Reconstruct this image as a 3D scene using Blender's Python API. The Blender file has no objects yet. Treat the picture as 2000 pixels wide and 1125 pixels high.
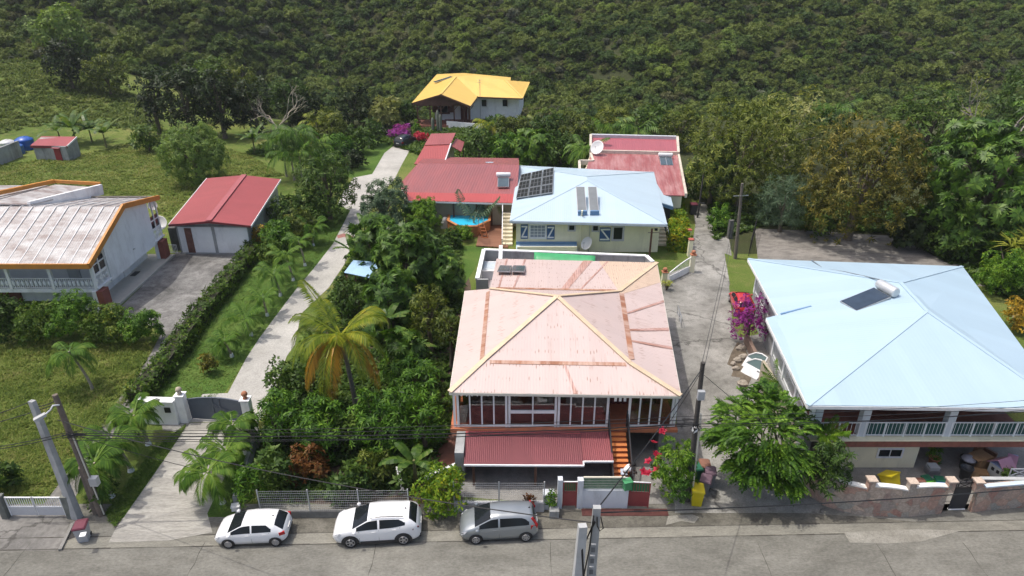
import bpy, math, random
import numpy as np
from mathutils import Vector, Matrix
SC = bpy.context.scene
COL = SC.collection
# ------------------------------------------------------------------ camera
CAMH, PITCH, FPX = 27.0, math.radians(26.0), 1350.0
cam_d = bpy.data.cameras.new("camera"); cam = bpy.data.objects.new("camera", cam_d); COL.objects.link(cam)
cam.location = (0, 0, CAMH); cam.rotation_euler = (math.pi/2-PITCH, 0, 0)
cam_d.sensor_width = 36; cam_d.lens = 36*FPX/2000; cam_d.clip_start = 0.5; cam_d.clip_end = 3000
SC.camera = cam
# ------------------------------------------------------------------ sky and sun
SUN = Vector((-0.38, 0.07, 1.0)).normalized()
world = bpy.data.worlds.new("World"); SC.world = world; world.use_nodes = True
wn = world.node_tree; sky = wn.nodes.new('ShaderNodeTexSky'); sky.sky_type = 'NISHITA'; sky.sun_disc = False
sky.sun_elevation = math.asin(SUN.z); sky.sun_rotation = math.atan2(SUN.x, SUN.y)
sky.air_density = 0.9; sky.dust_density = 5.0; sky.ozone_density = 1.0
wn.links.new(sky.outputs[0], wn.nodes['Background'].inputs[0]); wn.nodes['Background'].inputs[1].default_value = 0.15
sl = bpy.data.lights.new("sun", 'SUN'); sl.energy = 2.1; sl.angle = math.radians(0.55); sl.color = (1.0, 0.95, 0.87)
so = bpy.data.objects.new("sun", sl); COL.objects.link(so); so.location = (-40, 20, 120)
so.rotation_euler = SUN.to_track_quat('Z', 'Y').to_euler()
SC.view_settings.view_transform = 'Standard'; SC.view_settings.look = 'None'
SC.view_settings.exposure = 0.38; SC.view_settings.gamma = 1.0
SC.render.engine = 'CYCLES'
SC.cycles.max_bounces = 6; SC.cycles.transparent_max_bounces = 6

# ------------------------------------------------------------------ layout: a pixel of the photograph as a point at height h
def G(px, py, h=0.0):
    u, v = (px-1000)/FPX, (py-562.5)/FPX
    c, s = math.cos(PITCH), math.sin(PITCH)
    d = Vector((u, c - v*s, -s - v*c)); t = (h-CAMH)/d.z
    return Vector((d.x*t, d.y*t, h))
def GY(px, py, y):
    u, v = (px-1000)/FPX, (py-562.5)/FPX
    c, s = math.cos(PITCH), math.sin(PITCH)
    d = Vector((u, c - v*s, -s - v*c)); t = y/d.y
    return Vector((d.x*t, y, CAMH+d.z*t))
def lerp(a, b, t): return a+(b-a)*t
def sstep(a, b, x):
    t = max(0.0, min(1.0, (x-a)/(b-a))); return t*t*(3-2*t)
def T(x, y):                                             # terrain height
    z = 0.0
    if y > 105:
        left = sstep(-45, -95, x); 
        z -= 7*sstep(118, 158, y)*(1-left)
        z += left*max(0, y-112)*0.16
        n = 5*math.sin(x*0.045+1.3+0.01*y)+3*math.sin(x*0.11+0.4)
        up = max(0, y-166-n+0.0004*(x-40)**2*0.3)
        z += up*0.47*sstep(0, 22, up) + 4.5*sstep(10, 60, up)*math.sin(x*0.06+y*0.035+2)
    if x < -44: z += 0.0
    return z

# ------------------------------------------------------------------ materials
MATS = {}
def nd(nt, t, **k):
    n = nt.nodes.new(t)
    for a, v in k.items(): setattr(n, a, v)
    return n
def sock(nt, n, name, v):
    if hasattr(v, 'links'): nt.links.new(v, n.inputs[name])
    else: n.inputs[name].default_value = v
def c4(c): return (c[0], c[1], c[2], 1.0)
def mix(nt, f, a, b, mode='MIX'):
    n = nd(nt, 'ShaderNodeMix', data_type='RGBA', blend_type=mode)
    for i, v in ((0, f), (6, a), (7, b)):
        if hasattr(v, 'links'): nt.links.new(v, n.inputs[i])
        else: n.inputs[i].default_value = v if i == 0 else c4(v)
    return n.outputs[2]
def ramp(nt, f, stops):
    n = nd(nt, 'ShaderNodeValToRGB'); e = n.color_ramp.elements
    while len(e) < len(stops): e.new(0.5)
    for i, (p, c) in enumerate(stops):
        e[i].position = p; e[i].color = c4(c) if not isinstance(c, (int, float)) else (c, c, c, 1)
    nt.links.new(f, n.inputs[0]); return n.outputs[0]
def noise(nt, vec, scale, detail=4, rough=0.6, dist=0.0):
    n = nd(nt, 'ShaderNodeTexNoise'); n.inputs['Scale'].default_value = scale; n.inputs['Detail'].default_value = detail
    n.inputs['Roughness'].default_value = rough; n.inputs['Distortion'].default_value = dist
    if vec is not None: nt.links.new(vec, n.inputs['Vector'])
    return n.outputs['Fac']
def vscale(nt, vec, s, loc=(0, 0, 0), rot=(0, 0, 0)):
    n = nd(nt, 'ShaderNodeMapping'); n.inputs['Scale'].default_value = s; n.inputs['Location'].default_value = loc; n.inputs['Rotation'].default_value = rot
    nt.links.new(vec, n.inputs['Vector']); return n.outputs[0]
def start(name):
    m = bpy.data.materials.new(name); m.use_nodes = True; nt = m.node_tree
    return m, nt, nt.nodes['Principled BSDF']
def bump(nt, b, h, strength=0.3, dist=0.02):
    n = nd(nt, 'ShaderNodeBump'); n.inputs['Strength'].default_value = strength; n.inputs['Distance'].default_value = dist
    nt.links.new(h, n.inputs['Height']); nt.links.new(n.outputs[0], b.inputs['Normal'])
def pos(nt): return nd(nt, 'ShaderNodeNewGeometry').outputs['Position']
def M(name, col=None, rough=0.6, var=0.12, scale=1.5, metal=0.0, grime=0.0, bmp=0.0, spec=None):
    if name in MATS: return MATS[name]
    m, nt, b = start(name); p = pos(nt)
    f = noise(nt, p, scale, 5, 0.65)
    lo = [c*(1-var) for c in col]; hi = [min(1, c*(1+var)) for c in col]
    c = ramp(nt, f, [(0.3, lo), (0.7, hi)])
    if grime:
        g = noise(nt, vscale(nt, p, (0.9, 0.9, 0.25)), 1.1, 6, 0.7)
        c = mix(nt, ramp(nt, g, [(0.5, 0.0), (0.72, grime)]), c, (0.09, 0.085, 0.075))
    nt.links.new(c, b.inputs['Base Color']); b.inputs['Roughness'].default_value = rough; b.inputs['Metallic'].default_value = metal
    if spec is not None: b.inputs['Specular IOR Level'].default_value = spec
    if bmp: bump(nt, b, noise(nt, p, 25, 4), bmp, 0.01)
    MATS[name] = m; return m
def M_glass(name='window_glass', col=(0.02, 0.025, 0.03)):
    if name in MATS: return MATS[name]
    m, nt, b = start(name); b.inputs['Base Color'].default_value = c4(col); b.inputs['Roughness'].default_value = 0.08
    b.inputs['Specular IOR Level'].default_value = 0.3
    MATS[name] = m; return m
def M_paint(name, col, metal=0.0):
    if name in MATS: return MATS[name]
    m, nt, b = start(name); f = noise(nt, pos(nt), 3, 4)
    c = mix(nt, ramp(nt, f, [(0.4, 0.0), (0.8, 0.25)]), col, [x*0.8+0.02 for x in col])
    nt.links.new(c, b.inputs['Base Color'])
    b.inputs['Roughness'].default_value = 0.32; b.inputs['Metallic'].default_value = metal
    b.inputs['Coat Weight'].default_value = 0.6; b.inputs['Coat Roughness'].default_value = 0.06
    MATS[name] = m; return m
def M_conc(name, lo, hi, stain=(0.07, 0.068, 0.06), amt=0.6, streak=(1, 1, 1), scale=0.35, fine=14, bmp=0.25, crack=0.0, spots=0.5):
    """weathered concrete: broad stains, streaks along one way, fine grain, thin cracks"""
    if name in MATS: return MATS[name]
    m, nt, b = start(name); p = pos(nt); ps = vscale(nt, p, streak)
    big = noise(nt, ps, scale, 7, 0.68, 0.6); mid = noise(nt, ps, scale*5, 6, 0.7); fin = noise(nt, ps, fine, 5, 0.75)
    c = ramp(nt, big, [(0.32, lo), (0.66, hi)])
    c = mix(nt, ramp(nt, mid, [(spots, 0.0), (spots+0.28, amt)]), c, stain)
    c = mix(nt, 1.0, c, ramp(nt, fin, [(0.25, 0.62), (0.75, 1.25)]), 'MULTIPLY')
    h = fin
    if crack:
        v = nd(nt, 'ShaderNodeTexVoronoi', feature='DISTANCE_TO_EDGE'); v.inputs['Scale'].default_value = crack
        w = nd(nt, 'ShaderNodeVectorMath', operation='ADD'); nt.links.new(p, w.inputs[0])
        nn = nd(nt, 'ShaderNodeTexNoise'); nn.inputs['Scale'].default_value = 1.2; nn.inputs['Detail'].default_value = 5; nt.links.new(p, nn.inputs['Vector'])
        sc = nd(nt, 'ShaderNodeVectorMath', operation='SCALE'); sc.inputs[3].default_value = 1.6; nt.links.new(nn.outputs['Color'], sc.inputs[0])
        nt.links.new(sc.outputs[0], w.inputs[1]); nt.links.new(w.outputs[0], v.inputs['Vector'])
        c = mix(nt, ramp(nt, v.outputs['Distance'], [(0.0, 0.75), (0.012, 0.0)]), c, (0.045, 0.043, 0.038))
    nt.links.new(c, b.inputs['Base Color']); b.inputs['Roughness'].default_value = 0.85; b.inputs['Specular IOR Level'].default_value = 0.3
    bump(nt, b, h, bmp, 0.02); MATS[name] = m; return m
def M_grass(name, cols, scale=0.12, dry=(0.16, 0.13, 0.05), dryamt=0.4):
    if name in MATS: return MATS[name]
    m, nt, b = start(name); p = pos(nt)
    big = noise(nt, p, scale, 6, 0.65, 0.5); mid = noise(nt, p, scale*7, 6, 0.7); fin = noise(nt, p, 9, 5, 0.8)
    c = ramp(nt, big, [(0.3, cols[0]), (0.5, cols[1]), (0.7, cols[2])])
    c = mix(nt, ramp(nt, mid, [(0.5, 0.0), (0.72, dryamt)]), c, dry)
    c = mix(nt, 1.0, c, ramp(nt, fin, [(0.25, 0.45), (0.75, 1.5)]), 'MULTIPLY')
    nt.links.new(c, b.inputs['Base Color']); b.inputs['Roughness'].default_value = 0.9; b.inputs['Specular IOR Level'].default_value = 0.15
    bump(nt, b, fin, 0.9, 0.12); MATS[name] = m; return m
def M_leaf(name, cols, rough=0.45, trans=0.28, clump=0.5, spec=0.22):
    """foliage: colour differs leaf by leaf and branch by branch, some light passes through"""
    if name in MATS: return MATS[name]
    m, nt, b = start(name); g = nd(nt, 'ShaderNodeNewGeometry')
    r = g.outputs['Random Per Island']
    oi = nd(nt, 'ShaderNodeObjectInfo')
    big = noise(nt, g.outputs['Position'], clump, 3, 0.6)
    a = nd(nt, 'ShaderNodeMath', operation='MULTIPLY_ADD'); nt.links.new(r, a.inputs[0]); a.inputs[1].default_value = 0.5
    o = nd(nt, 'ShaderNodeMath', operation='MULTIPLY_ADD'); nt.links.new(big, o.inputs[0]); o.inputs[1].default_value = 1.1; o.inputs[2].default_value = -0.42
    nt.links.new(o.outputs[0], a.inputs[2])
    a2 = nd(nt, 'ShaderNodeMath', operation='MULTIPLY_ADD'); nt.links.new(oi.outputs['Random'], a2.inputs[0]); a2.inputs[1].default_value = 0.24; nt.links.new(a.outputs[0], a2.inputs[2])
    n = len(cols); c = ramp(nt, a2.outputs[0], [(0.12+0.76*i/(n-1), cols[i]) for i in range(n)])
    nt.links.new(c, b.inputs['Base Color']); b.inputs['Roughness'].default_value = rough; b.inputs['Specular IOR Level'].default_value = spec
    tr = nd(nt, 'ShaderNodeBsdfTranslucent'); hs = mix(nt, 1.0, c, (1.25, 1.3, 0.6), 'MULTIPLY'); nt.links.new(hs, tr.inputs[0])
    ms = nd(nt, 'ShaderNodeMixShader'); ms.inputs[0].default_value = trans
    nt.links.new(b.outputs[0], ms.inputs[1]); nt.links.new(tr.outputs[0], ms.inputs[2])
    nt.links.new(ms.outputs[0], nt.nodes['Material Output'].inputs[0]); MATS[name] = m; return m
def M_roof(name, col, col2=None, pitch=0.19, rust=0.0, rough=0.42, dirt=0.25, fixings=0.0, fade=None, fadeamt=0.0, bstr=0.5, sheet=0.85, fsc=(1.2, 0.22, 1)):
    """corrugated sheet roof; UV: u along the eave, v up the slope, metres"""
    if name in MATS: return MATS[name]
    m, nt, b = start(name); uv = nd(nt, 'ShaderNodeUVMap').outputs[0]; p = pos(nt)
    sx = nd(nt, 'ShaderNodeSeparateXYZ'); nt.links.new(uv, sx.inputs[0])
    big = noise(nt, p, 0.35, 5, 0.6); c = ramp(nt, big, [(0.3, col), (0.7, col2 or [x*0.9 for x in col])])
    fl = nd(nt, 'ShaderNodeMath', operation='DIVIDE'); nt.links.new(sx.outputs[0], fl.inputs[0]); fl.inputs[1].default_value = sheet
    ff = nd(nt, 'ShaderNodeMath', operation='FLOOR'); nt.links.new(fl.outputs[0], ff.inputs[0])
    wnz = nd(nt, 'ShaderNodeTexWhiteNoise', noise_dimensions='1D'); nt.links.new(ff.outputs[0], wnz.inputs['W'])
    c = mix(nt, 1.0, c, ramp(nt, wnz.outputs[0], [(0, 0.955), (1, 1.02)]), 'MULTIPLY')
    if fadeamt:
        c = mix(nt, ramp(nt, noise(nt, vscale(nt, uv, fsc), 1.0, 6, 0.7), [(0.42, 0.0), (0.62, fadeamt)]), c, fade)
    st = noise(nt, vscale(nt, uv, (3.5, 0.16, 1)), 1.0, 6, 0.75)
    c = mix(nt, ramp(nt, st, [(0.5, 0.0), (0.78, dirt)]), c, [x*0.45+0.02 for x in col])
    if rust:
        rs = noise(nt, vscale(nt, uv, (6.0, 0.1, 1), (7.3, 2.1, 0)), 1.0, 5, 0.7); rb = noise(nt, p, 0.5, 3)
        mm = nd(nt, 'ShaderNodeMath', operation='MULTIPLY'); nt.links.new(ramp(nt, rs, [(0.52, 0.0), (0.66, 1.0)]), mm.inputs[0]); nt.links.new(ramp(nt, rb, [(0.5, 0.0), (0.68, 1.0)]), mm.inputs[1])
        m3 = nd(nt, 'ShaderNodeMath', operation='MULTIPLY'); nt.links.new(mm.outputs[0], m3.inputs[0]); m3.inputs[1].default_value = rust
        c = mix(nt, m3.outputs[0], c, (0.27, 0.12, 0.07))
    if fixings:                                            # rows of rusty screw heads across the slope
        vx = vscale(nt, uv, (5.2, 1.0, 1)); v = nd(nt, 'ShaderNodeTexVoronoi'); v.inputs['Scale'].default_value = 1.0; v.inputs['Randomness'].default_value = 0.25
        nt.links.new(vx, v.inputs['Vector'])
        mk = noise(nt, p, 1.1, 3)
        mm = nd(nt, 'ShaderNodeMath', operation='MULTIPLY'); nt.links.new(ramp(nt, v.outputs['Distance'], [(0.13, 1.0), (0.2, 0.0)]), mm.inputs[0]); nt.links.new(ramp(nt, mk, [(0.42, 0.0), (0.55, fixings)]), mm.inputs[1])
        c = mix(nt, mm.outputs[0], c, (0.3, 0.17, 0.12))
    nt.links.new(c, b.inputs['Base Color']); b.inputs['Roughness'].default_value = rough
    w = nd(nt, 'ShaderNodeMath', operation='MULTIPLY'); nt.links.new(sx.outputs[0], w.inputs[0]); w.inputs[1].default_value = 2*math.pi/pitch
    s = nd(nt, 'ShaderNodeMath', operation='SINE'); nt.links.new(w.outputs[0], s.inputs[0])
    bump(nt, b, s.outputs[0], bstr, 0.02); MATS[name] = m; return m

# ------------------------------------------------------------------ objects
def tag(o, label=None, cat=None, group=None, kind=None):
    if label: o['label'] = label
    if cat: o['category'] = cat
    if group: o['group'] = group
    if kind: o['kind'] = kind
    return o
def thing(name, label, cat, loc=(0, 0, 0), group=None, rz=0.0):
    o = bpy.data.objects.new(name, None); COL.objects.link(o); o.empty_display_size = 0.3
    o.location = loc; o.rotation_euler = (0, 0, rz); return tag(o, label, cat, group)
def origin(parent):
    v = Vector((0, 0, 0))
    while parent is not None:
        v += Vector(parent.location); parent = parent.parent
    return v
def copy_tree(o, parent=None):
    c = o.copy(); COL.objects.link(c); c.parent = parent
    for ch in o.children: copy_tree(ch, c)
    return c
def fastmesh(name, V, F, mats, smooth=False, uv=None, midx=None):
    """V (n,3), F (m,4) or (m,3) arrays"""
    me = bpy.data.meshes.new(name); V = np.asarray(V, np.float32); F = np.asarray(F, np.int32); k = F.shape[1]
    me.vertices.add(len(V)); me.vertices.foreach_set('co', V.ravel())
    me.loops.add(F.size); me.loops.foreach_set('vertex_index', F.ravel())
    me.polygons.add(len(F)); me.polygons.foreach_set('loop_start', np.arange(0, F.size, k, dtype=np.int32))
    if smooth: me.polygons.foreach_set('use_smooth', np.ones(len(F), bool))
    for m in (mats if isinstance(mats, (list, tuple)) else [mats]): me.materials.append(m)
    if midx is not None: me.polygons.foreach_set('material_index', np.asarray(midx, np.int32))
    me.update(calc_edges=True); return me
def link(name, me, parent=None, loc=(0, 0, 0)):
    o = bpy.data.objects.new(name, me); COL.objects.link(o)
    if parent is not None: o.parent = parent
    o.location = loc; return o
class MB:
    """collects boxes, bars, tubes and sheets into one mesh; world=True means coordinates are world ones"""
    def __init__(s): s.v = []; s.f = []; s.uv = {}; s.sm = []; s.cuts = []
    def add(s, vs, fs, smooth=False):
        o = len(s.v); s.cuts.append((o, len(s.f))); s.v += [tuple(v) for v in vs]
        for f in fs: s.f.append(tuple(i+o for i in f)); s.sm.append(smooth)
        return s
    def box(s, c, d, rz=0.0, top=1.0):
        x, y, z = d[0]/2, d[1]/2, d[2]/2; ca, sa = math.cos(rz), math.sin(rz); vs = []
        for k, sz in ((1, -z), (top, z)):
            for a, b in ((-x, -y), (x, -y), (x, y), (-x, y)):
                a *= k; b *= k; vs.append((c[0]+a*ca-b*sa, c[1]+a*sa+b*ca, c[2]+sz))
        return s.add(vs, [(3, 2, 1, 0), (4, 5, 6, 7), (0, 1, 5, 4), (1, 2, 6, 5), (2, 3, 7, 6), (3, 0, 4, 7)])
    def beam(s, a, b, w, h, up=Vector((0, 0, 1))):
        a = Vector(a); b = Vector(b); d = (b-a).normalized(); r = d.cross(up)
        if r.length < 1e-4: r = d.cross(Vector((0, 1, 0)))
        r.normalize(); u = r.cross(d); vs = []
        for p in (a, b):
            for i, j in ((-1, -1), (1, -1), (1, 1), (-1, 1)): vs.append(p+r*(w/2*i)+u*(h/2*j))
        return s.add(vs, [(0, 1, 2, 3), (7, 6, 5, 4), (0, 4, 5, 1), (1, 5, 6, 2), (2, 6, 7, 3), (3, 7, 4, 0)])
    def prism(s, poly, z0, z1):
        n = len(poly); ar = sum(poly[i][0]*poly[(i+1) % n][1]-poly[(i+1) % n][0]*poly[i][1] for i in range(n))
        if ar < 0: poly = poly[::-1]
        zt = (lambda p: z1) if not callable(z1) else z1
        vs = [(p[0], p[1], z0) for p in poly]+[(p[0], p[1], zt(p)) for p in poly]
        return s.add(vs, [tuple(range(n-1, -1, -1)), tuple(range(n, 2*n))]+[(i, (i+1) % n, (i+1) % n+n, i+n) for i in range(n)])
    def tube(s, pts, r, n=8, caps=True):
        pts = [Vector(p) for p in pts]; rs = r if isinstance(r, (list, tuple)) else [r]*len(pts); vs = []; fs = []
        for i, p in enumerate(pts):
            d = (pts[min(i+1, len(pts)-1)]-pts[max(i-1, 0)]).normalized(); a = d.cross(Vector((0.13, 0.21, 1)) if abs(d.z) < 0.97 else Vector((1, 0.1, 0))).normalized(); b = d.cross(a)
            for k in range(n):
                t = 2*math.pi*k/n; vs.append(p+(a*math.cos(t)+b*math.sin(t))*rs[i])
        for i in range(len(pts)-1):
            for k in range(n): fs.append((i*n+k, (i+1)*n+k, (i+1)*n+(k+1) % n, i*n+(k+1) % n))
        s.add(vs, fs, n > 5)
        if caps: s.add(vs[:n], [tuple(range(n-1, -1, -1))]); s.add(vs[-n:], [tuple(range(n))])
        return s
    def lathe(s, c, prof, n=16, sx=1, sy=1):
        vs = []; fs = []
        for r, z in prof:
            for k in range(n):
                t = 2*math.pi*k/n; vs.append((c[0]+r*sx*math.cos(t), c[1]+r*sy*math.sin(t), c[2]+z))
        for i in range(len(prof)-1):
            for k in range(n): fs.append((i*n+k, i*n+(k+1) % n, (i+1)*n+(k+1) % n, (i+1)*n+k))
        s.add(vs, fs, n > 6); s.add(vs[:n], [tuple(range(n-1, -1, -1))]); s.add(vs[-n:], [tuple(range(n))]); return s
    def sheet(s, pts, uv=None): return s.add(pts, [tuple(range(len(pts)))])
    def facets(s, facets, th=0.09):
        """roof faces with thickness and slope UVs"""
        from collections import Counter
        key = lambda p: (round(p[0], 3), round(p[1], 3), round(p[2], 3)); cnt = Counter(); 
        for f in facets:
            for i in range(len(f)): cnt[frozenset((key(f[i]), key(f[(i+1) % len(f)])))] += 1
        for f in facets:
            f = [Vector(p) for p in f]; n = Vector((0, 0, 0))
            for i in range(1, len(f)-1): n += (f[i]-f[0]).cross(f[i+1]-f[0])
            if n.z < 0: f = f[::-1]; n = -n
            n.normalize(); hz = Vector((0, 0, 1)).cross(n)
            hz = hz.normalized() if hz.length > 1e-3 else Vector((1, 0, 0)); upv = n.cross(hz)
            s.uv[len(s.f)] = [(p.dot(hz), p.dot(upv)) for p in f]
            s.add(f, [tuple(range(len(f)))])
            lo = [p-Vector((0, 0, th)) for p in f]; s.add(lo, [tuple(range(len(f)-1, -1, -1))])
            for i in range(len(f)):
                j = (i+1) % len(f)
                if cnt[frozenset((key(f[i]), key(f[j])))] == 1: s.add([lo[i], lo[j], f[j], f[i]], [(0, 1, 2, 3)])
        return s
    def each(s, name, mat, parent=None, local=False):
        """every piece added becomes an object of its own"""
        ends = s.cuts[1:]+[(len(s.v), len(s.f))]; out = []
        for (v0, f0), (v1, f1) in zip(s.cuts, ends):
            b = MB(); b.add(s.v[v0:v1], [tuple(i-v0 for i in f) for f in s.f[f0:f1]]); out.append(b.build(name, mat, parent, local))
        return out
    def build(s, name, mat, parent=None, local=False, smooth=None):
        me = bpy.data.meshes.new(name); o0 = origin(parent) if (parent is not None and not local) else Vector((0, 0, 0))
        me.from_pydata([(v[0]-o0.x, v[1]-o0.y, v[2]-o0.z) for v in s.v], [], s.f)
        me.materials.append(mat)
        if s.uv:
            l = me.uv_layers.new(name='UVMap')
            for fi, co in s.uv.items():
                p = me.polygons[fi]
                for k, li in enumerate(p.loop_indices): l.data[li].uv = co[k]
        me.polygons.foreach_set('use_smooth', s.sm if smooth is None else [smooth]*len(s.f))
        me.update(); return link(name, me, parent)
def ground_sheet(name, mat, pts, z=0.004):
    """flat sheet on the ground from pixel outline"""
    b = MB(); P = [G(*p) if len(p) == 2 else Vector(p) for p in pts]
    b.sheet([(p.x, p.y, z) for p in P][::-1])
    me_o = b.build(name, mat)
    me = me_o.data
    if me.polygons[0].normal.z < 0: me.flip_normals()
    return tag(me_o, kind='structure')
# ================================================================== materials used all over
WHITE = M('white_paint', (0.85, 0.86, 0.86), 0.5, 0.05, 1.2, grime=0.25)
WHITED = M('weathered_white_wall', (0.78, 0.81, 0.83), 0.7, 0.06, 0.8, grime=0.28)
CREAM = M('cream_wall', (0.9, 0.85, 0.62), 0.7, 0.06, 0.7, grime=0.16)
GREYW = M('grey_render', (0.33, 0.34, 0.34), 0.8, 0.2, 0.9, grime=0.7, bmp=0.2)
DARK = M('void_shade', (0.03, 0.028, 0.027), 0.8, 0.3)
BLACK = M('black_metal', (0.02, 0.02, 0.022), 0.45, 0.2)
STEEL = M('galvanised_metal', (0.5, 0.51, 0.52), 0.35, 0.1, metal=0.8)
TERRA = M('terracotta', (0.42, 0.17, 0.09), 0.8, 0.15, 3)
ORANGE = M('orange_trim', (0.56, 0.23, 0.04), 0.5, 0.1, 1, grime=0.15)
BRICKRED = M('brick_red_paint', (0.24, 0.075, 0.055), 0.7, 0.2, 1.2, grime=0.2)
MAROON = M('maroon_timber', (0.13, 0.035, 0.028), 0.6, 0.25, 2)
BROWNT = M('brown_timber', (0.1, 0.045, 0.03), 0.6, 0.3, 2)
GLASS = M_glass()
TREADS = M('orange_tile', (0.62, 0.22, 0.07), 0.55, 0.12, 2)
CONC = M_conc('yard_concrete', (0.2, 0.195, 0.18), (0.34, 0.33, 0.31), amt=0.5)
PVBLUE = M('collector_absorber', (0.07, 0.1, 0.12), 0.15, 0.2, 1)
BARK = M('bark', (0.13, 0.105, 0.08), 0.9, 0.3, 6, bmp=0.5)
BARKP = M('pale_bark', (0.32, 0.28, 0.22), 0.9, 0.25, 6)

# ================================================================== ground and hill
def make_ground():
    xs = np.concatenate([np.linspace(-420, -130, 60), np.linspace(-126, 140, 134), np.linspace(145, 420, 56)])
    ys = np.concatenate([np.linspace(-60, 100, 40), np.linspace(103, 330, 110), np.linspace(336, 520, 24)])
    V = np.array([(x, y, T(x, y)) for y in ys for x in xs], np.float32); nx, ny = len(xs), len(ys)
    i = np.arange(nx-1)[None, :]+nx*np.arange(ny-1)[:, None]; i = i.ravel()
    F = np.stack([i, i+1, i+1+nx, i+nx], 1)
    cy = V[F].mean(1)
    m = M_grass('field_grass', [(0.075, 0.12, 0.022), (0.125, 0.178, 0.036), (0.195, 0.21, 0.06)], 0.11, (0.24, 0.2, 0.09), 0.55)
    f2 = M_grass('forest_floor', [(0.045, 0.055, 0.022), (0.055, 0.066, 0.026), (0.07, 0.075, 0.032)], 0.1, (0.06, 0.05, 0.03), 0.5)
    hillf = (cy[:, 1] > 150) & (cy[:, 1] > 112+0.0*cy[:, 0]) | ((cy[:, 1] > 118) & (cy[:, 0] > -40)) | ((cy[:, 1] > 62) & (cy[:, 0] > 22))
    near = ~hillf
    o1 = link('ground', fastmesh('ground', V, F[near], m, True)); tag(o1, kind='structure')
    o2 = link('hill', fastmesh('hill', V, F[hillf], f2, True)); tag(o2, kind='structure')
    return o2
HILL = make_ground()
STREET = M_conc('street_concrete', (0.135, 0.132, 0.114), (0.25, 0.244, 0.213), (0.085, 0.08, 0.065), 0.5, (0.5, 1.0, 1), 0.4, 11, 0.9, 0.0, 0.47)
yT = G(1000, 1000).y
def street():
    b = MB(); b.sheet([(-160, -40, 0.004), (160, -40, 0.004), (160, yT+0.6, 0.004), (-160, yT+0.6, 0.004)]); tag(b.build('street', STREET), kind='structure')
    gm = M_conc('gutter_concrete', (0.17, 0.165, 0.14), (0.3, 0.29, 0.245), (0.11, 0.105, 0.085), 0.7, (0.5, 1.5, 1), 0.6, 15, 0.5, 0.0, 0.5)
    a0, a1 = G(0, 1075), G(2000, 1036); c0, c1 = G(0, 1052), G(2000, 1016)
    def L(p, q, x): return p.y+(q.y-p.y)*(x-p.x)/(q.x-p.x)
    pts = [(x, L(a0, a1, x), 0.008) for x in (-160, 160)]+[(x, L(c0, c1, x), 0.008) for x in (160, -160)]
    b = MB(); b.sheet(pts); tag(b.build('gutter_strip', gm), kind='structure')
    b = MB(); rnd = random.Random(3)
    for base, z in (((a0, a1), 0.012), ((c0, c1), 0.012)):
        x = -60.0
        while x < 70:
            n = x+rnd.uniform(0.5, 2.2); w0, w1 = rnd.uniform(0.006, 0.045), rnd.uniform(0.006, 0.045); y0, y1 = L(*base, x), L(*base, n)
            b.sheet([(x, y0-w0, z), (n, y1-w1, z), (n, y1+w1, z), (x, y0+w0, z)]); x = n
    for px in (60, 400, 735, 1075, 1480, 1710, 1880):                       # joints across the slabs
        p = G(px, 1060); x = p.x; y = p.y
        while y > 18:
            n = y-rnd.uniform(.3, .9); xn = p.x+rnd.uniform(-.05, .05); w = rnd.uniform(.006, .018)
            b.sheet([(xn-w, n, .012), (xn+w, n, .012), (x+w, y, .012), (x-w, y, .012)]); x, y = xn, n
    tag(b.build('road_joints', M('joint_dirt', (0.07, 0.065, 0.055), 0.95, 0.3, 4)), kind='structure')
street()
SHO = M_conc('shoulder_concrete', (0.105, 0.1, 0.082), (0.19, 0.18, 0.15), (0.06, 0.056, 0.045), 0.8, (0.7, 1.0, 1), 0.5, 13, 0.7, 0.0, 0.44)
ground_sheet('street_shoulder', SHO, [(420, 1043), (640, 1040), (900, 1036), (1200, 1031), (1500, 1026), (1790, 1020), (1700, 1010), (1560, 1002), (1420, 985), (1380, 1000), (1300, 994), (1080, 996), (880, 1003), (640, 1008), (500, 1014), (425, 1022)], 0.0065)
PATCH = M_conc('road_patch_concrete', (0.21, 0.2, 0.17), (0.33, 0.32, 0.28), (0.12, 0.115, 0.095), 0.6, (1, 1, 1), 0.8, 15, 0.6, 0.0, 0.48)
ground_sheet('road_patch', PATCH, [(1648, 1040), (1790, 1034), (1880, 1036), (1800, 1058), (1730, 1062), (1660, 1060)], 0.014)
ground_sheet('road_patch', PATCH, [(1305, 1008), (1352, 1005), (1366, 1010), (1356, 1022), (1330, 1018), (1300, 1026)], 0.014)
DRIVE = M_conc('driveway_concrete', (0.36, 0.35, 0.32), (0.52, 0.505, 0.465), (0.24, 0.23, 0.2), 0.4, (1, 1, 1), 0.25, 8, 0.15, 0.0, 0.52)
LOWDRIVE = M_conc('lower_driveway_concrete', (0.27, 0.26, 0.235), (0.46, 0.445, 0.4), (0.15, 0.145, 0.125), 0.65, (0.35, 2.2, 1), 0.5, 12, 0.5, 0.0, 0.48)
PATH = M_conc('old_path_concrete', (0.15, 0.145, 0.135), (0.27, 0.26, 0.24), (0.06, 0.06, 0.05), 0.7, (1, 1, 1), 0.5, 10, 0.4, 0.12, 0.47)
FORE = M_conc('forecourt_concrete', (0.085, 0.083, 0.08), (0.3, 0.295, 0.28), (0.05, 0.048, 0.045), 0.75, (1, 1, 1), 0.3, 8, 0.3, 0.0, 0.46)
LANE = M_conc('lane_concrete', (0.16, 0.157, 0.14), (0.38, 0.37, 0.34), (0.1, 0.096, 0.085), 0.8, (1, 1, 1), 0.25, 12, 0.4, 0.1, 0.48)
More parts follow.
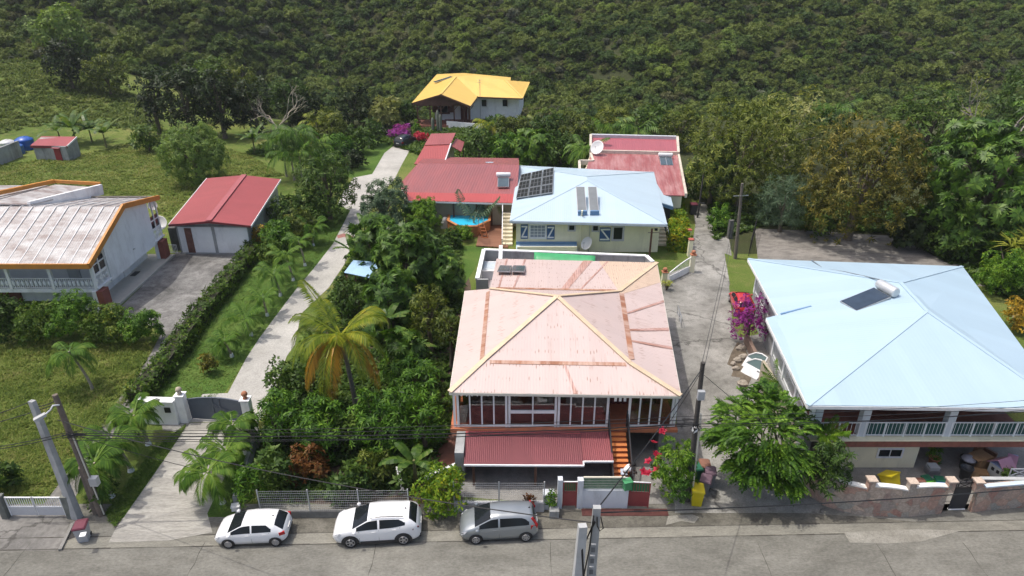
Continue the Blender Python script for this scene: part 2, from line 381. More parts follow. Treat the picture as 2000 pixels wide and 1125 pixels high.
PADM = M_conc('parking_pad_concrete', (0.17, 0.16, 0.145), (0.31, 0.29, 0.26), (0.06, 0.055, 0.05), 0.8, (0.6, 1.4, 1), 0.25, 12, 0.4, 0.0, 0.45)
LAWN = M_grass('mown_lawn', [(0.055, 0.115, 0.02), (0.085, 0.16, 0.028), (0.125, 0.19, 0.042)], 0.3, (0.14, 0.14, 0.05), 0.25)
SOIL = M_conc('garden_soil', (0.06, 0.042, 0.03), (0.13, 0.09, 0.065), (0.05, 0.06, 0.03), 0.7, scale=0.7)
lawnL = [(262, 800), (355, 690), (440, 585), (505, 500), (560, 440), (625, 395), (690, 405), (684, 411), (650, 477), (610, 528), (576, 568), (542, 613), (507, 660), (481, 700), (440, 765), (395, 790), (300, 830)]
ground_sheet('lawn', LAWN, lawnL, 0.004)
ground_sheet('lawn', LAWN, [(690, 347), (727, 340), (751, 299), (774, 280), (770, 262), (700, 268), (650, 300), (640, 345)], 0.004)
ground_sheet('lawn', LAWN, [(905, 560), (955, 480), (880, 480), (880, 560)], 0.004)
ground_sheet('lawn', LAWN, [(205, 1005), (300, 880), (372, 828), (390, 850), (270, 1020)], 0.008)
ground_sheet('lawn', LAWN, [(390, 1010), (430, 900), (490, 830), (515, 860), (465, 1010)], 0.006)
ground_sheet('driveway', DRIVE, [(395, 770), (445, 768), (481, 700), (507, 660), (542, 613), (576, 568), (610, 528), (650, 477), (684, 411), (660, 400), (672, 372), (691, 347), (727, 340), (751, 299), (774, 281), (800, 262), (820, 243), (920, 240), (925, 252), (840, 256), (805, 285), (785, 321), (770, 351), (738, 385), (713, 425), (692, 475), (673, 516), (642, 562), (588, 613), (576, 673), (560, 696), (537, 760), (530, 800), (505, 822), (368, 825)], 0.012)
ground_sheet('lower_driveway', LOWDRIVE, [(212, 1060), (225, 1035), (330, 885), (368, 826), (505, 824), (470, 870), (430, 950), (405, 1003), (415, 1040), (330, 1056)], 0.016)
ground_sheet('forecourt', FORE, [(225, 610), (345, 492), (495, 491), (440, 560), (352, 655), (322, 668), (318, 645)], 0.004)
ground_sheet('path', PATH, [(318, 645), (352, 650), (312, 735), (250, 815), (190, 890), (140, 985), (85, 985), (165, 880), (225, 790), (295, 690)], 0.008)
ground_sheet('driveway_apron', PATH, [(-60, 985), (140, 985), (135, 1020), (118, 1075), (-60, 1076)], 0.0105)
ground_sheet('lane', LANE, [(1318, 1002), (1322, 800), (1305, 700), (1296, 585), (1290, 540), (1345, 520), (1358, 440), (1352, 395), (1375, 395), (1400, 425), (1425, 470), (1432, 520), (1424, 560), (1432, 640), (1475, 700), (1540, 800), (1580, 930), (1610, 1002)], 0.008)
ground_sheet('parking_pad', PADM, [(1474, 446), (1600, 452), (1760, 462), (1900, 500), (1950, 560), (1484, 545)], 0.006)
ground_sheet('yard', CONC, [(900, 950), (910, 880), (1180, 845), (1325, 845), (1330, 985), (1090, 985), (900, 970)], 0.004)
ground_sheet('yard', CONC, [(1590, 870), (2200, 870), (2200, 974), (1990, 988), (1840, 998), (1760, 1003), (1690, 1000), (1640, 985), (1600, 955)], 0.004)
ground_sheet('yard', CONC, [(1440, 660), (1560, 640), (1640, 800), (1640, 960), (1570, 955), (1530, 800), (1478, 705)], 0.005)
ground_sheet('garden_soil', SOIL, [(510, 975), (520, 840), (545, 760), (640, 600), (700, 480), (900, 470), (920, 560), (905, 980), (690, 990)], 0.003)
ground_sheet('garden_path', M('brick_path', (0.2, 0.085, 0.06), 0.85, 0.25, 2, grime=0.3), [(848, 925), (862, 840), (925, 835), (925, 912)], 0.008)
ground_sheet('garden_edging', M('pink_edging', (0.3, 0.14, 0.12), 0.9, 0.3, 4), [(658, 460), (672, 456), (690, 462), (688, 468), (672, 463), (660, 466)], 0.02)
ground_sheet('mud_patch', M_conc('mud', (0.10, 0.08, 0.06), (0.2, 0.165, 0.12), (0.05, 0.04, 0.03), 0.7, scale=0.8), [(1428, 690), (1440, 668), (1452, 672), (1462, 700), (1470, 735), (1458, 758), (1440, 752), (1446, 738), (1428, 735), (1434, 718), (1420, 712)], 0.014)
ground_sheet('verge', MATS['field_grass'], [(1415, 495), (1430, 500), (1458, 545), (1450, 552), (1425, 552)], 0.013)
# ================================================================== helpers for houses
def rpart(root, name, facets, mat, th=0.1):
    return MB().facets(facets, th).build(name, mat, root)
def up(p, h): return Vector((p[0], p[1], h))
def fascia(b, pts, h=0.18, w=0.05, dz=0.0):
    for p, q in zip(pts, pts[1:]): b.beam(Vector(p)+Vector((0, 0, dz-h/2)), Vector(q)+Vector((0, 0, dz-h/2)), w, h)
    return b
def caps(b, pairs, w=0.3, h=0.05, dz=0.05):
    for p, q in pairs: b.beam(Vector(p)+Vector((0, 0, dz)), Vector(q)+Vector((0, 0, dz)), w, h)
    return b
def frets(b, p, q, step=0.28, h=0.22):
    """pointed timber fretwork hanging under an eave"""
    p = Vector(p); q = Vector(q); n = max(2, int((q-p).length/step)); d = (q-p)/n
    nrm = Vector((d.y, -d.x, 0)).normalized()*0.012
    for i in range(n):
        a = p+d*i; c = p+d*(i+1); m = (a+c)/2
        vs = [a, c, c-Vector((0, 0, h*.35)), m-Vector((0, 0, h)), a-Vector((0, 0, h*.35))]
        vs = [v-nrm for v in vs]+[v+nrm for v in vs]
        b.add(vs, [(4, 3, 2, 1, 0), (5, 6, 7, 8, 9)]+[(k, (k+1) % 5, (k+1) % 5+5, k+5) for k in range(5)])
    return b
def window_y(root, x, y, z, w, h, nx=1, nz=1, fmat=WHITE, fw=0.07, louvre=0, gmat=None):
    """window on a wall facing the street (-y); centre x, wall face y, centre z"""
    f = MB()
    for sx in (-1, 1): f.box((x+sx*(w/2+fw/2), y-0.03, z), (fw, 0.08, h+2*fw))
    for sz in (-1, 1): f.box((x, y-0.03, z+sz*(h/2+fw/2)), (w, 0.078, fw))
    for i in range(1, nx): f.box((x-w/2+w*i/nx, y-0.03, z), (0.04, 0.06, h))
    for i in range(1, nz): f.box((x, y-0.028, z-h/2+h*i/nz), (w, 0.05, 0.035))
    fo = f.build('window', fmat, root)
    g = MB()
    if louvre:
        for i in range(louvre): g.beam((x-w/2, y-0.03, z-h/2+h*(i+.5)/louvre), (x+w/2, y-0.03, z-h/2+h*(i+.5)/louvre), 0.02, h/louvre*0.55)
        g.box((x, y-0.012, z), (w, 0.015, h)); g.build('louvre_pane', gmat or GLASS, fo)
    else:
        g.box((x, y-0.012, z), (w, 0.02, h)); g.build('pane', gmat or GLASS, fo)
    return fo
def railing(root, p, q, z, h, step=0.13, mat=WHITE, r=0.022, posts=0, name='railing'):
    p = Vector(p); q = Vector(q); b = MB(); n = max(1, int((q-p).length/step))
    for zz in (z+0.1, z+h): b.beam(up(p, zz), up(q, zz), 0.06, 0.05)
    for i in range(n+1):
        c = lerp(p, q, i/n); b.beam(up(c, z+0.1), up(c, z+h), r, r)
    for i in range(posts+1 if posts else 0):
        c = lerp(p, q, i/posts); b.beam(up(c, z), up(c, z+h+0.03), 0.07, 0.07)
    return b.build(name, mat, root)
RED = (0.36, 0.085, 0.085)
RROOF = M_roof('red_sheet_roof', (0.37, 0.10, 0.10), (0.31, 0.085, 0.085), 0.25, dirt=0.25)
RTILE = M_roof('red_tile_sheet_roof', (0.36, 0.075, 0.08), (0.31, 0.065, 0.07), 0.22, dirt=0.12, bstr=0.6)
PINK = M_roof('faded_pink_roof', (0.6, 0.475, 0.435), (0.565, 0.455, 0.425), 0.17, rust=0.55, dirt=0.06, fixings=0.75, bstr=0.12)
BLUE = M_roof('pale_blue_roof', (0.405, 0.54, 0.635), (0.425, 0.56, 0.655), 0.24, dirt=0.06, bstr=0.06)
BLUE2 = M_roof('pale_blue_roof_b', (0.46, 0.58, 0.665), (0.48, 0.6, 0.68), 0.2, dirt=0.05, bstr=0.12)
YROOF = M_roof('yellow_roof', (0.75, 0.50, 0.12), (0.72, 0.485, 0.125), 0.22, dirt=0.06, bstr=0.1)
RUSTB = M_roof('rusty_flashing', (0.26, 0.10, 0.05), (0.42, 0.19, 0.1), 0.5, dirt=0.4, fade=(0.62, 0.46, 0.38), fadeamt=0.8, bstr=0.05)
BUFF = M('buff_ridge_cap', (0.64, 0.5, 0.34), 0.55, 0.1, 1.2, grime=0.1)
# ================================================================== pink house
def pink_house():
    E, R = 4.8, 5.5
    FL, FR, BR, B2, BL = G(878, 766, E), G(1330, 773, E), G(1283, 513, E), G(970, 505, E), G(908, 568, E)
    fl, fr, br, bl = G(945, 704, R), G(1230, 709, R), G(1209, 569, R), G(957, 564, R); ap = G(1088, 579, 7.2)
    root = thing('pink_roofed_house', 'raised house under a faded pink rust-streaked hip roof, glazed veranda and orange stairs', 'house', (lerp(FL, FR, .5).x, FL.y+.4, 0))
    rf = rpart(root, 'roof', [[FL, FR, fr, fl], [FR, BR, br, fr], [BR, B2, bl, br], [BL, FL, fl, bl], [fl, fr, ap], [fr, br, ap], [br, bl, ap], [bl, fl, ap]], PINK)
    # the yellowed sheets in the far right corner
    q = [lerp(BR, B2, .42), BR, lerp(BR, FR, .22), br, lerp(br, bl, .25)]
    fz = Vector((0, 0, .012)); c1 = [lerp(BR, B2, .36)+fz, BR+fz, br+fz, lerp(br, bl, .0)+fz]
    nb = M_roof('buff_roof_sheets', (0.64, 0.49, 0.37), (0.6, 0.455, 0.34), 0.17, rust=0.4, dirt=0.15, fixings=0.7, bstr=0.4)
    MB().facets([[lerp(BR, B2, .36)+fz, BR+fz, br+fz]], .005).build('buff_sheets', nb, rf)
    MB().facets([[BR+fz, lerp(BR, FR, .2)+fz, lerp(br, fr, .06)+fz, br+fz]], .005).build('buff_sheets', nb, rf)
    b = MB(); caps(b, [(ap, fl), (ap, fr)], .3, .05, .05); caps(b, [(ap, br), (ap, bl)], .24, .05, .05); caps(b, [(fl, FL), (fr, FR), (br, BR)], .32, .05, .04)
    b.each('ridge_cap', BUFF, rf)
    def strip(p, q, inn, w, name='rusty_flashing'):
        a = lerp(p, q, .04); c = lerp(p, q, .97); d = (Vector(inn)-lerp(p, q, .5)).normalized()*w
        MB().facets([[a+fz*3, c+fz*3, c+d+fz*3, a+d+fz*3]], .02).build(name, RUSTB, rf)
    strip(fl, fr, lerp(FL, FR, .5), .26); strip(bl, fl, lerp(BL, FL, .5), .28); strip(br, fr, lerp(BR, FR, .5), .42)
    strip(bl, br, lerp(B2, BR, .5), .3)
    def streak(p0, q0, t, w):                             # rusted-through sheets running down the slope
        p = lerp(*p0, t); q = lerp(*q0, t); p2 = lerp(*p0, t+w); q2 = lerp(*q0, t+w)
        MB().facets([[p+fz*2, p2+fz*2, q2+fz*2, q+fz*2]], .01).build('rusted_sheet', rs, rf)
    rs = M_roof('rusted_sheet', (0.32, 0.14, 0.09), (0.55, 0.33, 0.27), 0.17, dirt=0.6, fade=(0.62, 0.42, 0.38), fadeamt=0.85, bstr=0.6, sheet=0.17)
    streak((B2, BR), (bl, br), .545, .055); streak((B2, BR), (bl, br), .69, .012); streak((B2, BR), (bl, br), .175, .012); streak((B2, BR), (bl, br), .06, .012)
    streak((FL, FR), (fl, fr), .54, .016); streak((FR, BR), (fr, br), .27, .02); streak((FR, BR), (fr, br), .4, .022); streak((FR, BR), (fr, br), .62, .02)
    g = MB(); fascia(g, [FL, FR, BR], .16, .06, -.02); fascia(g, [BL, FL], .16, .06, -.02); fascia(g, [BR, B2], .14, .05, -.02); g.build('gutter', M('cream_gutter', (.7, .67, .58), .5, .05), root)
    yf = FL.y+0.42; X = lambda px: GY(px, 836, yf).x; ZF = 2.12
    xl, xr = X(889), X(1313)
    frets(MB(), (xl, yf-.2, E-.14), (xr, yf-.2, E-.14), .3, .3).build('fretwork', WHITE, root)
    # floor slab, ground floor and walls
    b = MB(); b.box(((xl+xr)/2, yf+5, ZF-.11), (xr-xl+.5, 10.6, .2)); b.build('floor_slab', M('orange_slab_edge', (.5, .17, .08), .7, .15, 1.5, grime=.4), root)
    b = MB(); b.prism([(FL.x+.6, yf+2.3), (FR.x-.55, yf+2.3), (BR.x-.6, BR.y-.6), (B2.x+.5, B2.y-.6), (B2.x+.5, BL.y-.5), (BL.x+.6, BL.y-.6)], ZF, E-.02); b.build('wall', MAROON, root)
    b = MB(); b.prism([(FL.x+.6, yf+.9), (X(1186), yf+.9), (X(1186), yf+6), (FR.x-.7, yf+6), (BR.x-.6, BR.y-.6), (B2.x+.5, B2.y-.6), (B2.x+.5, BL.y-.5), (BL.x+.6, BL.y-.6)], 0, ZF-.22); b.box((FR.x-.6, yf+3, .95), (.2, 5.6, 1.9)); b.build('lower_wall', GREYW, root)
    b = MB(); b.box((xl+.12, yf+1.4, (ZF+E)/2), (.1, 2.2, E-ZF-.3)); b.build('end_wall', M('orange_wall', (.45, .17, .06), .7, .15), root)
    # veranda interior things that show through: dado panels along the back
    b = MB()
    for i in range(40): b.box((lerp(xl+.4, xr-.4, i/39), yf+2.24, ZF+.55), (.16, .05, 1.1))
    b.build('dado', M('dado_panel', (.16, .04, .035), .5, .2), root)
    b = MB(); b.box((X(1025), yf+2.2, ZF+1.75), (2.6, .06, .5)); b.build('inner_window', M('pale_inner_window', (.3, .28, .28), .3, .1), root)
    # columns and glazing
    b = MB(); zb, zt = ZF, E-.15
    for px in (889, 896, 989, 995, 1084, 1090, 1184, 1226, 1309, 1315): b.box((X(px), yf, (zb+zt)/2), (.13, .13, zt-zb))
    for px in (919, 942, 965, 1113, 1136, 1159, 1246, 1266, 1286): b.box((X(px), yf, (zb+zt)/2), (.085, .07, zt-zb))
    for a, c in ((889, 995), (1090, 1184), (1226, 1315), (995, 1090)):
        b.box(((X(a)+X(c))/2, yf, zb+.07), (X(c)-X(a), .09, .1)); b.box(((X(a)+X(c))/2, yf, zt-.05), (X(c)-X(a), .09, .1))
    b.box(((X(995)+X(1084))/2, yf, zb+1.05), (X(1084)-X(995), .1, .2)); b.box((X(1040), yf, (zb+zt)/2), (.08, .075, zt-zb))
    b.build('veranda_frame', WHITE, root)
    g = MB()
    for a, c in ((896, 989), (995, 1084), (1090, 1184), (1226, 1309)): g.box(((X(a)+X(c))/2, yf+.02, (zb+zt)/2), (X(c)-X(a)-.1, .012, zt-zb-.1))
    gm, nt, bb = start('veranda_glazing'); bb.inputs['Base Color'].default_value = (.5, .45, .43, 1); bb.inputs['Roughness'].default_value = .05
    tr = nd(nt, 'ShaderNodeBsdfTransparent'); tr.inputs[0].default_value = (.62, .58, .57, 1); ms = nd(nt, 'ShaderNodeMixShader'); ms.inputs[0].default_value = .1
    gl = nd(nt, 'ShaderNodeBsdfGlossy'); gl.inputs['Roughness'].default_value = .05
    nt.links.new(tr.outputs[0], ms.inputs[1]); nt.links.new(gl.outputs[0], ms.inputs[2]); nt.links.new(ms.outputs[0], nt.nodes['Material Output'].inputs[0])
    g.each('glazing', gm, root)
    b = MB()
    for px in (1198, 1207, 1216): b.box((X(px), yf+.02, E-.62), (.15, .03, .62))
    b.each('door_blind', WHITE, root)
    # stairs
    n, run, x0, x1 = 12, 2.95, X(1190), X(1220); rz = ZF/n; st = MB()
    for i in range(n):
        y1 = yf-.1-run*i/n; st.box(((x0+x1)/2, y1-run/n/2-.01, (ZF-rz*(i+.5))-.0), (x1-x0, run/n-.004, rz*.98)); 
    stair = st.build('stairs', M('shaded_riser', (.3, .09, .04), .7, .15), root)  # risers darker than the treads: their shade is put into the colour
    tr = MB()
    for i in range(n):
        y1 = yf-.1-run*i/n; tr.box(((x0+x1)/2, y1-run/n/2-.02, ZF-rz*i+.002), (x1-x0+.02, run/n+.02, .03))
    tr.build('tread', TREADS, stair)
    for s, xx in ((0, x0-.08), (1, x1+.1)):
        b = MB(); b.beam((xx, yf, ZF+.95), (xx, yf-run, .95), .07, .07)
        for i in range(0, 30): 
            t = i/29; b.beam((xx, yf-run*t, ZF*(1-t)+.02), (xx, yf-run*t, ZF*(1-t)+.95), .03, .03)
        b.beam((xx, yf, ZF), (xx, yf, ZF+1.1), .1, .1); b.beam((xx, yf-.05, ZF-.25), (xx, yf-run-.05, -.15), .06, .3)
        b.build('stair_rail', BLACK, root)
    # red awning in front of the ground floor
    a, c, d, e = G(912, 842, 2.02), G(1188, 846, 2.02), G(1142, 911, 1.62), G(906, 907, 1.62)
    y0, y1 = yf-.12, e.y; xs = X(1188); xm = G(1140, 905, 1.7).x; ym = G(1160, 899, 1.7).y
    h = lambda y: 2.03-(y0-y)*(2.03-1.62)/(y0-y1)
    xa = X(911); xb = e.x
    aw = rpart(root, 'awning', [[(xb, y1, h(y1)), (xm, y1-.05, h(y1)), (xm, y0, h(y0)), (xa, y0, h(y0))]], M_roof('awning_sheet', (.26, .085, .095), (.22, .075, .085), .11, dirt=.25, bstr=.9, sheet=.5), .05)
    rpart(root, 'awning_side', [[(xm+.01, ym, h(ym)), (xs, ym, h(ym)), (xs, y0, h(y0)), (xm+.01, y0, h(y0))]], M_roof('awning_sheet_b', (.33, .1, .11), (.29, .09, .1), .11, dirt=.2, bstr=.9), .05)
    b = MB(); fascia(b, [(xb, y1-.04, h(y1)+.02), (xm, y1-.09, h(y1)+.02), (xm, ym-.04, h(ym)+.02), (xs, ym-.04, h(ym)+.02)], .1, .08); b.build('awning_gutter', WHITE, root)
    b = MB(); b.facets([[(xa-.01, y0, 2.06), (xm, y0, 2.06), (xm, y0-.4, h(y0-.4)+.03), (xa-.04, y0-.4, h(y0-.4)+.03)]], .02); b.build('awning_flashing', M_roof('awning_red', (.45, .1, .1), (.4, .1, .1), .11, bstr=.6), root)
    b = MB()
    for px in (925, 1046): b.box((GY(px, 920, y1+.15).x, y1+.15, .8), (.14, .14, 1.6))
    b.each('awning_post', BROWNT, root)
    b = MB(); b.box((xa-.28, y0-1.05, 1.0), (.5, 2.1, 2.0)); b.build('grey_side_wall', GREYW, root)
    # two roof collectors
    for px in (986, 1013):
        p = G(px, 528, 5.15); t = thing('solar_collector', ('glass solar collector on the pink roof, the left one of the pair' if px == 986 else 'glass solar collector on the pink roof, the right one of the pair'), 'solar panel', p, 'solar collectors on the pink roof')
        w, l, rz = .98, 2.1, -.12
        def cbox(dx, dy, dz, sx, sy, sz, name, mat):
            b = MB(); b.box((dx, dy, 0), (sx, sy, sz)); ca = math.radians(13); R3 = Matrix.Rotation(-.07, 3, 'Z') @ Matrix.Rotation(-ca, 3, 'X')
            b.v = [tuple(R3 @ Vector((v[0], v[1], v[2]+dz))) for v in b.v]; return b.build(name, mat, t, local=True)
        cbox(0, 0, .12, w, l, .1, 'frame', STEEL); cbox(0, 0, .18, w-.1, l-.1, .02, 'absorber', PVBLUE)
        b = MB()
        for s in (-.4, .4): b.beam((s, -.95, -.5), (s, -.95, .28), .05, .05)
        b.beam((-.45, -.95, -.1), (.45, -.95, -.1), .04, .04); b.build('stand', M('rusty_iron', (.17, .07, .045), .8, .3, 5), t, local=True)
    return root, yf, X
PINKROOT, PYF, PX = pink_house()

# terrace behind the pink house
def terrace():
    H = 3.0
    A, B, C = G(945, 488, H), G(1262, 500, H), G(932, 545, H); Dp = G(1275, 512, H)
    root = thing('terrace_wall', 'white topped parapet wall round the terrace behind the pink roof', 'wall', (A.x, A.y, 0))
    b = MB(); b.beam(up(A, H/2), up(B, H/2), .22, H); b.beam(up(A, H/2-.001)+Vector((0, -.1, 0)), up(C, H/2-.001), .22, H-.002); b.beam(up(B, H/2-.002), up(Dp, H/2-.002), .22, H-.004); b.beam(up(C, H/2-.003), up(C, H/2-.003)+Vector((.9, 0, 0)), .2, H-.006)
    b.build('wall', GREYW, root)
    b = MB(); b.beam(up(A, H+.04), up(B, H+.04), .34, .09); b.beam(up(A, H+.043), up(C, H+.043), .34, .09); b.beam(up(B, H+.046), up(Dp, H+.046), .34, .09); b.build('coping', WHITE, root)
    P = G(968, 508, 2.3); Q = G(958, 560, 3.6)
    b = MB(); b.prism([(A.x, A.y), (B.x, B.y), (B.x-.5, B.y-5), (C.x, C.y)], 0, 1.4); b.build('floor', M('pink_grey_floor', (.42, .37, .37), .8, .1), root)
    b = MB(); b.box((A.x+1.0+.55, C.y+2.2, 2.4), (.3, 4.2, 3.6)); b.build('inner_wall', WHITE, root)
    # hot tub under a clear cover
    s = G(957, 523, 2.1); t = thing('hot_tub', 'white hot tub with a pale cover on the terrace behind the pink roof', 'hot tub', (s.x, s.y, 1.4))
    b = MB(); b.box((0, 0, .4), (1.5, 1.9, .8)); b.build('shell', M('tub_shell', (.55, .57, .6), .4, .05), t, True)
    b = MB(); b.box((0, 0, .83), (1.6, 2.0, .1)); b.build('rim', WHITE, t, True)
    b = MB(); b.box((0, 0, .92), (1.3, 1.7, .1), top=.8); b.build('cover', M('pale_cover', (.5, .56, .6), .2, .1), t, True)
    # green tarpaulin along the wall
    a, c = G(1043, 490, H+.15), G(1162, 497, H+.15); n = 16; b = MB(); vs = []
    for i in range(n+1):
        t_ = i/n; p = lerp(a, c, t_); sag = .12*math.sin(t_*9)+.05*math.sin(t_*23)
        vs += [(p.x, p.y-.2, H+.12), (p.x, p.y-.75+.15*sag, 2.55+sag*.6), (p.x, p.y-1.15+.5*sag, 2.3)]
    b.add(vs, [f for i in range(n) for f in ((3*i, 3*i+1, 3*i+4, 3*i+3), (3*i+1, 3*i+2, 3*i+5, 3*i+4))], True)
    o = b.build('tarpaulin', M('green_tarp', (.05, .33, .13), .45, .15, 2)); tag(o, 'green tarpaulin hung along the terrace wall behind the pink roof', 'tarpaulin')
    so = o.modifiers.new('thickness', 'SOLIDIFY'); so.thickness = .01
terrace()

# ================================================================== cream house with the blue hip roof
def dish(name_label, p, r, az, el, post=None):
    t = thing('satellite_dish', name_label, 'satellite dish', p)
    prof = [(r*i/8, .28*r*(i/8)**2) for i in range(1, 9)]; vs = []; fs = []; n = 20
    vs.append((0, 0, 0))
    for rr, z in prof:
        for k in range(n): a = 2*math.pi*k/n; vs.append((rr*math.cos(a), rr*math.sin(a)*1.08, z))
    for k in range(n): fs.append((0, 1+k, 1+(k+1) % n))
    for i in range(7):
        for k in range(n): fs.append((1+i*n+k, 1+(i+1)*n+k, 1+(i+1)*n+(k+1) % n, 1+i*n+(k+1) % n))
    R3 = Matrix.Rotation(az, 3, 'Z') @ Matrix.Rotation(math.pi/2-el, 3, 'X'); b = MB(); b.add([R3 @ Vector(v) for v in vs], fs, True)
    o = b.build('reflector', M('dish_white', (.7, .7, .69), .4, .06), t, True); s = o.modifiers.new('t', 'SOLIDIFY'); s.thickness = .02
    b = MB(); b.tube([R3 @ Vector((0, -r*1.0, .25*r)), R3 @ Vector((0, -.15*r, r*.85))], .018, 6); b.tube([R3 @ Vector((0, -.1*r, r*.8)), R3 @ Vector((0, -.22*r, r*.98))], .05, 8); b.build('feed_arm', STEEL, t, True)
    b = MB(); q = post or (0, 0, -.8); b.tube([R3 @ Vector((0, 0, -.05)), Vector((q[0]*.6, q[1]*.6, -.1)), q], .035, 8); b.build('mast', STEEL, t, True)
    return t
def heater(label, p, az, slope, pw, pl, tank_len, tr=.27, split=False, cat='solar water heater'):
    """thermosiphon heater: absorber panel lying up the slope (local +y up), tank across its top"""
    t = thing('solar_water_heater', label, cat, p); t.rotation_euler = (0, 0, az); R3 = Matrix.Rotation(slope, 3, 'X')
    def bx(c, d, name, mat, par=t):
        b = MB(); b.box(c, d); b.v = [tuple(R3 @ Vector(v)) for v in b.v]; return b.build(name, mat, par, True)
    bx((0, 0, .12), (pw, pl, .1), 'panel_frame', STEEL); 
    if split:
        bx((-pw/4, 0, .18), (pw/2-.1, pl-.12, .02), 'absorber', PVBLUE); bx((pw/4, 0, .18), (pw/2-.1, pl-.12, .02), 'absorber', PVBLUE)
    else: bx((0, 0, .18), (pw-.1, pl-.1, .02), 'absorber', PVBLUE)
    if tank_len:
        c = R3 @ Vector((0, pl/2+tr+.03, .32)); b = MB(); n = 20; vs = []; prof = [(-.5, .82), (-.47, .95), (-.44, 1), (.44, 1), (.47, .95), (.5, .82)]
        b.tube([c+Vector((tank_len*s, 0, 0)) for s, _ in prof], [tr*k for _, k in prof], 20); b.build('tank', M('tank_white', (.72, .73, .74), .3, .04), t, True)
        b = MB(); 
        for s in (-.35, .35): b.box((c.x+tank_len*s, c.y, c.z-tr-.05), (.06, .5, .25))
        b.build('cradle', STEEL, t, True)
    b = MB()
    for s in (-.4, .4): b.beam(R3 @ Vector((pw*s, -pl*.4, .08)), R3 @ Vector((pw*s, -pl*.4, -.12)), .05, .05); b.beam(R3 @ Vector((pw*s, pl*.4, .08)), R3 @ Vector((pw*s, pl*.4, -.12)), .05, .05)
    b.each('stand', STEEL, t, True); return t
def cream_house():
    E = 3.6; FL, FR, BR, BL = G(996, 431, E), G(1303, 438, E), G(1277, 336, E), G(1013, 323, E); ap = G(1147, 352, 5.5); a2 = G(1146, 344.5, 5.5)
    root = thing('cream_house', 'cream bungalow with blue shutters under a pale blue hip roof with solar panels', 'house', (lerp(FL, FR, .5).x, FL.y, 0))
    rf = rpart(root, 'roof', [[FL, FR, ap], [FR, BR, a2, ap], [BR, BL, a2], [BL, FL, ap, a2]], BLUE2)
    caps(MB(), [(ap, FL), (ap, FR), (a2, BR), (a2, BL)], .2, .02, .015).each('ridge_cap', BLUE2, rf)
    fascia(MB(), [BL, FL, FR, BR], .22, .06, -.04).build('fascia', M('blue_white_trim', (.6, .66, .74), .5, .05), root)
    yf = FL.y+.75; X = lambda px: GY(px, 460, yf).x; Z = lambda py: GY(1150, py, yf).z
    frets(MB(), (FL.x+.2, FL.y+.12, E-.2), (FR.x-.2, FL.y+.12, E-.2), .3, .18).build('fretwork', WHITE, root)
    x0, x1 = X(1008), X(1287)
    b = MB(); b.prism([(x0, yf), (x1, yf), (BR.x-.9, BR.y-.8), (BL.x+.6, BL.y-.8)], 0, E-.05); b.build('wall', CREAM, root)
    zc = (Z(437)+Z(468))/2
    BSH = M('blue_shutter', (.045, .12, .28), .5, .1)
    def shutter(px0, px1, py0, py1, flip=1):
        xa, xb = X(px0), X(px1); za, zb = Z(py1), Z(py0)
        b = MB(); b.box(((xa+xb)/2, yf-.04, (za+zb)/2), (xb-xa, .05, zb-za)); s = b.build('shutter', BSH, root)
        b = MB(); w = .15; h = zb-za
        for zz in (za+.14*h, zb-.14*h): b.box(((xa+xb)/2, yf-.078, zz), (xb-xa-.12, .025, w))
        l, r = (xa+.12, xb-.12) if flip > 0 else (xb-.12, xa+.12)
        b.beam((l, yf-.08, za+.14*h), (r, yf-.08, zb-.14*h), .022, w); b.build('brace', WHITE, s)
    shutter(1017, 1031, 438, 466, 1); shutter(1068, 1083, 440, 467, 1); shutter(1171, 1192, 444, 471, -1)
    def win(px0, px1, py0, py1, **k): return window_y(root, (X(px0)+X(px1))/2, yf, (Z(py0)+Z(py1))/2, X(px1)-X(px0), Z(py0)-Z(py1), **k)
    pg = M_glass('net_curtain_glass', (.32, .36, .42)); w1 = M('pale_surround', (.56, .55, .6), .7, .04)
    win(1036, 1064, 440, 463, nx=4, nz=4, gmat=pg, fw=.16); win(1111, 1121, 440, 449, louvre=3, fmat=w1, fw=.14); win(1157.5, 1167, 441, 450, louvre=3, fmat=w1, fw=.14); win(1198, 1215, 444, 467, louvre=6, fmat=w1, fw=.2)
    b = MB(); b.tube([(X(1134), yf-.15, 0), (X(1134), yf-.15, E+.4), (X(1134), yf-.4, E+.9)], .09, 8); b.build('vent_pipe', CREAM, root)
    b = MB(); b.tube([(X(1151), yf-.08, 0), (X(1151), yf-.08, E-.2)], .06, 8); b.build('downpipe', M('pale_pipe', (.6, .58, .5), .5, .05), root)
    # blue lean-to under the window
    a = X(1008); c = X(1127); z1 = Z(476); y1 = yf-2.0
    rpart(root, 'lean_to_roof', [[(a, y1, z1-.75), (c, y1, z1-.75), (c, yf-.05, z1), (a, yf-.05, z1)]], BLUE2, .06)
    b = MB(); b.box(((a+c)/2, yf-.1, z1+.1), (c-a, .12, .28)); b.build('lean_to_flashing', M('mid_blue', (.13, .25, .42), .5, .1), root)
    b = MB(); b.box(((a+c)/2, y1+.5, .6), (c-a-.2, .12, 1.2)); b.build('lean_to_wall', CREAM, root)
    # step ledges
    b = MB()
    for px in (1190, 1264): b.box((X(px), yf-.25, Z(496)), (.95, .4, .12))
    b.each('step', WHITE, root)
    b = MB(); b.box((X(1280), yf-.05, Z(448)), (.28, .1, .22)); b.build('wall_lamp', BLACK, root)
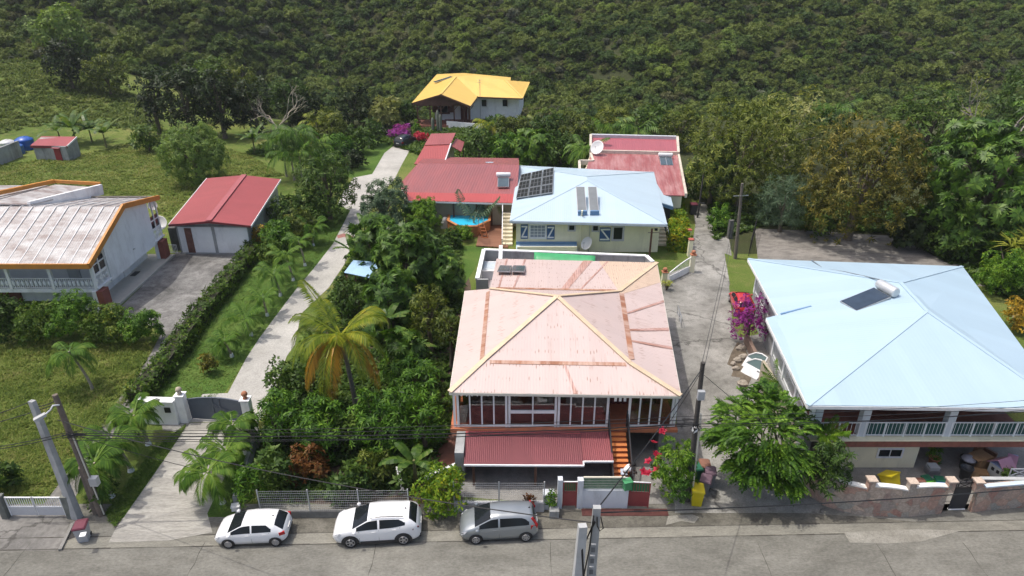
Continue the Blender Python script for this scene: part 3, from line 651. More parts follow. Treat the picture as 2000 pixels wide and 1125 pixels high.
    # flights of steps on both sides
    for sx, xw, nm in ((1, x0-.85, 'left'), (1, x1+.9, 'right')):
        b = MB()
        for i in range(9): b.box((xw, yf+6.2-.55*i, 1.9-.21*(i+.5)), (1.0, .54, .2)); 
        for i in range(9): b.box((xw, yf+6.2-.55*i, (1.9-.21*(i+1))/2), (.96, .5, max(.02, 1.9-.21*(i+1))))
        b.build('side_steps', M('step_cream', (.66, .6, .45), .8, .1), root)
        s = -1 if nm == 'left' else 1
        b = MB(); b.beam((xw+s*.55, yf+6.5, 2.85), (xw+s*.55, yf+1.1, .85), .08, .1)
        for i in range(6): b.beam((xw+s*.55, yf+6.5-i*1.05, 2.85-i*.39), (xw+s*.55, yf+6.5-i*1.05, 1.75-i*.35), .06, .06)
        b.beam((xw+s*.55, yf+1.1, 0), (xw+s*.55, yf+1.1, 1.0), .1, .1); b.build('side_rail', WHITE, root)
    # lower blue roof on the right side
    p, q, r, s = G(1277, 341, 3.45), G(1301, 349, 3.1), G(1315, 403, 2.9), G(1290, 395, 3.3)
    rpart(root, 'side_roof', [[p, q, r, s]], BLUE2, .08); b = MB(); fascia(b, [s, r], .3, .06, -.09); b.build('side_fascia', M('mid_blue', (.13, .25, .42), .5, .1), root)
    b = MB(); b.box((lerp(s, r, .5).x, r.y+2.5, 1.45), (abs(r.x-s.x)*.7, 4.6, 2.9)); b.build('side_shade_block', DARK, root)  # solid near-black block paints the shade under the side roof
    # photovoltaic array on the left slope
    n = (Vector(FL)-Vector(BL)).cross(ap-BL).normalized(); n = n if n.z > 0 else -n
    def on(px, py): # pixel -> on left slope plane
        d = G(px, py, 0)-Vector((0, 0, CAMH)); t = (Vector(BL)-Vector((0, 0, CAMH))).dot(n)/d.dot(n); return Vector((0, 0, CAMH))+d*t
    c00, c10, c11, c01 = on(1018, 344), on(1083, 330), on(1081, 380), on(1008, 391)
    t = thing('solar_array', 'tilted array of nine dark photovoltaic panels on the blue roof', 'solar array', c01)
    o0 = c01
    for i in range(3):
        for j in range(3):
            def bil(u, v): return lerp(lerp(c01, c11, u), lerp(c00, c10, u), v)+n*.22
            u0, u1, v0, v1 = i/3+.008, (i+1)/3-.008, j/3+.008, (j+1)/3-.008
            ps = [bil(u0, v0), bil(u1, v0), bil(u1, v1), bil(u0, v1)]
            b = MB(); b.add(ps+[p_-n*.05 for p_ in ps], [(0, 1, 2, 3), (7, 6, 5, 4), (0, 4, 5, 1), (1, 5, 6, 2), (2, 6, 7, 3), (3, 7, 4, 0)]); pf = b.build('panel', STEEL, t)
            b = MB()
            for k in range(3):
                for l in range(2):
                    uu0, uu1 = lerp(u0, u1, .05+k*.31), lerp(u0, u1, .05+k*.31+.28); vv0, vv1 = lerp(v0, v1, .05+l*.46), lerp(v0, v1, .05+l*.46+.43)
                    b.add([bil(a_, b_)+n*.006 for a_, b_ in ((uu0, vv0), (uu1, vv0), (uu1, vv1), (uu0, vv1))], [(0, 1, 2, 3)])
            b.build('cells', M('photovoltaic_cell', (.018, .02, .026), .18, .3, 2), pf)
    b = MB()
    for u in (.02, .35, .68, .98): b.beam(lerp(c01, c11, u)+n*.1, lerp(c00, c10, u)+n*.1, .06, .16)
    b.build('mounting_rail', STEEL, t)
    # two collectors on the front slope
    sl_ = math.atan2(5.5-E, ap.y-FL.y)
    for px, lb in ((1135, 'grey solar collector on the front of the blue roof, left of its twin'), (1158.5, 'grey solar collector on the front of the blue roof, right of its twin')):
        c = GY(px, 393, lerp(FL.y, ap.y, .5)); c = G(px, 393, 4.75)
        h = heater(lb, c, 0, sl_+.27, .9, 3.5, 0, cat='solar panel'); h['group'] = 'collectors on the front of the blue roof'; h.name = 'solar_collector'
        for ch in h.children:
            if ch.name.startswith('absorber'): ch.data.materials[0] = M('grey_absorber', (.2, .22, .23), .25, .1)
        b = MB(); b.box((0, -1.62, -.62), (.86, .3, .42)); b.build('header_box', M('mid_blue', (.13, .25, .42), .5, .1), h, True)
    b = MB(); c = G(1147, 390, 4.5); b.tube([c+Vector((0, 1.9, .45)), c+Vector((0, -2.2, -.5))], .035, 6); b.tube([c+Vector((-.9, 1.5, .42)), c+Vector((.9, 1.5, .42))], .03, 6); tag(b.build('roof_pipe', STEEL), 'thin metal pipes between two collectors on the blue roof', 'pipe')
    d_ = dish('large white satellite dish mounted on the cream wall between two pipes', Vector((X(1146), yf-.8, Z(470))), .62, math.radians(-48), math.radians(35), (.2, .5, -1.2))
    # thin electricity post with clay pot
    b = MB(); P = G(1268, 505, 0); b.tube([(P.x, P.y, 0), (P.x, P.y, 3.1)], .1, 8); b.tube([(P.x-.35, P.y, 2.7), (P.x+.75, P.y, 2.7)], .03, 6); tag(b.build('meter_post', BROWNT), 'dark wooden meter post with a short crossbar beside the cream wall', 'post')
cream_house()
# ================================================================== right house with the big pale blue roof
def stone_mat():
    m, nt, b = start('crazy_stone'); p = pos(nt); v = nd(nt, 'ShaderNodeTexVoronoi'); v.inputs['Scale'].default_value = 1.75
    e = nd(nt, 'ShaderNodeTexVoronoi', feature='DISTANCE_TO_EDGE'); e.inputs['Scale'].default_value = 1.75
    w = nd(nt, 'ShaderNodeVectorMath', operation='ADD'); nt.links.new(p, w.inputs[0]); nn = nd(nt, 'ShaderNodeTexNoise'); nn.inputs['Scale'].default_value = 2.5; nt.links.new(p, nn.inputs['Vector'])
    s = nd(nt, 'ShaderNodeVectorMath', operation='SCALE'); s.inputs[3].default_value = .35; nt.links.new(nn.outputs['Color'], s.inputs[0]); nt.links.new(s.outputs[0], w.inputs[1])
    nt.links.new(w.outputs[0], v.inputs['Vector']); nt.links.new(w.outputs[0], e.inputs['Vector'])
    sx = nd(nt, 'ShaderNodeSeparateColor'); nt.links.new(v.outputs['Color'], sx.inputs[0])
    c = ramp(nt, sx.outputs[0], [(.0, (.36, .2, .16)), (.2, (.46, .32, .25)), (.4, (.36, .32, .28)), (.6, (.5, .38, .3)), (.8, (.29, .31, .28)), (1, (.36, .19, .15))])
    c = mix(nt, 1.0, c, ramp(nt, noise(nt, p, 8, 5, .7), [(.3, .65), (.7, 1.2)]), 'MULTIPLY')
    c = mix(nt, ramp(nt, e.outputs['Distance'], [(.0, 1.0), (.045, 0.0)]), c, (.27, .24, .2))
    nt.links.new(c, b.inputs['Base Color']); b.inputs['Roughness'].default_value = .85; bump(nt, b, e.outputs['Distance'], .3, .03); return m
STONE = stone_mat()
def right_house():
    E = 5.2; FL, A1, A2, BL, BR = G(1578, 791, E), G(1497, 621, E), G(1520, 615, E), G(1461, 505, E), G(1880, 520, E); FR = Vector((BR.x-3.0, FL.y-.25, E)); FR = G(2085, 797, E)
    ap, a2 = G(1810, 607, 6.8), G(1759, 552, 6.8)
    root = thing('blue_roofed_house', 'two storey house with a wide pale blue hip roof and white balustraded balcony', 'house', (lerp(FL, FR, .5).x, FL.y, 0))
    A1b = Vector((A1.x, A1.y, E)); 
    tt = (A2-FL).dot(ap-FL)
    m = lerp(BL, a2, .0)
    rf = rpart(root, 'roof', [[FL, FR, ap], [FR, BR, a2, ap], [BR, BL, a2], [BL, A2, A1, FL, ap, a2]], BLUE)
    caps(MB(), [(ap, FL), (ap, FR), (ap, a2)], .26, .02, .015).each('ridge_cap', BLUE, rf)
    caps(MB(), [(a2, BL), (a2, BR)], .22, .02, .015).each('ridge_cap', BLUE, rf)
    caps(MB(), [(A2+Vector((.15, 0, .05)), A2+Vector((2.3, .45, .4)))], .12, .05, .02).build('step_flashing', M('mid_blue', (.13, .25, .42), .5, .1), rf)
    fascia(MB(), [BL, A2, A1, FL, FR, BR], .2, .07, -.05).build('fascia', WHITE, root)
    b = MB(); p = [G(1585, 508, 5.35), G(1607, 524, 5.75), G(1650, 531, 6.1), G(1718, 546, 6.75)]; b.tube(p, .045, 6); tag(b.build('roof_cable', M('grey_conduit', (.16, .19, .22), .5, .1)), 'dark conduit crossing the back of the wide blue roof', 'cable')
    yf = FL.y+.75; X = lambda px: GY(px, 830, yf).x; ZF = 2.45
    xl, xr = X(1592), FR.x-.4
    frets(MB(), (xl, yf-.55, E-.25), (xr, yf-.55, E-.25), .26, .16).build('fretwork', M('pale_fret', (.55, .58, .6), .5, .05), root)
    b = MB(); b.box(((xl+xr)/2+.3, yf+2.2, ZF-.25), (xr-xl-.3, 4.9, .45)); b.build('balcony_slab', M('tiled_slab_edge', (.27, .1, .07), .7, .25, 3, grime=.2), root)
    b = MB(); b.box(((xl+xr)/2, yf-.15, ZF+.03), (xr-xl+.4, .35, .1)); b.build('balcony_kerb', CREAM, root)
    for px, w in ((1592, .4), (1685, .42), (1853, .42), (2035, .42)): 
        b = MB(); b.box((X(px)+.1, yf+.2, (ZF+E)/2), (w, w, E-ZF-.15)); b.build('column', M('pale_column', (.62, .66, .69), .6, .05, grime=.15), root)
    for a, c, n in ((1600, 1680, 2), (1692, 1848, 4), (1860, 2030, 4)): railing(root, (X(a), yf, 0), (X(c), yf, 0), ZF+.08, .95, .21, WHITE, .018, n)
    gs = M('dark_green_screen', (.02, .085, .075), .6, .2, 3)
    b = MB(); b.box(((X(1692)+X(1848))/2, yf+.06, ZF+.55), (X(1848)-X(1692), .02, .85)); b.box(((X(1860)+X(2030))/2, yf+.06, ZF+.55), (X(2030)-X(1860), .02, .85)); b.each('balcony_screen', gs, root)
    b = MB(); b.prism([(xl+1.2, yf+2.6), (xr, yf+2.6), (BR.x-.8, BR.y-.8), (BL.x+.9, BL.y-.8), (A2.x+1.2, A2.y)], ZF, E-.05); b.build('upper_wall', M('brown_grey_wall', (.2, .17, .15), .8, .2), root)
    # ground floor front: cream room, carport to its right
    yg = yf+.35; x0, x1 = X(1668), X(1820)
    b = MB(); b.prism([(x0, yg), (x1, yg), (x1+.2, yg+6), (x0, yg+6)], 0, ZF-.48); b.build('room', CREAM, root)
    c = GY(1738, 884, yg); window_y(root, c.x, yg, c.z, 1.3, .5, nx=2, fw=.1)
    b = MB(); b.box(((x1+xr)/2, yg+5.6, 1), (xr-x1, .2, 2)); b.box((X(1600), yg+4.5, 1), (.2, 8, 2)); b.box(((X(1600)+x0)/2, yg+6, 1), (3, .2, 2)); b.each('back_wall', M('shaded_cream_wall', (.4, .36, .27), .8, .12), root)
    b = MB(); b.box((X(1866)+.3, yg+3.8, 1), (.35, .35, 1.98)); b.box((X(1990), yg+2, 1), (.4, .5, 1.98)); b.each('pillar', CREAM, root)
    # side gallery facing the lane
    def side(p, q, n0):
        d = Vector((.75, 0, 0)); p = p+d; q = q+d
        for i in range(n0+1):
            c = lerp(p, q, i/n0); b = MB(); b.box((c.x, c.y, (ZF+E)/2), (.22, .22, E-ZF-.15)); b.build('column', WHITE, root)
        for i in range(n0): railing(root, lerp(p, q, (i+.06)/n0), lerp(p, q, (i+.94)/n0), ZF+.1, .95, .17, WHITE, .03)
        b = MB(); b.beam(up(p, ZF-.2), up(q, ZF-.2), .25, .55); b.build('side_slab', GREYW, root)
        b = MB(); b.beam(up(lerp(p, q, .02)+Vector((.3, 0, 0)), 1.0), up(lerp(p, q, .98)+Vector((.3, 0, 0)), 1.0), .2, 2.0); b.build('side_wall', GREYW, root)
    side(A2+Vector((.1, -.4, 0)), BL+Vector((0, -.6, 0)), 3); side(FL+Vector((0, .8, 0)), A1+Vector((0, -.3, 0)), 3)
    sl2 = math.atan2(1.6, 7.5)
    # heater with its tank towards the ridge
    c = G(1690, 588, 6.25); h = heater('dark solar collector with a silver cylinder tank on the wide blue roof', c, math.radians(-90+18), sl2+.02, 1.5, 2.7, 1.55, .34)
    for ch in h.children:
        if ch.name.startswith('absorber'): ch.data.materials[0] = M('navy_absorber', (.035, .055, .085), .25, .2)
        if ch.name.startswith('tank'): ch.data.materials[0] = M('silver_tank', (.6, .62, .63), .3, .06, metal=.35)
    return yf, X
RYF, RX = right_house()

# ================================================================== left white house with orange trim
def left_house():
    E = 4.6; xg = -33.6
    F = Vector((xg, 50.0, E)); R = Vector((xg-.1, 56.7, 7.15)); B = Vector((xg-.4, 63.2, 5.75)); w = 11.2
    W = lambda p, d=w: Vector((p.x-d, p.y, p.z))
    root = thing('white_gabled_house', 'white balconied house with rust-stained pale roof and orange trim', 'house', (xg-6, 52, 0))
    LR = M_roof('stained_white_roof', (.56, .555, .55), (.45, .44, .43), .2, rust=.25, dirt=.35, fade=(.19, .13, .115), fadeamt=.85, bstr=.45, sheet=1.05, fsc=(.3, .75, 1))
    rf = rpart(root, 'roof', [[W(F), F, R, W(R)], [W(R), R, B, W(B)]], LR)
    b = MB(); n = 11
    for i in range(n):
        t = (i+.5)/n; b.beam(lerp(F, W(F), t)+Vector((0, .1, .03)), lerp(R, W(R), t)+Vector((0, -.05, .03)), .09, .07); b.beam(lerp(R, W(R), t)+Vector((0, .05, .03)), lerp(B, W(B), t)+Vector((0, -.1, .03)), .09, .07)
    b.build('sheet_seam', M('seam_grey', (.58, .58, .58), .6, .2, 2, grime=.4), rf)
    b = MB(); b.beam(F+Vector((.15, -.05, -.05)), W(F)+Vector((0, -.05, -.05)), .14, .42); b.beam(F+Vector((.16, -.1, .02)), R+Vector((.16, 0, .06)), .2, .45); b.beam(R+Vector((.165, 0, .055)), B+Vector((.165, .1, .02)), .2, .44); b.build('orange_fascia', ORANGE, root)
    b = MB(); b.beam(B+Vector((0, .08, .0)), W(B, 6.3)+Vector((0, .08, 0)), .16, .3); b.build('rear_coping', M('mossy_coping', (.2, .18, .15), .8, .3, 2), root)
    # fire wall with orange edge and the next roof beyond it
    wx = xg-w-.2; f0, r0 = Vector((wx, 49.3, E+.1)), Vector((wx, 56.9, 7.6))
    b = MB(); b.add([(wx-.14, 49.6, 0), (wx-.14, 56.9, 0), r0-Vector((.14, 0, 0)), f0-Vector((.14, -.3, 0)), (wx+.14, 49.6, 0), (wx+.14, 56.9, 0), r0+Vector((.14, 0, 0)), f0+Vector((.14, .3, 0))], [(0, 3, 2, 1), (4, 5, 6, 7), (0, 4, 7, 3), (1, 2, 6, 5), (3, 7, 6, 2)]); b.build('fire_wall', WHITE, root)
    b = MB(); b.beam(f0+Vector((-.1, 0, .12)), r0+Vector((-.1, 0, .12)), .3, .3); b.build('fire_wall_cap', ORANGE, root)
    c0 = Vector((wx-.2, 50, E)); c1 = Vector((wx-.2, 56.8, 7.15)); rpart(root, 'next_roof', [[W(c0, 12), c0, c1, W(c1, 12)]], LR)
    d1 = Vector((xg-6.6, 61.5, 6.7)); d2 = Vector((xg-7.0, 66.5, 6.9))
    rpart(root, 'rear_roof', [[(xg-12.2, 57, 7.3), (xg-8.0, 57, 7.25), (d1.x, 64.8, 6.3), (xg-10.8, 64.8, 6.6)]], LR)
    b = MB(); b.beam((xg-6.4, 64.8, 6.1), (xg-8.3, 57.0, 7.0), .3, 1.0); b.build('parapet', WHITE, root)
    b = MB(); b.beam((xg-6.5, 65, 6.6), (xg-11, 65, 6.85), .2, .3); b.beam((xg-11, 65, 6.85), (xg-13.6, 57.2, 7.65), .3, .35); b.build('rear_fascia', ORANGE, root)
    rpart(root, 'valley_roof', [[(xg-24, 57, 7.3), (xg-12.5, 57, 7.3), (xg-11.2, 64.5, 6.6), (xg-24, 64.5, 6.6)]], LR)
    # upper floor: slab, gable wall, walls set back behind the balcony
    ZF = 2.15; y0, y1 = F.y+.75, B.y-.6
    def gz(y): return lerp(F, R, (y-F.y)/(R.y-F.y)).z-.12 if y < R.y else lerp(R, B, (y-R.y)/(B.y-R.y)).z-.12
    def gable(ya, yb, x, th, z0):
        ys = [ya, R.y, yb]; b = MB(); k = 3
        vs = [(x-th/2, y, z0) for y in ys]+[(x-th/2, y, gz(y)) for y in ys]; vs += [(v[0]+th, v[1], v[2]) for v in vs]
        b.add(vs, [(0, 3, 4, 1), (1, 4, 5, 2), (6, 7, 10, 9), (7, 8, 11, 10), (0, 6, 9, 3), (2, 5, 11, 8), (0, 1, 7, 6), (1, 2, 8, 7), (3, 9, 10, 4), (4, 10, 11, 5)]); return b
    gw = gable(y0+2.1, y1-1.7, xg-.35, .25, ZF-.25).build('gable_wall', WHITED, root)
    b = MB(); b.box((xg-.35-6.2, (y0+y1)/2, ZF-.15), (12.4, y1-y0, .32)); b.build('floor_slab', WHITED, root)
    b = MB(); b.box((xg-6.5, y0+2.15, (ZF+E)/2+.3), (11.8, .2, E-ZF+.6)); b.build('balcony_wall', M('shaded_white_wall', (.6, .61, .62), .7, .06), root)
    b = MB(); b.box((xg-3.2, y0+2.0, ZF+1.05), (1.0, .1, 2.1)); b.build('balcony_door', M('grey_door', (.36, .38, .38), .5, .05), root)
    # glazed openings with ornamental railings at both ends of the gable
    for ya, yb in ((y0+.1, y0+2.0), (y1-1.65, y1-.05)):
        b = MB()
        for yy in (ya, (ya+yb)/2, yb): b.box((xg-.35, yy, (ZF+gz(yy))/2+.1), (.14, .1, gz(yy)-ZF))
        for zz in (ZF+1.05, ZF+1.15, ZF+1.95): b.box((xg-.35, (ya+yb)/2, zz), (.12, yb-ya, .09))
        b.build('side_window', WHITE, root)
        b = MB(); b.box((xg-.38, (ya+yb)/2, ZF+1.75), (.03, yb-ya, 1.2)); b.build('side_pane', GLASS, root)
        b = MB()
        for i in range(14):
            yy = lerp(ya, yb, i/13); b.box((xg-.32, yy, ZF+.55), (.03, .03, .95))
        for i in range(4): b.lathe((xg-.32, lerp(ya, yb, (i+.5)/4), ZF+.45), [(.05, 0), (.1, .1), (.1, .2), (.05, .3)], 6)
        b.build('side_railing', WHITE, root)
        b = MB(); b.box((xg-.3, (ya+yb)/2, ZF+.03), (.3, yb-ya+.2, .12)); b.build('side_sill', WHITED, root)
    for i in range(4):
        xx = xg-.35-3.45*i; b = MB(); b.box((xx, y0+.05, (ZF+E)/2), (.24, .24, E-ZF)); b.build('balcony_column', WHITE, root)
        if i < 3:
            o = railing(root, (xx-.15, y0+.02, 0), (xx-3.3, y0+.02, 0), ZF, .95, .16, WHITE, .035, 0, 'balcony_railing')
            b = MB()
            for j in range(9):
                c = xx-.3-j*.36; b.lathe((c, y0-.0, ZF+.3), [(.04, 0), (.11, .12), (.11, .3), (.04, .45)], 6, 1, .3)
            b.build('railing_ornament', WHITED, root)
    # ground floor
    b = MB(); b.box((xg-6.9, (y0+y1)/2+.6, ZF/2-.2), (10.2, y1-y0-3, ZF-.35)); b.build('lower_wall', WHITED, root)
    b = MB(); b.box((xg-9.5, y0+2.0, .95), (2.4, .2, 1.9)); b.build('garage_door', MAROON, root)
    b = MB(); b.box((xg-.9, (y0+y1)/2, .1), (2.6, y1-y0, .2)); b.build('terrace', M('cream_tile', (.45, .43, .38), .6, .08, 2), root)
    for yy in (y0+.35, y1-.7): b = MB(); b.box((xg-.15, yy, ZF/2-.1), (.5, 1.0, ZF-.15)); b.build('red_pillar', BRICKRED, root)
    for yy in (y0+.35, y1-.7): b = MB(); b.box((xg-.58, yy, ZF/2-.1), (.34, 1.01, ZF-.16)); b.build('white_pillar', WHITE, root)
    b = MB(); b.box((xg-1.75, y0+7, 1.0), (.1, 1.1, 1.8)); b.build('front_door', WHITE, root); b = MB(); b.box((xg-1.2, y0+7.2, .215), (.5, 1, .02)); b.build('door_mat', BLACK, root)
    railing(root, (xg-.9, y1+.3, 0), (xg+.7, y1+.1, 0), .2, .9, .14, WHITE, .03)
    b = MB(); b.lathe((xg-.21, y0+6.3, 3.0), [(.0, 0), (.14, .05), (.0, .1)], 10); b.build('wall_lamp', GREYW, root)
    b = MB(); b.box((xg+1.0, 66.5, 1.2), (2.8, 5.2, 2.4)); b.build('annex', M('black_annex', (.1, .1, .1), .9, .4, 1), root)
    dish('round white satellite dish behind the white gable near the garage roof', GY(311, 437, 63.4), .72, math.radians(20), math.radians(42), (-.7, 0, -.2))
    dish('small satellite dish up against the orange roof edge of the white house', GY(298, 402, 64.2), .42, math.radians(30), math.radians(25), (-.5, -.2, -.2))
left_house()

# ================================================================== garage with the red roof
def garage():
    E = 3.1; FL, FR, BR, BL = G(329, 439, E), G(490, 441, E), G(548, 350, E), G(404, 348, E); f, r = G(407, 432, 3.75), G(477, 342, 3.75)
    root = thing('garage', 'white double garage with a red gabled sheet roof beside the forecourt', 'garage', (lerp(FL, FR, .5).x, FL.y+.8, 0))
    rf = rpart(root, 'roof', [[FL, f, r, BL], [f, FR, BR, r]], RTILE)
    b = MB(); b.beam(f+Vector((0, 0, .07)), r+Vector((0, 0, .07)), .55, .05); b.build('ridge_cap', M('dusty_red', (.36, .1, .11), .6, .1), rf)
    b = MB(); b.beam(FL+Vector((0, -.03, -.08)), f+Vector((0, -.03, -.08)), .06, .2); b.beam(f+Vector((0, -.032, -.08)), FR+Vector((0, -.03, -.08)), .06, .2); b.build('barge_board', M('barge_red', (.22, .04, .045), .5, .1), root)
    b = MB(); b.beam(FR+Vector((.02, 0, -.08)), BR+Vector((.02, 0, -.08)), .06, .2); b.beam(FL+Vector((-.02, 0, -.08)), BL+Vector((-.02, 0, -.08)), .06, .2); b.build('gutter', WHITE, root)
    d = Vector((0, .3, 0)); a = lerp(FL, FR, .06)+d; c = lerp(FL, FR, .94)+d; e = lerp(BL, BR, .95)-d; g = lerp(BL, BR, .05)-d; m = Vector((f.x, lerp(a, c, (f.x-a.x)/(c.x-a.x)).y, 0))
    b = MB(); vs = [up(a, 0), up(c, 0), up(e, 0), up(g, 0), up(a, E-.08), up(c, E-.08), up(e, E-.08), up(g, E-.08), Vector((m.x, m.y, 3.6)), Vector((r.x, r.y-.75, 3.6))]
    b.add(vs, [(0, 1, 5, 8, 4), (1, 2, 6, 5), (2, 3, 7, 9, 6), (3, 0, 4, 7), (0, 3, 2, 1)]); b.build('wall', GREYW, root)
    def front(t0, t1, z0, z1, mat, name, off=.05):
        p = lerp(a, c, t0); q = lerp(a, c, t1); b = MB(); b.beam(up(p, (z0+z1)/2)-Vector((0, off, 0)), up(q, (z0+z1)/2)-Vector((0, off, 0)), .08, z1-z0); return b.build(name, mat, root)
    front(.03, .5, .12, 2.8, WHITE, 'garage_door'); front(.54, .99, .12, 2.8, WHITE, 'garage_door'); front(.12, .215, .12, 2.7, M('rusty_board', (.17, .08, .06), .8, .5, 2), 'rusty_panel', .11); front(.5, .54, 0, 2.9, GREYW, 'post', .1); front(0, 1, 0, .1, GREYW, 'sill', .16); front(0, 1, 2.86, 2.95, GREYW, 'lintel', .08)
garage()
# ================================================================== small shed, block wall, tanks
def shed():
    a, c = G(59, 284, 2.15), G(131, 285, 2.15); d, e = G(150, 267, 2.75), G(81, 266, 2.75)
    root = thing('shed', 'small bare block shed with red sheet roof and red door in the field', 'shed', (lerp(a, c, .5).x, a.y, 0))
    rpart(root, 'roof', [[a, c, d, e]], RTILE); b = MB(); fascia(b, [a, c], .35, .08, .0); b.build('fascia', M('barge_red', (.22, .04, .045), .5, .1), root); b = MB(); fascia(b, [c, d], .2, .08, .04); b.build('verge', WHITE, root)
    A, C = G(72, 312), G(136, 315); D = G(159, 304); B = Vector((A.x+D.x-C.x, D.y, 0)); b = MB(); vs = [A, C, D, B, up(A, 2.1), up(C, 2.1), up(D, 2.68), up(B, 2.68)]
    b.add(vs, [(0, 1, 5, 4), (1, 2, 6, 5), (2, 3, 7, 6), (3, 0, 4, 7), (4, 5, 6, 7)]); b.build('wall', GREYW, root)
    p, q = lerp(A, C, .62), lerp(A, C, .81); b = MB(); b.beam(up(p, .9)-Vector((0, .06, 0)), up(q, .9)-Vector((0, .06, 0)), .08, 1.8); b.build('door', M('shed_red', (.3, .035, .04), .5, .1), root); b = MB(); b.beam(up(p, 1.88)-Vector((.1, .2, 0)), up(q, 1.88)+Vector((.1, -.2, 0)), .4, .08); b.build('canopy', M('dusty_red', (.36, .1, .11), .6, .1), root)
    b = MB(); p, q = G(-70, 352), G(44, 305); b.beam(up(p, 1.1), up(q, 1.1), .2, 2.2); b.beam(up(p, 2.24), up(q, 2.24), .26, .08); tag(b.build('block_wall', GREYW), 'grey block wall at the left edge beside the blue tanks', 'wall')
    for px, py, r, h, col, lab in ((52, 291, 1.25, 1.9, (.02, .1, .42), 'wide blue water tank behind the block wall, nearest the shed'), (33, 300, 1.1, 1.5, (.05, .14, .42), 'faded blue water tank half hidden by the block wall'), (18, 292, 1.1, 1.5, (.6, .6, .58), 'white water tank behind the block wall')):
        p = G(px, py); t = thing('water_tank', lab, 'water tank', p, 'water tanks behind the block wall'); b = MB(); b.lathe((0, 0, 0), [(r, 0), (r, .3*h), (r*1.02, .32*h), (r, .35*h), (r, .7*h), (r*1.02, .72*h), (r*.96, .8*h), (r*.5, .97*h), (.1, h)], 20); b.build('body', M('tank_%d' % px, col, .35, .1), t, True); b = MB(); b.lathe((0, 0, h*.94), [(.3, 0), (.32, .1), (.2, .14)], 12); b.build('lid', M('tank_%d' % px, col, .35, .1), t, True)
shed()
# ================================================================== long red roofed house
def red_house():
    E = 3.0; FL, FR, RR, RL = G(797, 392, E), G(1010, 397, E), G(1014, 322, 4.6), G(816, 319, 4.6); ML, MR = G(787, 372, 3.4), G(1010, 375, 3.4); LL = G(779, 361, 3.3)
    root = thing('long_red_house', 'low house with long dusty red roof and a raised rear wing beside the driveway', 'house', (FL.x+5, FL.y+.5, 0))
    B = lambda p: Vector((p.x, p.y+6.5, p.z-1.0))
    rf = rpart(root, 'roof', [[FL, FR, MR, ML], [LL, ML, MR, RR, RL], [RL, RR, B(RR), B(RL)]], M_roof('dusty_red_roof', (.30, .10, .10), (.265, .092, .095), .3, dirt=.2, fade=(.37, .105, .1), fadeamt=.5))
    z = Vector((0, 0, .03)); MB().facets([[FL+z, FR+z, lerp(FR, MR, .8)+z, lerp(FL, ML, .8)+z]], .01).build('bright_strip', M_roof('fresh_red', (.44, .075, .07), (.4, .07, .065), .3), rf)
    fascia(MB(), [LL, ML, FL, FR], .16, .06, -.03).build('gutter', WHITE, root)
    b = MB(); b.prism([(LL.x+1.0, FL.y+1), (FR.x, FR.y+1), (RR.x, RR.y+5.5), (RL.x+1.2, RL.y+5.5)], 0, 2.9); b.build('wall', M('dim_cream_wall', (.42, .38, .28), .8, .1), root)
    b = MB()
    for px in (800, 840, 885, 930, 960): p = G(px, 393, E); b.box((p.x, p.y+.25, 1.45), (.16, .16, 2.9))
    b.each('veranda_post', BROWNT, root)
    # rear wing climbing along the driveway
    p0, p1, p2, p3 = G(809, 320, 3.7), G(868, 319, 3.7), G(880, 283, 4.4), G(829, 285, 4.4); q2, q3 = G(890, 259.5, 4.9), G(842, 261, 4.9)
    rpart(root, 'wing_roof', [[p0, p1, p2, p3]], M_roof('wing_red', (.40, .085, .08), (.37, .08, .078), .3)); rpart(root, 'wing_upper_roof', [[p3+z*4, p2+z*4, q2, q3]], RROOF)
    s0, s1, s2, s3 = G(882, 285, 4.2), G(901, 296, 3.6), G(907, 277, 3.6), G(890, 270, 4.2)
    rpart(root, 'side_roof', [[s0, s1, s2, s3]], RROOF); b = MB(); b.prism([(p0.x+.4, p0.y), (p1.x-.3, p1.y), (q2.x-.3, q2.y-.5), (q3.x+.4, q3.y-.5)], 0, 3.6); b.build('wing_wall', M('dim_cream_wall', (.42, .38, .28), .8, .1), root)
    b = MB()
    for p in (s1, s2): b.box((p.x-.2, p.y+.1, 1.75), (.12, .12, 3.5))
    b.each('wing_post', BROWNT, root); b = MB(); b.beam(p1+Vector((.05, 0, .1)), p2+Vector((.05, 0, .1)), .12, .25); b.build('wing_verge', WHITE, root)
    heater('solar water heater with white tank on the dusty red roof beside the blue roof', G(983, 358, 3.85), 0, math.atan2(1.6, 8)+.05, 1.25, 2.0, 1.6)
    p = G(955, 322, 4.6); b = MB(); b.box((p.x, p.y+1.6, 4.3), (.9, 1.2, .1)); tag(b.build('skylight', M('sky_light_glass', (.4, .5, .58), .2, .1)), 'pale rooflight behind the ridge of the dusty red roof', 'skylight')
red_house()
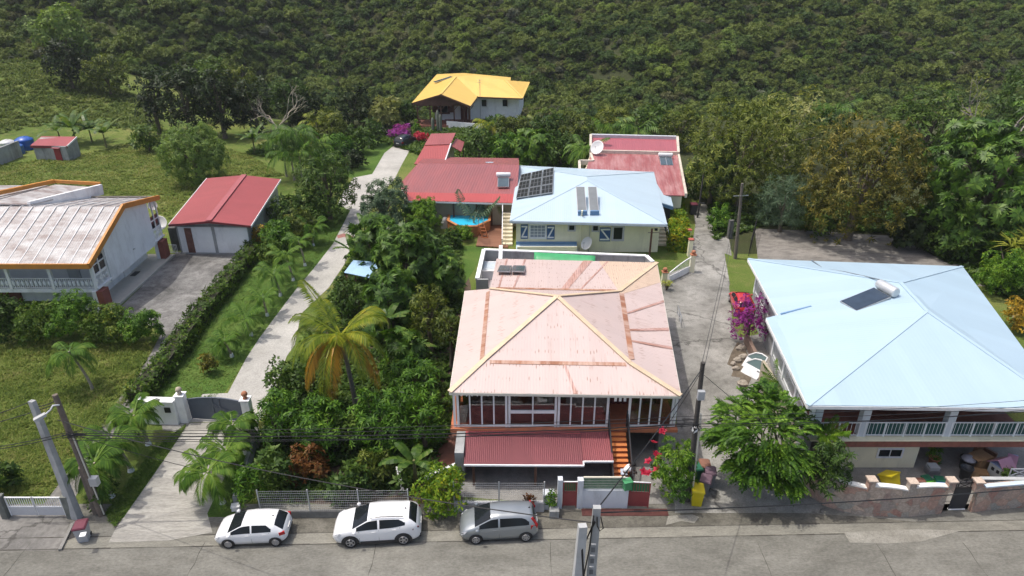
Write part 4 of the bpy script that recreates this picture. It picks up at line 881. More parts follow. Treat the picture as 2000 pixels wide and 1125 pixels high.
# ================================================================== back right red house
def back_house():
    A, B_ = G(1155, 299, 3.9), G(1323, 303, 3.9); C, D = G(1337, 382, 3.2), G(1130, 375, 3.2); t0, t1 = G(1155, 268, 4.6), G(1321, 272, 4.6)
    root = thing('parapet_house', 'low house with parapeted red roof and cream walls behind the blue roof', 'house', (lerp(A, B_, .5).x, A.y, 0)); RR = M_roof('stained_red_roof', (.36, .1, .1), (.30, .09, .09), .3, dirt=.45, fade=(.55, .33, .32), fadeamt=.55)
    rpart(root, 'lower_roof', [[D, C, B_, A]], RR); rpart(root, 'upper_roof', [[A+Vector((0, .3, .35)), B_+Vector((0, .3, .35)), t1, t0]], M_roof('upper_red', (.40, .11, .13), (.36, .1, .12), .3))
    b = MB(); b.beam(A+Vector((0, .15, -.1)), B_+Vector((0, .15, -.1)), .3, 1.0); b.beam(A+Vector((-.1, 0, .0)), t0+Vector((-.1, 0, 0)), .3, .9); b.beam(B_+Vector((.1, 0, .0)), t1+Vector((.1, 0, 0)), .3, .9); b.beam(B_+Vector((.15, 0, -.1)), C+Vector((.15, 0, 0)), .25, .5); p = G(1134, 318, 3.6); b.beam(A+Vector((-.1, -.1, -.2)), A+Vector((-.1, -3.2, -.3)), .3, .6); b.beam(A+Vector((-.1, -3.2, -.3)), A+Vector((-1.8, -3.2, -.3)), .3, .6); b.beam(A+Vector((-1.8, -3.2, -.3)), A+Vector((-2.2, -9, -.7)), .3, .5); b.build('parapet', M('parapet_cream', (.62, .56, .47), .8, .1, 1, grime=.4), root)
    b = MB(); b.beam(t0+Vector((0, .1, .1)), t1+Vector((0, .1, .1)), .5, .6); b.build('rear_coping', M('pale_grey_coping', (.5, .53, .56), .7, .1), root)
    b = MB(); b.prism([(D.x, D.y+.3), (C.x-.2, C.y+.3), (t1.x-.1, t1.y-.1), (t0.x+.1, t0.y-.1)], 0, 3.1); b.build('wall', CREAM, root)
    heater('solar water heater with white tank on the parapeted red roof', G(1301, 317, 3.75), math.radians(-6), .16, 1.5, 2.3, 1.75, split=True)
    dish('white satellite dish at the left end of the parapeted red roof', G(1167, 289, 4.7), .85, math.radians(-30), math.radians(35), (0, .3, -1.0))
back_house()
# ================================================================== yellow house
def yellow_house():
    e0, g, e1 = G(804, 201, 4.0), G(861, 184, 5.65), G(919, 207, 4.0); v = G(932.5, 188.7, 4.25); f1 = G(1021, 192, 4.25); r1 = G(1035, 160, 4.6); k0, k1 = G(891, 149.5, 6.3), G(926, 147, 6.3); bl = G(853, 145, 4.9); n1, n2 = G(997, 157.5, 4.8), G(998, 151, 4.9); t = G(986, 156, 5.9)
    root = thing('yellow_roofed_house', 'white house with bright yellow roof and brown timber porch at the driveway end', 'house', (g.x, g.y+1, 0))
    bm = G(905, 142.5, 5.5)
    rf = rpart(root, 'roof', [[e0, g, k0, bl], [g, e1, v, k0], [v, f1, t, k1, k0], [f1, r1, n1, t], [t, n1, n2, bm, k1], [bl, k0, k1, bm]], YROOF)
    b = MB(); caps(b, [(g, k0), (k0, v), (t, f1)], .3, .05, .05); b.each('ridge_cap', M('yellow_cap', (.74, .52, .15), .5, .05), rf)
    b = MB(); b.beam(e0+Vector((0, -.05, -.15)), g+Vector((0, -.05, -.15)), .08, .3); b.beam(g+Vector((0, -.052, -.15)), e1+Vector((0, -.05, -.15)), .08, .3); b.beam(e1+Vector((0, 0, -.12)), v+Vector((0, 0, -.12)), .08, .24); b.beam(v+Vector((0, -.02, -.12)), f1+Vector((0, -.02, -.12)), .08, .2); b.build('barge_board', BROWNT, root)
    yw = v.y+1.0; ym = g.y+4.2
    x0 = e0.x+1; xm = e1.x-.3; xr = f1.x-.6
    WW = M('house_white', (.86, .87, .88), .7, .05, grime=.2)
    b = MB(); b.prism([(x0+2.5, ym), (xm, ym), (xm, yw), (xr, yw), (xr+1, yw+13), (x0+2.5, yw+18)], 0, 4.1); b.build('wall', WW, root)
    b = MB(); b.box(((x0+xm)/2, g.y+2.3, .25), (xm-x0+1.0, 4.6, .5)); b.build('porch_floor', M('porch_red', (.25, .1, .07), .7, .2), root)
    b = MB(); yp = g.y+.6
    for xx in (x0, x0+2.1, lerp(x0, xm, .45), lerp(x0, xm, .7), xm-.9, xm):
        b.box((xx, yp, 2.1), (.2, .2, 3.4))
        for s in (-1, 1): b.beam((xx, yp, 2.9), (xx+s*.7, yp, 3.7), .1, .1)
    b.beam((x0-.2, yp, 3.8), (xm+.2, yp, 3.8), .2, .35); b.build('porch_frame', BROWNT, root)
    b = MB(); b.add([(x0-.6, yp-.08, 3.9), (xm+.6, yp-.08, 3.9), (g.x, yp-.08, 5.35), (x0-.6, yp+.02, 3.9), (xm+.6, yp+.02, 3.9), (g.x, yp+.02, 5.35)], [(0, 1, 2), (5, 4, 3), (0, 3, 4, 1), (1, 4, 5, 2), (2, 5, 3, 0)]); b.build('gable_boards', BROWNT, root)
    b = MB()
    for xa, xb in ((x0, lerp(x0, xm, .36)), (lerp(x0, xm, .52), xm)):
        for zz in (.75, 1.35): b.beam((xa, yp-.1, zz), (xb, yp-.1, zz), .08, .1)
        for i in range(14): xx = lerp(xa, xb, i/13); b.beam((xx, yp-.1, .7), (xx, yp-.1, 1.35), .06, .06)
    b.build('porch_railing', BROWNT, root)
    sh = M('dark_brown_shutter', (.12, .045, .035), .6, .2)
    xw = lerp(x0, xm, .45); b = MB(); b.box((xw, ym-.05, 2.45), (1.6, .1, 1.2)); b.build('porch_window', GLASS, root)
    for s in (-1, 1): b = MB(); b.box((xw+s*1.35, ym-.06, 2.45), (1.0, .1, 1.25)); b.build('shutter', sh, root)
    b = MB(); b.box((xw, ym-.2, 1.72), (2.4, .35, .2)); b.build('flower_box', BROWNT, root)
    b = MB(); b.box((xm-1.2, ym-.06, 1.7), (1.1, .1, 2.4)); b.build('door', MAROON, root)
    for px in (945, 986):
        c = GY(px, 201, yw); b = MB(); b.box((c.x, yw-.04, c.z), (.75, .08, 1.1)); w = b.build('window', GLASS, root); b = MB(); b.box((c.x+.42, yw-.3, c.z), (.06, .5, 1.15)); b.build('shutter', sh, root); b = MB(); b.box((c.x, yw-.1, c.z-.62), (.9, .2, .08)); b.build('sill', WW, root)
    b = MB(); b.box((xm-.15, yp+2.2, 1.5), (.12, 5.0, 2.9)); b.build('porch_side', BROWNT, root)
    heater('solar collector lying on the yellow roof', G(866, 156.5, 5.55), math.radians(-62), .2, 1.0, 3.6, 0)
    b = MB(); p = GY(938, 208, v.y-.3); b.tube([(p.x, p.y, 0), (p.x, p.y, 7.2)], .05, 6); b.tube([(p.x-.5, p.y, 7.1), (p.x+.4, p.y, 7.1)], .03, 6); b.tube([(p.x-.35, p.y, 6.7), (p.x+.3, p.y, 6.7)], .03, 6); tag(b.build('tv_aerial', STEEL), 'thin television aerial on a mast in front of the yellow roof', 'aerial')
    b = MB(); p, q = G(873, 250), G(1000, 262); b.beam(up(p, .6), up(q, .6), .2, 1.2); tag(b.build('garden_wall', WW), 'low white garden wall in front of the yellow roofed house', 'wall')
yellow_house()
# ================================================================== vegetation
LM = {
 'mango': M_leaf('mango_leaf', [(.02, .06, .008), (.05, .12, .012), (.1, .21, .02), (.22, .36, .04)], .5, .28, .6, .22),
 'olive': M_leaf('olive_leaf', [(.03, .05, .009), (.065, .095, .014), (.12, .15, .022), (.22, .25, .04)], .5, .26, .5),
 'brown': M_leaf('bronze_flush_leaf', [(.038, .052, .008), (.1, .105, .016), (.21, .18, .032), (.34, .28, .055)], .5, .28, .6),
 'dark': M_leaf('dark_leaf', [(0.010, 0.020, 0.006), (0.018, 0.034, 0.008), (0.031, 0.053, 0.013), (0.056, 0.081, 0.020)], .5, .15, .4),
 'pale': M_leaf('pale_leaf', [(0.070, 0.119, 0.028), (0.119, 0.196, 0.042), (0.182, 0.266, 0.056), (0.252, 0.336, 0.084)], .5, .3, .4),
 'mid': M_leaf('mid_leaf', [(.022, .05, .01), (.045, .09, .016), (.08, .14, .024), (.14, .21, .04)], .5, .25, .5, .22),
 'bread': M_leaf('breadfruit_leaf', [(.022, .055, .007), (.05, .11, .013), (.095, .19, .024), (.19, .29, .045)], .45, .25, .5, .32),
 'grey': M_leaf('grey_green_leaf', [(0.042, 0.077, 0.042), (0.070, 0.119, 0.063), (0.112, 0.168, 0.091), (0.154, 0.210, 0.126)], .5, .2, .5),
 'bright': M_leaf('bright_leaf', [(.035, .09, .008), (.07, .16, .012), (.13, .24, .02), (.24, .35, .035)], .5, .3, .6, .2),
 'croton': M_leaf('croton_leaf', [(.05, .07, .015), (.16, .13, .02), (.36, .22, .02), (.45, .3, .03)], .4, .25, .9),
 'rust': M_leaf('rust_leaf', [(.07, .03, .012), (.14, .055, .018), (.2, .085, .025), (.12, .1, .03)], .5, .25, .9),
 'purple': M_leaf('purple_bract', [(.16, .015, .14), (.27, .03, .25), (.36, .05, .33), (.24, .03, .16)], .5, .3, .9),
 'magenta': M_leaf('magenta_bract', [(.2, .015, .15), (.32, .04, .3), (.4, .08, .38), (.3, .05, .3)], .5, .3, .9),
 'crimson': M_leaf('crimson_bract', [(.3, .015, .04), (.45, .02, .06), (.55, .04, .09), (.4, .02, .05)], .5, .3, .9),
 'palm': M_leaf('palm_leaf', [(.03, .075, .008), (.06, .135, .015), (.11, .2, .025), (.18, .27, .04)], .5, .22, .8, .2),
 'coco': M_leaf('coconut_leaf', [(.06, .1, .01), (.12, .175, .014), (.22, .26, .02), (.36, .33, .03)], .42, .3, .35),
 'deadpalm': M_leaf('dying_frond', [(.2, .12, .018), (.34, .19, .02), (.42, .22, .025), (.3, .13, .02)], .45, .3, .4),
 'banana': M_leaf('banana_leaf', [(.03, .075, .012), (.06, .12, .02), (.1, .17, .03), (.17, .21, .05)], .4, .3, .8, .25),
 'lime': M_leaf('lime_strap_leaf', [(.13, .17, .02), (.24, .28, .04), (.38, .4, .07), (.3, .33, .05)], .4, .3, .8),
 'sparse': M_leaf('yellowish_leaf', [(0.112, 0.140, 0.042), (0.182, 0.210, 0.063), (0.266, 0.280, 0.084), (0.308, 0.308, 0.112)], .5, .3, .5),
 'hedge': M_leaf('hedge_leaf', [(.03, .065, .01), (.06, .115, .014), (.1, .17, .022), (.22, .25, .03)], .5, .25, .7, .2),
 'ixora': M_leaf('ixora_leaf', [(.06, .14, .01), (.11, .21, .014), (.2, .29, .018), (.5, .38, .02)], .5, .28, .45),
}
def kites(L, W, az, tilt, droop=.25, root=.0, fold=.12):
    """leaf blades: arrays of length, width, azimuth, tilt -> verts (k,4,3)"""
    L, W, az, tilt = np.broadcast_arrays(*[np.asarray(a, float) for a in (L, W, az, tilt)])
    p = np.zeros(L.shape+(4, 3)); ct, st = np.cos(tilt), np.sin(tilt)
    def pt(r, s, z):
        x = r*ct-z*st; zz = r*st+z*ct
        return np.stack([x*np.cos(az)-s*np.sin(az), x*np.sin(az)+s*np.cos(az), zz], -1)
    p[..., 0, :] = pt(root*L, 0*L, 0*L); p[..., 1, :] = pt((root+.45)*L, W/2, fold*W); p[..., 2, :] = pt((root+1)*L, 0*L, -droop*L); p[..., 3, :] = pt((root+.45)*L, -W/2, fold*W)
    return p.reshape(-1, 4, 3)
def sprig(kind):
    A = np.linspace(0, 2*np.pi, 9)[:-1]
    if kind == 'rosette': return np.concatenate([kites(1, .3, A[:7]*8/7, -.15+.3*np.cos(A[:7]*3), .35), kites(.6, .22, A[::2]+.4, .7, .1)])
    if kind == 'lobed':
        out = []
        for i in range(6):
            a = i*2*np.pi/6; e = .15 if i % 2 else -.2
            out.append(kites(1.15, .34, a, e, .3)); out.append(kites([.75, .75], .26, [a+.42, a-.42], e-.05, .2, .2)); out.append(kites([.55, .55], .2, [a+.85, a-.85], e-.05, .2, .3))
        return np.concatenate(out)
    if kind == 'fine':
        r = np.random.RandomState(5); return kites(r.uniform(.4, .8, 9), .34, r.uniform(0, 6.28, 9), r.uniform(-.3, 1.1, 9), .1, .25)
    if kind == 'spiky': return kites(1, .1, np.linspace(0, 6.28, 13)[:-1], np.tile([.2, .7, 1.1], 4), .3)
    if kind == 'twig':
        out = []
        for i in range(9):
            x = .12*i; z = .06*i-.012*i*i
            for s in (-1, 1):
                k = kites(.34, .2, s*1.1, -.1, .2); k += np.array([x, 0, z]); out.append(k)
        k = kites(.34, .15, 0, -.3, .2)+np.array([1.05, 0, -.4]); out.append(k); return np.concatenate(out)
    if kind == 'leaf': return np.concatenate([kites(1, .5, [0, 2.1, 4.2], [.3, .1, .5], .15)])
SPR = {k: sprig(k) for k in ('rosette', 'lobed', 'fine', 'spiky', 'twig', 'leaf')}
def place(S, P, N, size, rs, spin=True, tiltn=.5):
    """copies of a sprig S (k,4,3) at P facing N"""
    n = len(P); N = N+rs.normal(0, tiltn, N.shape); N /= np.linalg.norm(N, axis=1)[:, None]+1e-9
    a = np.cross(N, rs.normal(0, 1, N.shape)); a /= np.linalg.norm(a, axis=1)[:, None]+1e-9; b = np.cross(N, a)
    R = np.stack([a, b, N], 2)                                     # columns
    sz = size*rs.uniform(.65, 1.25, n)
    V = np.einsum('nij,kvj->nkvi', R, S)*sz[:, None, None, None]+P[:, None, None, :]
    return V.reshape(-1, 4, 3)
def quads(name, Q, mat, parent=None, loc=(0, 0, 0), smooth=False):
    Q = np.asarray(Q); n = len(Q); me = fastmesh(name, Q.reshape(-1, 3), np.arange(4*n).reshape(-1, 4), mat, smooth)
    return link(name, me, parent, loc)
def lobes(rs, c, r, n, squash=.8, flat=False):
    """overlapping clumps filling a crown"""
    L = [(np.array(c), r*.62)]
    for i in range(n):
        a = i*2.399+rs.uniform(-.4, .4); t = (i+.5)/n; z = 1-1.75*t; q = math.sqrt(max(0, 1-z*z*.8)); rr = r*rs.uniform(.34, .52)
        k = r-rr*.75
        L.append((np.array([c[0]+k*q*math.cos(a), c[1]+k*q*math.sin(a), c[2]+k*z*squash]), rr))
    return L
def crown_pts(rs, L, n, squash=.85, keepup=-.55, shell=.72):
    R = np.array([r for _, r in L]); C = np.array([c for c, _ in L]); w = R**2; w = w/w.sum()
    i = rs.choice(len(L), n, p=w); d = rs.normal(0, 1, (n, 3)); d /= np.linalg.norm(d, axis=1)[:, None]
    f = rs.uniform(shell**3, 1, n)**(1/3)*(1+.12*rs.normal(0, 1, n)); P = C[i]+d*(R[i]*f)[:, None]*np.array([1, 1, squash])
    ok = d[:, 2] > keepup+.3*rs.normal(0, 1, n)
    ins = np.zeros(n, bool)
    for c, r in L: ins |= (np.linalg.norm((P-c)/np.array([1, 1, squash]), axis=1) < r*.62)
    ok &= ~(ins & (rs.uniform(0, 1, n) < .85))
    N = d.copy(); N[:, 2] += .45; return P[ok], N[ok]
def crown_mesh(seed, r, rv, kind, size, dens, mat, nl=10, name='crown', tiltn=.5, parent=None, loc=(0, 0, 0), c=(0, 0, 0)):
    rs = np.random.RandomState(seed); sq = rv/r; L = lobes(rs, c, r, nl, sq); n = int(dens*(4*math.pi*r*r)*1.5); P, N = crown_pts(rs, L, n, max(.6, min(1.3, sq)))
    Q = place(SPR[kind], P, N, size, rs, tiltn=tiltn)
    return quads(name, Q, LM[mat], parent, loc), L
def trunk_mesh(root, top, r0, L, rs, mat=BARK, lean=(0, 0), nlimb=6, base=(0, 0, 0)):
    b = MB(); t = Vector((lean[0], lean[1], top)); f = Vector((lean[0]*.35+.1*rs.normal(), lean[1]*.35+.1*rs.normal(), top*.42))
    b.tube([Vector(base)-Vector((0, 0, .2)), Vector(base)+Vector((0.02, 0, .3)), f, lerp(f, t, .5), t], [r0*1.35, r0, r0*.8, r0*.55, r0*.25], 8)
    for c, r in L[1:1+nlimb]:
        c = Vector(c); m = lerp(f, c, .5)+Vector((rs.normal()*.1, rs.normal()*.1, .15*(c-f).length*.5)); b.tube([f, m, c], [r0*.5, r0*.32, r0*.08], 6)
    return b.build('trunk', mat, root, True)
KIND = {  # sprig, sprig size m, sprigs per m2, lobes
 'mango': ('rosette', .42, 5.0, 12), 'olive': ('rosette', .42, 5.6, 24), 'brown': ('rosette', .42, 6.0, 26), 'dark': ('fine', .5, 5, 10), 'pale': ('fine', .6, 4, 10), 'mid': ('fine', .5, 5, 12),
 'bread': ('lobed', .66, 2.4, 15), 'grey': ('spiky', .5, 6, 9), 'bright': ('rosette', .34, 7, 10), 'croton': ('leaf', .3, 14, 8), 'rust': ('fine', .34, 10, 9), 'sparse': ('leaf', .4, 3.5, 10),
 'ixora': ('fine', .3, 12, 8), 'hedge': ('fine', .32, 11, 8), 'purple': ('fine', .24, 16, 9), 'magenta': ('fine', .34, 8, 7), 'crimson': ('fine', .3, 9, 6)}
def tree(name, label, cat, bx, by, topy, hw, kind, group=None, seed=None, trunk=True, vfrac=.8, cx=None, mat=None, bark=BARK, dens=1.0, size=1.0, h=None, vmax=1.25):
    """bx,by: foot of the trunk in the photograph; topy: top of the crown; hw: half width in pixels"""
    B = G(bx, by); H = h or max(.5, GY(bx, topy, B.y).z); dist = (B-Vector((0, 0, CAMH))).length; k = KIND[kind]
    zc = (B-Vector((0, 0, CAMH))).dot(Vector((0, math.cos(PITCH), -math.sin(PITCH)))); r = .95*hw*zc/FPX
    rv = min(r*max(vmax, 1.75), H*.54); rv = max(rv, .35*r)
    seed = seed or int(bx*7+by*13); rs = np.random.RandomState(seed)
    off = 0 if cx is None else (cx-bx)*zc/FPX
    root = thing(name, label, cat, (B.x, B.y, T(B.x, B.y)), group)
    sc = max(1.0, zc/60)**.8*size
    o, L = crown_mesh(seed, r, rv, k[0], k[1]*sc, k[2]/sc**1.7*dens, mat or kind, k[3]+(6 if rv > 1.2*r else 0), parent=root, c=(off, 0, max(rv*.75, H-rv*.97)))
    if trunk: trunk_mesh(root, H-rv*.6, max(.06, .035*H), L, rs, bark, (off*.7, 0))
    else:
        o.name = 'foliage'
    return root
def clump_copy(src, label, bx, by, s, rz, group=None):
    c = copy_tree(src); B = G(bx, by); c.location = (B.x, B.y, T(B.x, B.y)); c.scale = (s, s, s*random.Random(bx).uniform(.85, 1.15)); c.rotation_euler.z = rz; c['label'] = label
    if group: c['group'] = group
    return c
# ------------------------------------------------------------------ palms
def frond(L, n, leaf, width, droop, rise, az, rs, twist=.5, curl=1.0):
    """one feather leaf: quads (k,4,3)"""
    t = np.linspace(0, 1, 9); x = L*(np.sin(t*1.35)/np.sin(1.35)); z = rise*L*t-droop*L*t**2.2
    Q = []; w = .035*L**.5
    for i in range(8):
        a, b = np.array([x[i], 0, z[i]]), np.array([x[i+1], 0, z[i+1]]); Q.append([a+[0, -w*(1-t[i])-.006, 0], b+[0, -w*(1-t[i+1])-.006, 0], b+[0, w*(1-t[i+1])+.006, 0], a+[0, w*(1-t[i])+.006, 0]])
    tt = np.linspace(.16, .99, n)
    for s in (-1, 1):
        px = np.interp(tt, t, x); pz = np.interp(tt, t, z); dz = np.interp(np.minimum(1, tt+.05), t, z)-pz; dx = np.interp(np.minimum(1, tt+.05), t, x)-px+1e-4
        sl = np.arctan2(dz, dx); ll = leaf*(np.sin(np.pi*np.clip(tt*.86+.12, 0, 1))**.6)*rs.uniform(.85, 1.1, n)
        ang = 1.05-.5*tt
        for j in range(n):
            d = np.array([math.cos(ang[j])*math.cos(sl[j]), s*math.sin(ang[j]), math.sin(sl[j])*math.cos(ang[j])-.28*curl]); p0 = np.array([px[j], 0, pz[j]]); m = p0+d*ll[j]*.5; e = p0+d*ll[j]+np.array([0, 0, -.34*curl*ll[j]]); sd = np.array([math.cos(sl[j]), 0, math.sin(sl[j])])*width
            Q.append([p0, m+sd*.5, e, m-sd*.5])
    Q = np.array(Q); ca, sa = math.cos(az), math.sin(az); R = np.array([[ca, -sa, 0], [sa, ca, 0], [0, 0, 1]])
    return Q @ R.T
def palm_crown(seed, nf, L, n, leaf, width, rise=(.1, 1.0), droop=(.5, 1.0), curl=1.0):
    rs = np.random.RandomState(seed); out = []
    for i in range(nf):
        u = i/max(1, nf-1); out.append(frond(L*rs.uniform(.85, 1.1), n, leaf, width, lerp(droop[0], droop[1], u)+.1*rs.normal(), lerp(rise[1], rise[0], u), i*2.399+.3*rs.normal(), rs, curl=curl))
    return out
def palm(name, label, B, H, nf, L, n, leaf, width, mat='palm', group=None, seed=1, tr=.1, lean=(0, 0), band=None, rise=(.1, 1.0), droop=(.6, 1.0), curl=1.0, bark=None):
    root = thing(name, label, 'palm', B, group); fr = palm_crown(seed, nf, L, n, leaf, width, rise, droop, curl)
    o = quads('crown', np.concatenate(fr), LM[mat], root, (lean[0], lean[1], H))
    b = MB(); N = 7; pts = [(lean[0]*(i/N)**1.6, lean[1]*(i/N)**1.6, H*1.02*i/N-.1*(i == 0)) for i in range(N+1)]; b.tube(pts, [tr*(1.5 if i == 0 else 1-.35*i/N) for i in range(N+1)], 10); b.build('trunk', bark or BARKP, root, True)
    if band: b = MB(); b.lathe((0, 0, .0), [(tr*1.62, 0), (tr*1.25, band*.6), (tr*1.12, band)], 10); b.build('painted_base', WHITE, root, True)
    return root
def banana(label, B, H, nl=8, L=1.9, seed=1, group='banana plants', W=.27):
    root = thing('banana_plant', label, 'banana plant', B, group); rs = np.random.RandomState(seed); Q = []
    for i in range(nl):
        az = i*2.399+rs.normal()*.2; rise = rs.uniform(.35, 1.3); l = L*rs.uniform(.75, 1.1); m = 9; t = np.linspace(0, 1, m+1); x = l*t*math.cos(rise*.7); z = l*(math.sin(rise)*t-(.3+.35*rs.uniform())*t**2.3)
        wd = W*np.sin(np.pi*np.clip(.08+t*.9, 0, 1))**.6*(t > .08)+.03; ca, sa = math.cos(az), math.sin(az)
        for k in range(m):
            for s in (-1, 1):
                gap = .88 if rs.uniform() < .5 else 1.0
                q = np.array([[x[k], 0, z[k]], [x[k+1], 0, z[k+1]], [lerp(x[k], x[k+1], gap)+.05, s*wd[k+1], z[k+1]-.22*wd[k+1]+.03*rs.normal()], [x[k]+.05, s*wd[k], z[k]-.22*wd[k]]])
                Q.append(np.stack([q[:, 0]*ca-q[:, 1]*sa, q[:, 0]*sa+q[:, 1]*ca, q[:, 2]], 1))
    quads('leaves', Q, LM['banana'], root, (0, 0, H)); b = MB()
    b.tube([(0, 0, -.1), (.02, 0, H*.5), (0, 0, H+.1)], [.14, .11, .07], 8); b.build('stem', M('banana_stem', (.16, .15, .06), .7, .3, 4), root, True); return root
def bare_tree(label, B, H, r, seed, mat=None, name='bare_tree', leaves=None):
    root = thing(name, label, 'tree', B); rs = np.random.RandomState(seed); b = MB()
    def grow(p, d, l, rad, lev):
        q = p+d*l; mid = lerp(p, q, .5)+Vector(rs.normal(0, .06*l, 3)); b.tube([p, mid, q], [rad, rad*.8, rad*.6], 5 if lev < 2 else 3, False); tips.append(q)
        if lev >= 5: return
        for i in range(2 if lev else 5):
            a = Vector(rs.normal(0, 1, 3)); nd_ = (d*1.0+a.normalized()*.62+Vector((0, 0, .12))).normalized()
            if lev == 0: t = 2*math.pi*i/5+rs.normal()*.3; nd_ = Vector((math.cos(t)*.8, math.sin(t)*.8, .55+.2*rs.normal())).normalized()
            grow(q, nd_, l*rs.uniform(.62, .85), rad*.58, lev+1)
    tips = []
    grow(Vector((0, 0, -.2)), Vector((.05, 0, 1)), H*.28, .028*H, 0); b.build('branches', mat or BARKP, root, True)
    if leaves:
        P = np.array([tuple(t) for t in tips[len(tips)//3:]]); P = np.repeat(P, 2, 0)+rs.normal(0, .25, (len(P)*2, 3)); quads('leaves', place(SPR['leaf'], P, rs.normal(0, 1, P.shape)+[0, 0, 1], .4, rs), LM[leaves], root)
    return root
def hedge(label, path, w, h, mat, name='hedge', seed=3, size=.32, dens=14, group=None, wob=.12):
    """clipped hedge along ground points"""
    rs = np.random.RandomState(seed); P = [Vector(p) for p in path]; o = P[0].copy(); root = thing(name, label, 'hedge', (o.x, o.y, 0), group); PP = []; NN = []
    for p, q in zip(P, P[1:]):
        d = (q-p); l = d.length; d.normalize(); s = Vector((-d.y, d.x, 0)); n = int(dens*l*(w+2*h)); t = rs.uniform(0, 1, n); u = rs.uniform(0, w+2*h, n)
        side = np.where(u < h, -1, np.where(u < h+w, 0, 1)); off = np.where(side == 0, u-h-w/2, side*w/2); z = np.where(side == 0, h, np.where(side < 0, u, u-h-w))
        hh = 1+wob*np.sin(t*l*2.1+seed)+wob*.7*np.sin(t*l*5.3)
        X = np.stack([p.x-o.x+d.x*l*t+s.x*off, p.y-o.y+d.y*l*t+s.y*off, z*hh], 1)+rs.normal(0, .07, (n, 3)); NV = np.stack([s.x*side, s.y*side, np.where(side == 0, 1., .25)], 1); PP.append(X); NN.append(NV)
    for e, d in ((P[0], (P[0]-P[1]).normalized()), (P[-1], (P[-1]-P[-2]).normalized())):
        s = Vector((-d.y, d.x, 0)); n = int(dens*w*h*1.2); a = rs.uniform(-w/2, w/2, n); z = rs.uniform(0, h, n); PP.append(np.stack([e.x-o.x+s.x*a, e.y-o.y+s.y*a, z], 1)); NN.append(np.tile([d.x, d.y, .2], (n, 1)))
    quads('foliage', place(SPR['fine'], np.concatenate(PP), np.concatenate(NN), size, rs), LM[mat], root)
    b = MB()
    for p, q in zip(P, P[1:]): b.beam(up(p-o, h*.46), up(q-o, h*.46), w*.72, h*.86)
    b.build('inner_shade', M('hedge_inner_shade', (.03, .032, .014), .9, .4, 6), root, True); return root  # solid dark core paints the shade inside the hedge
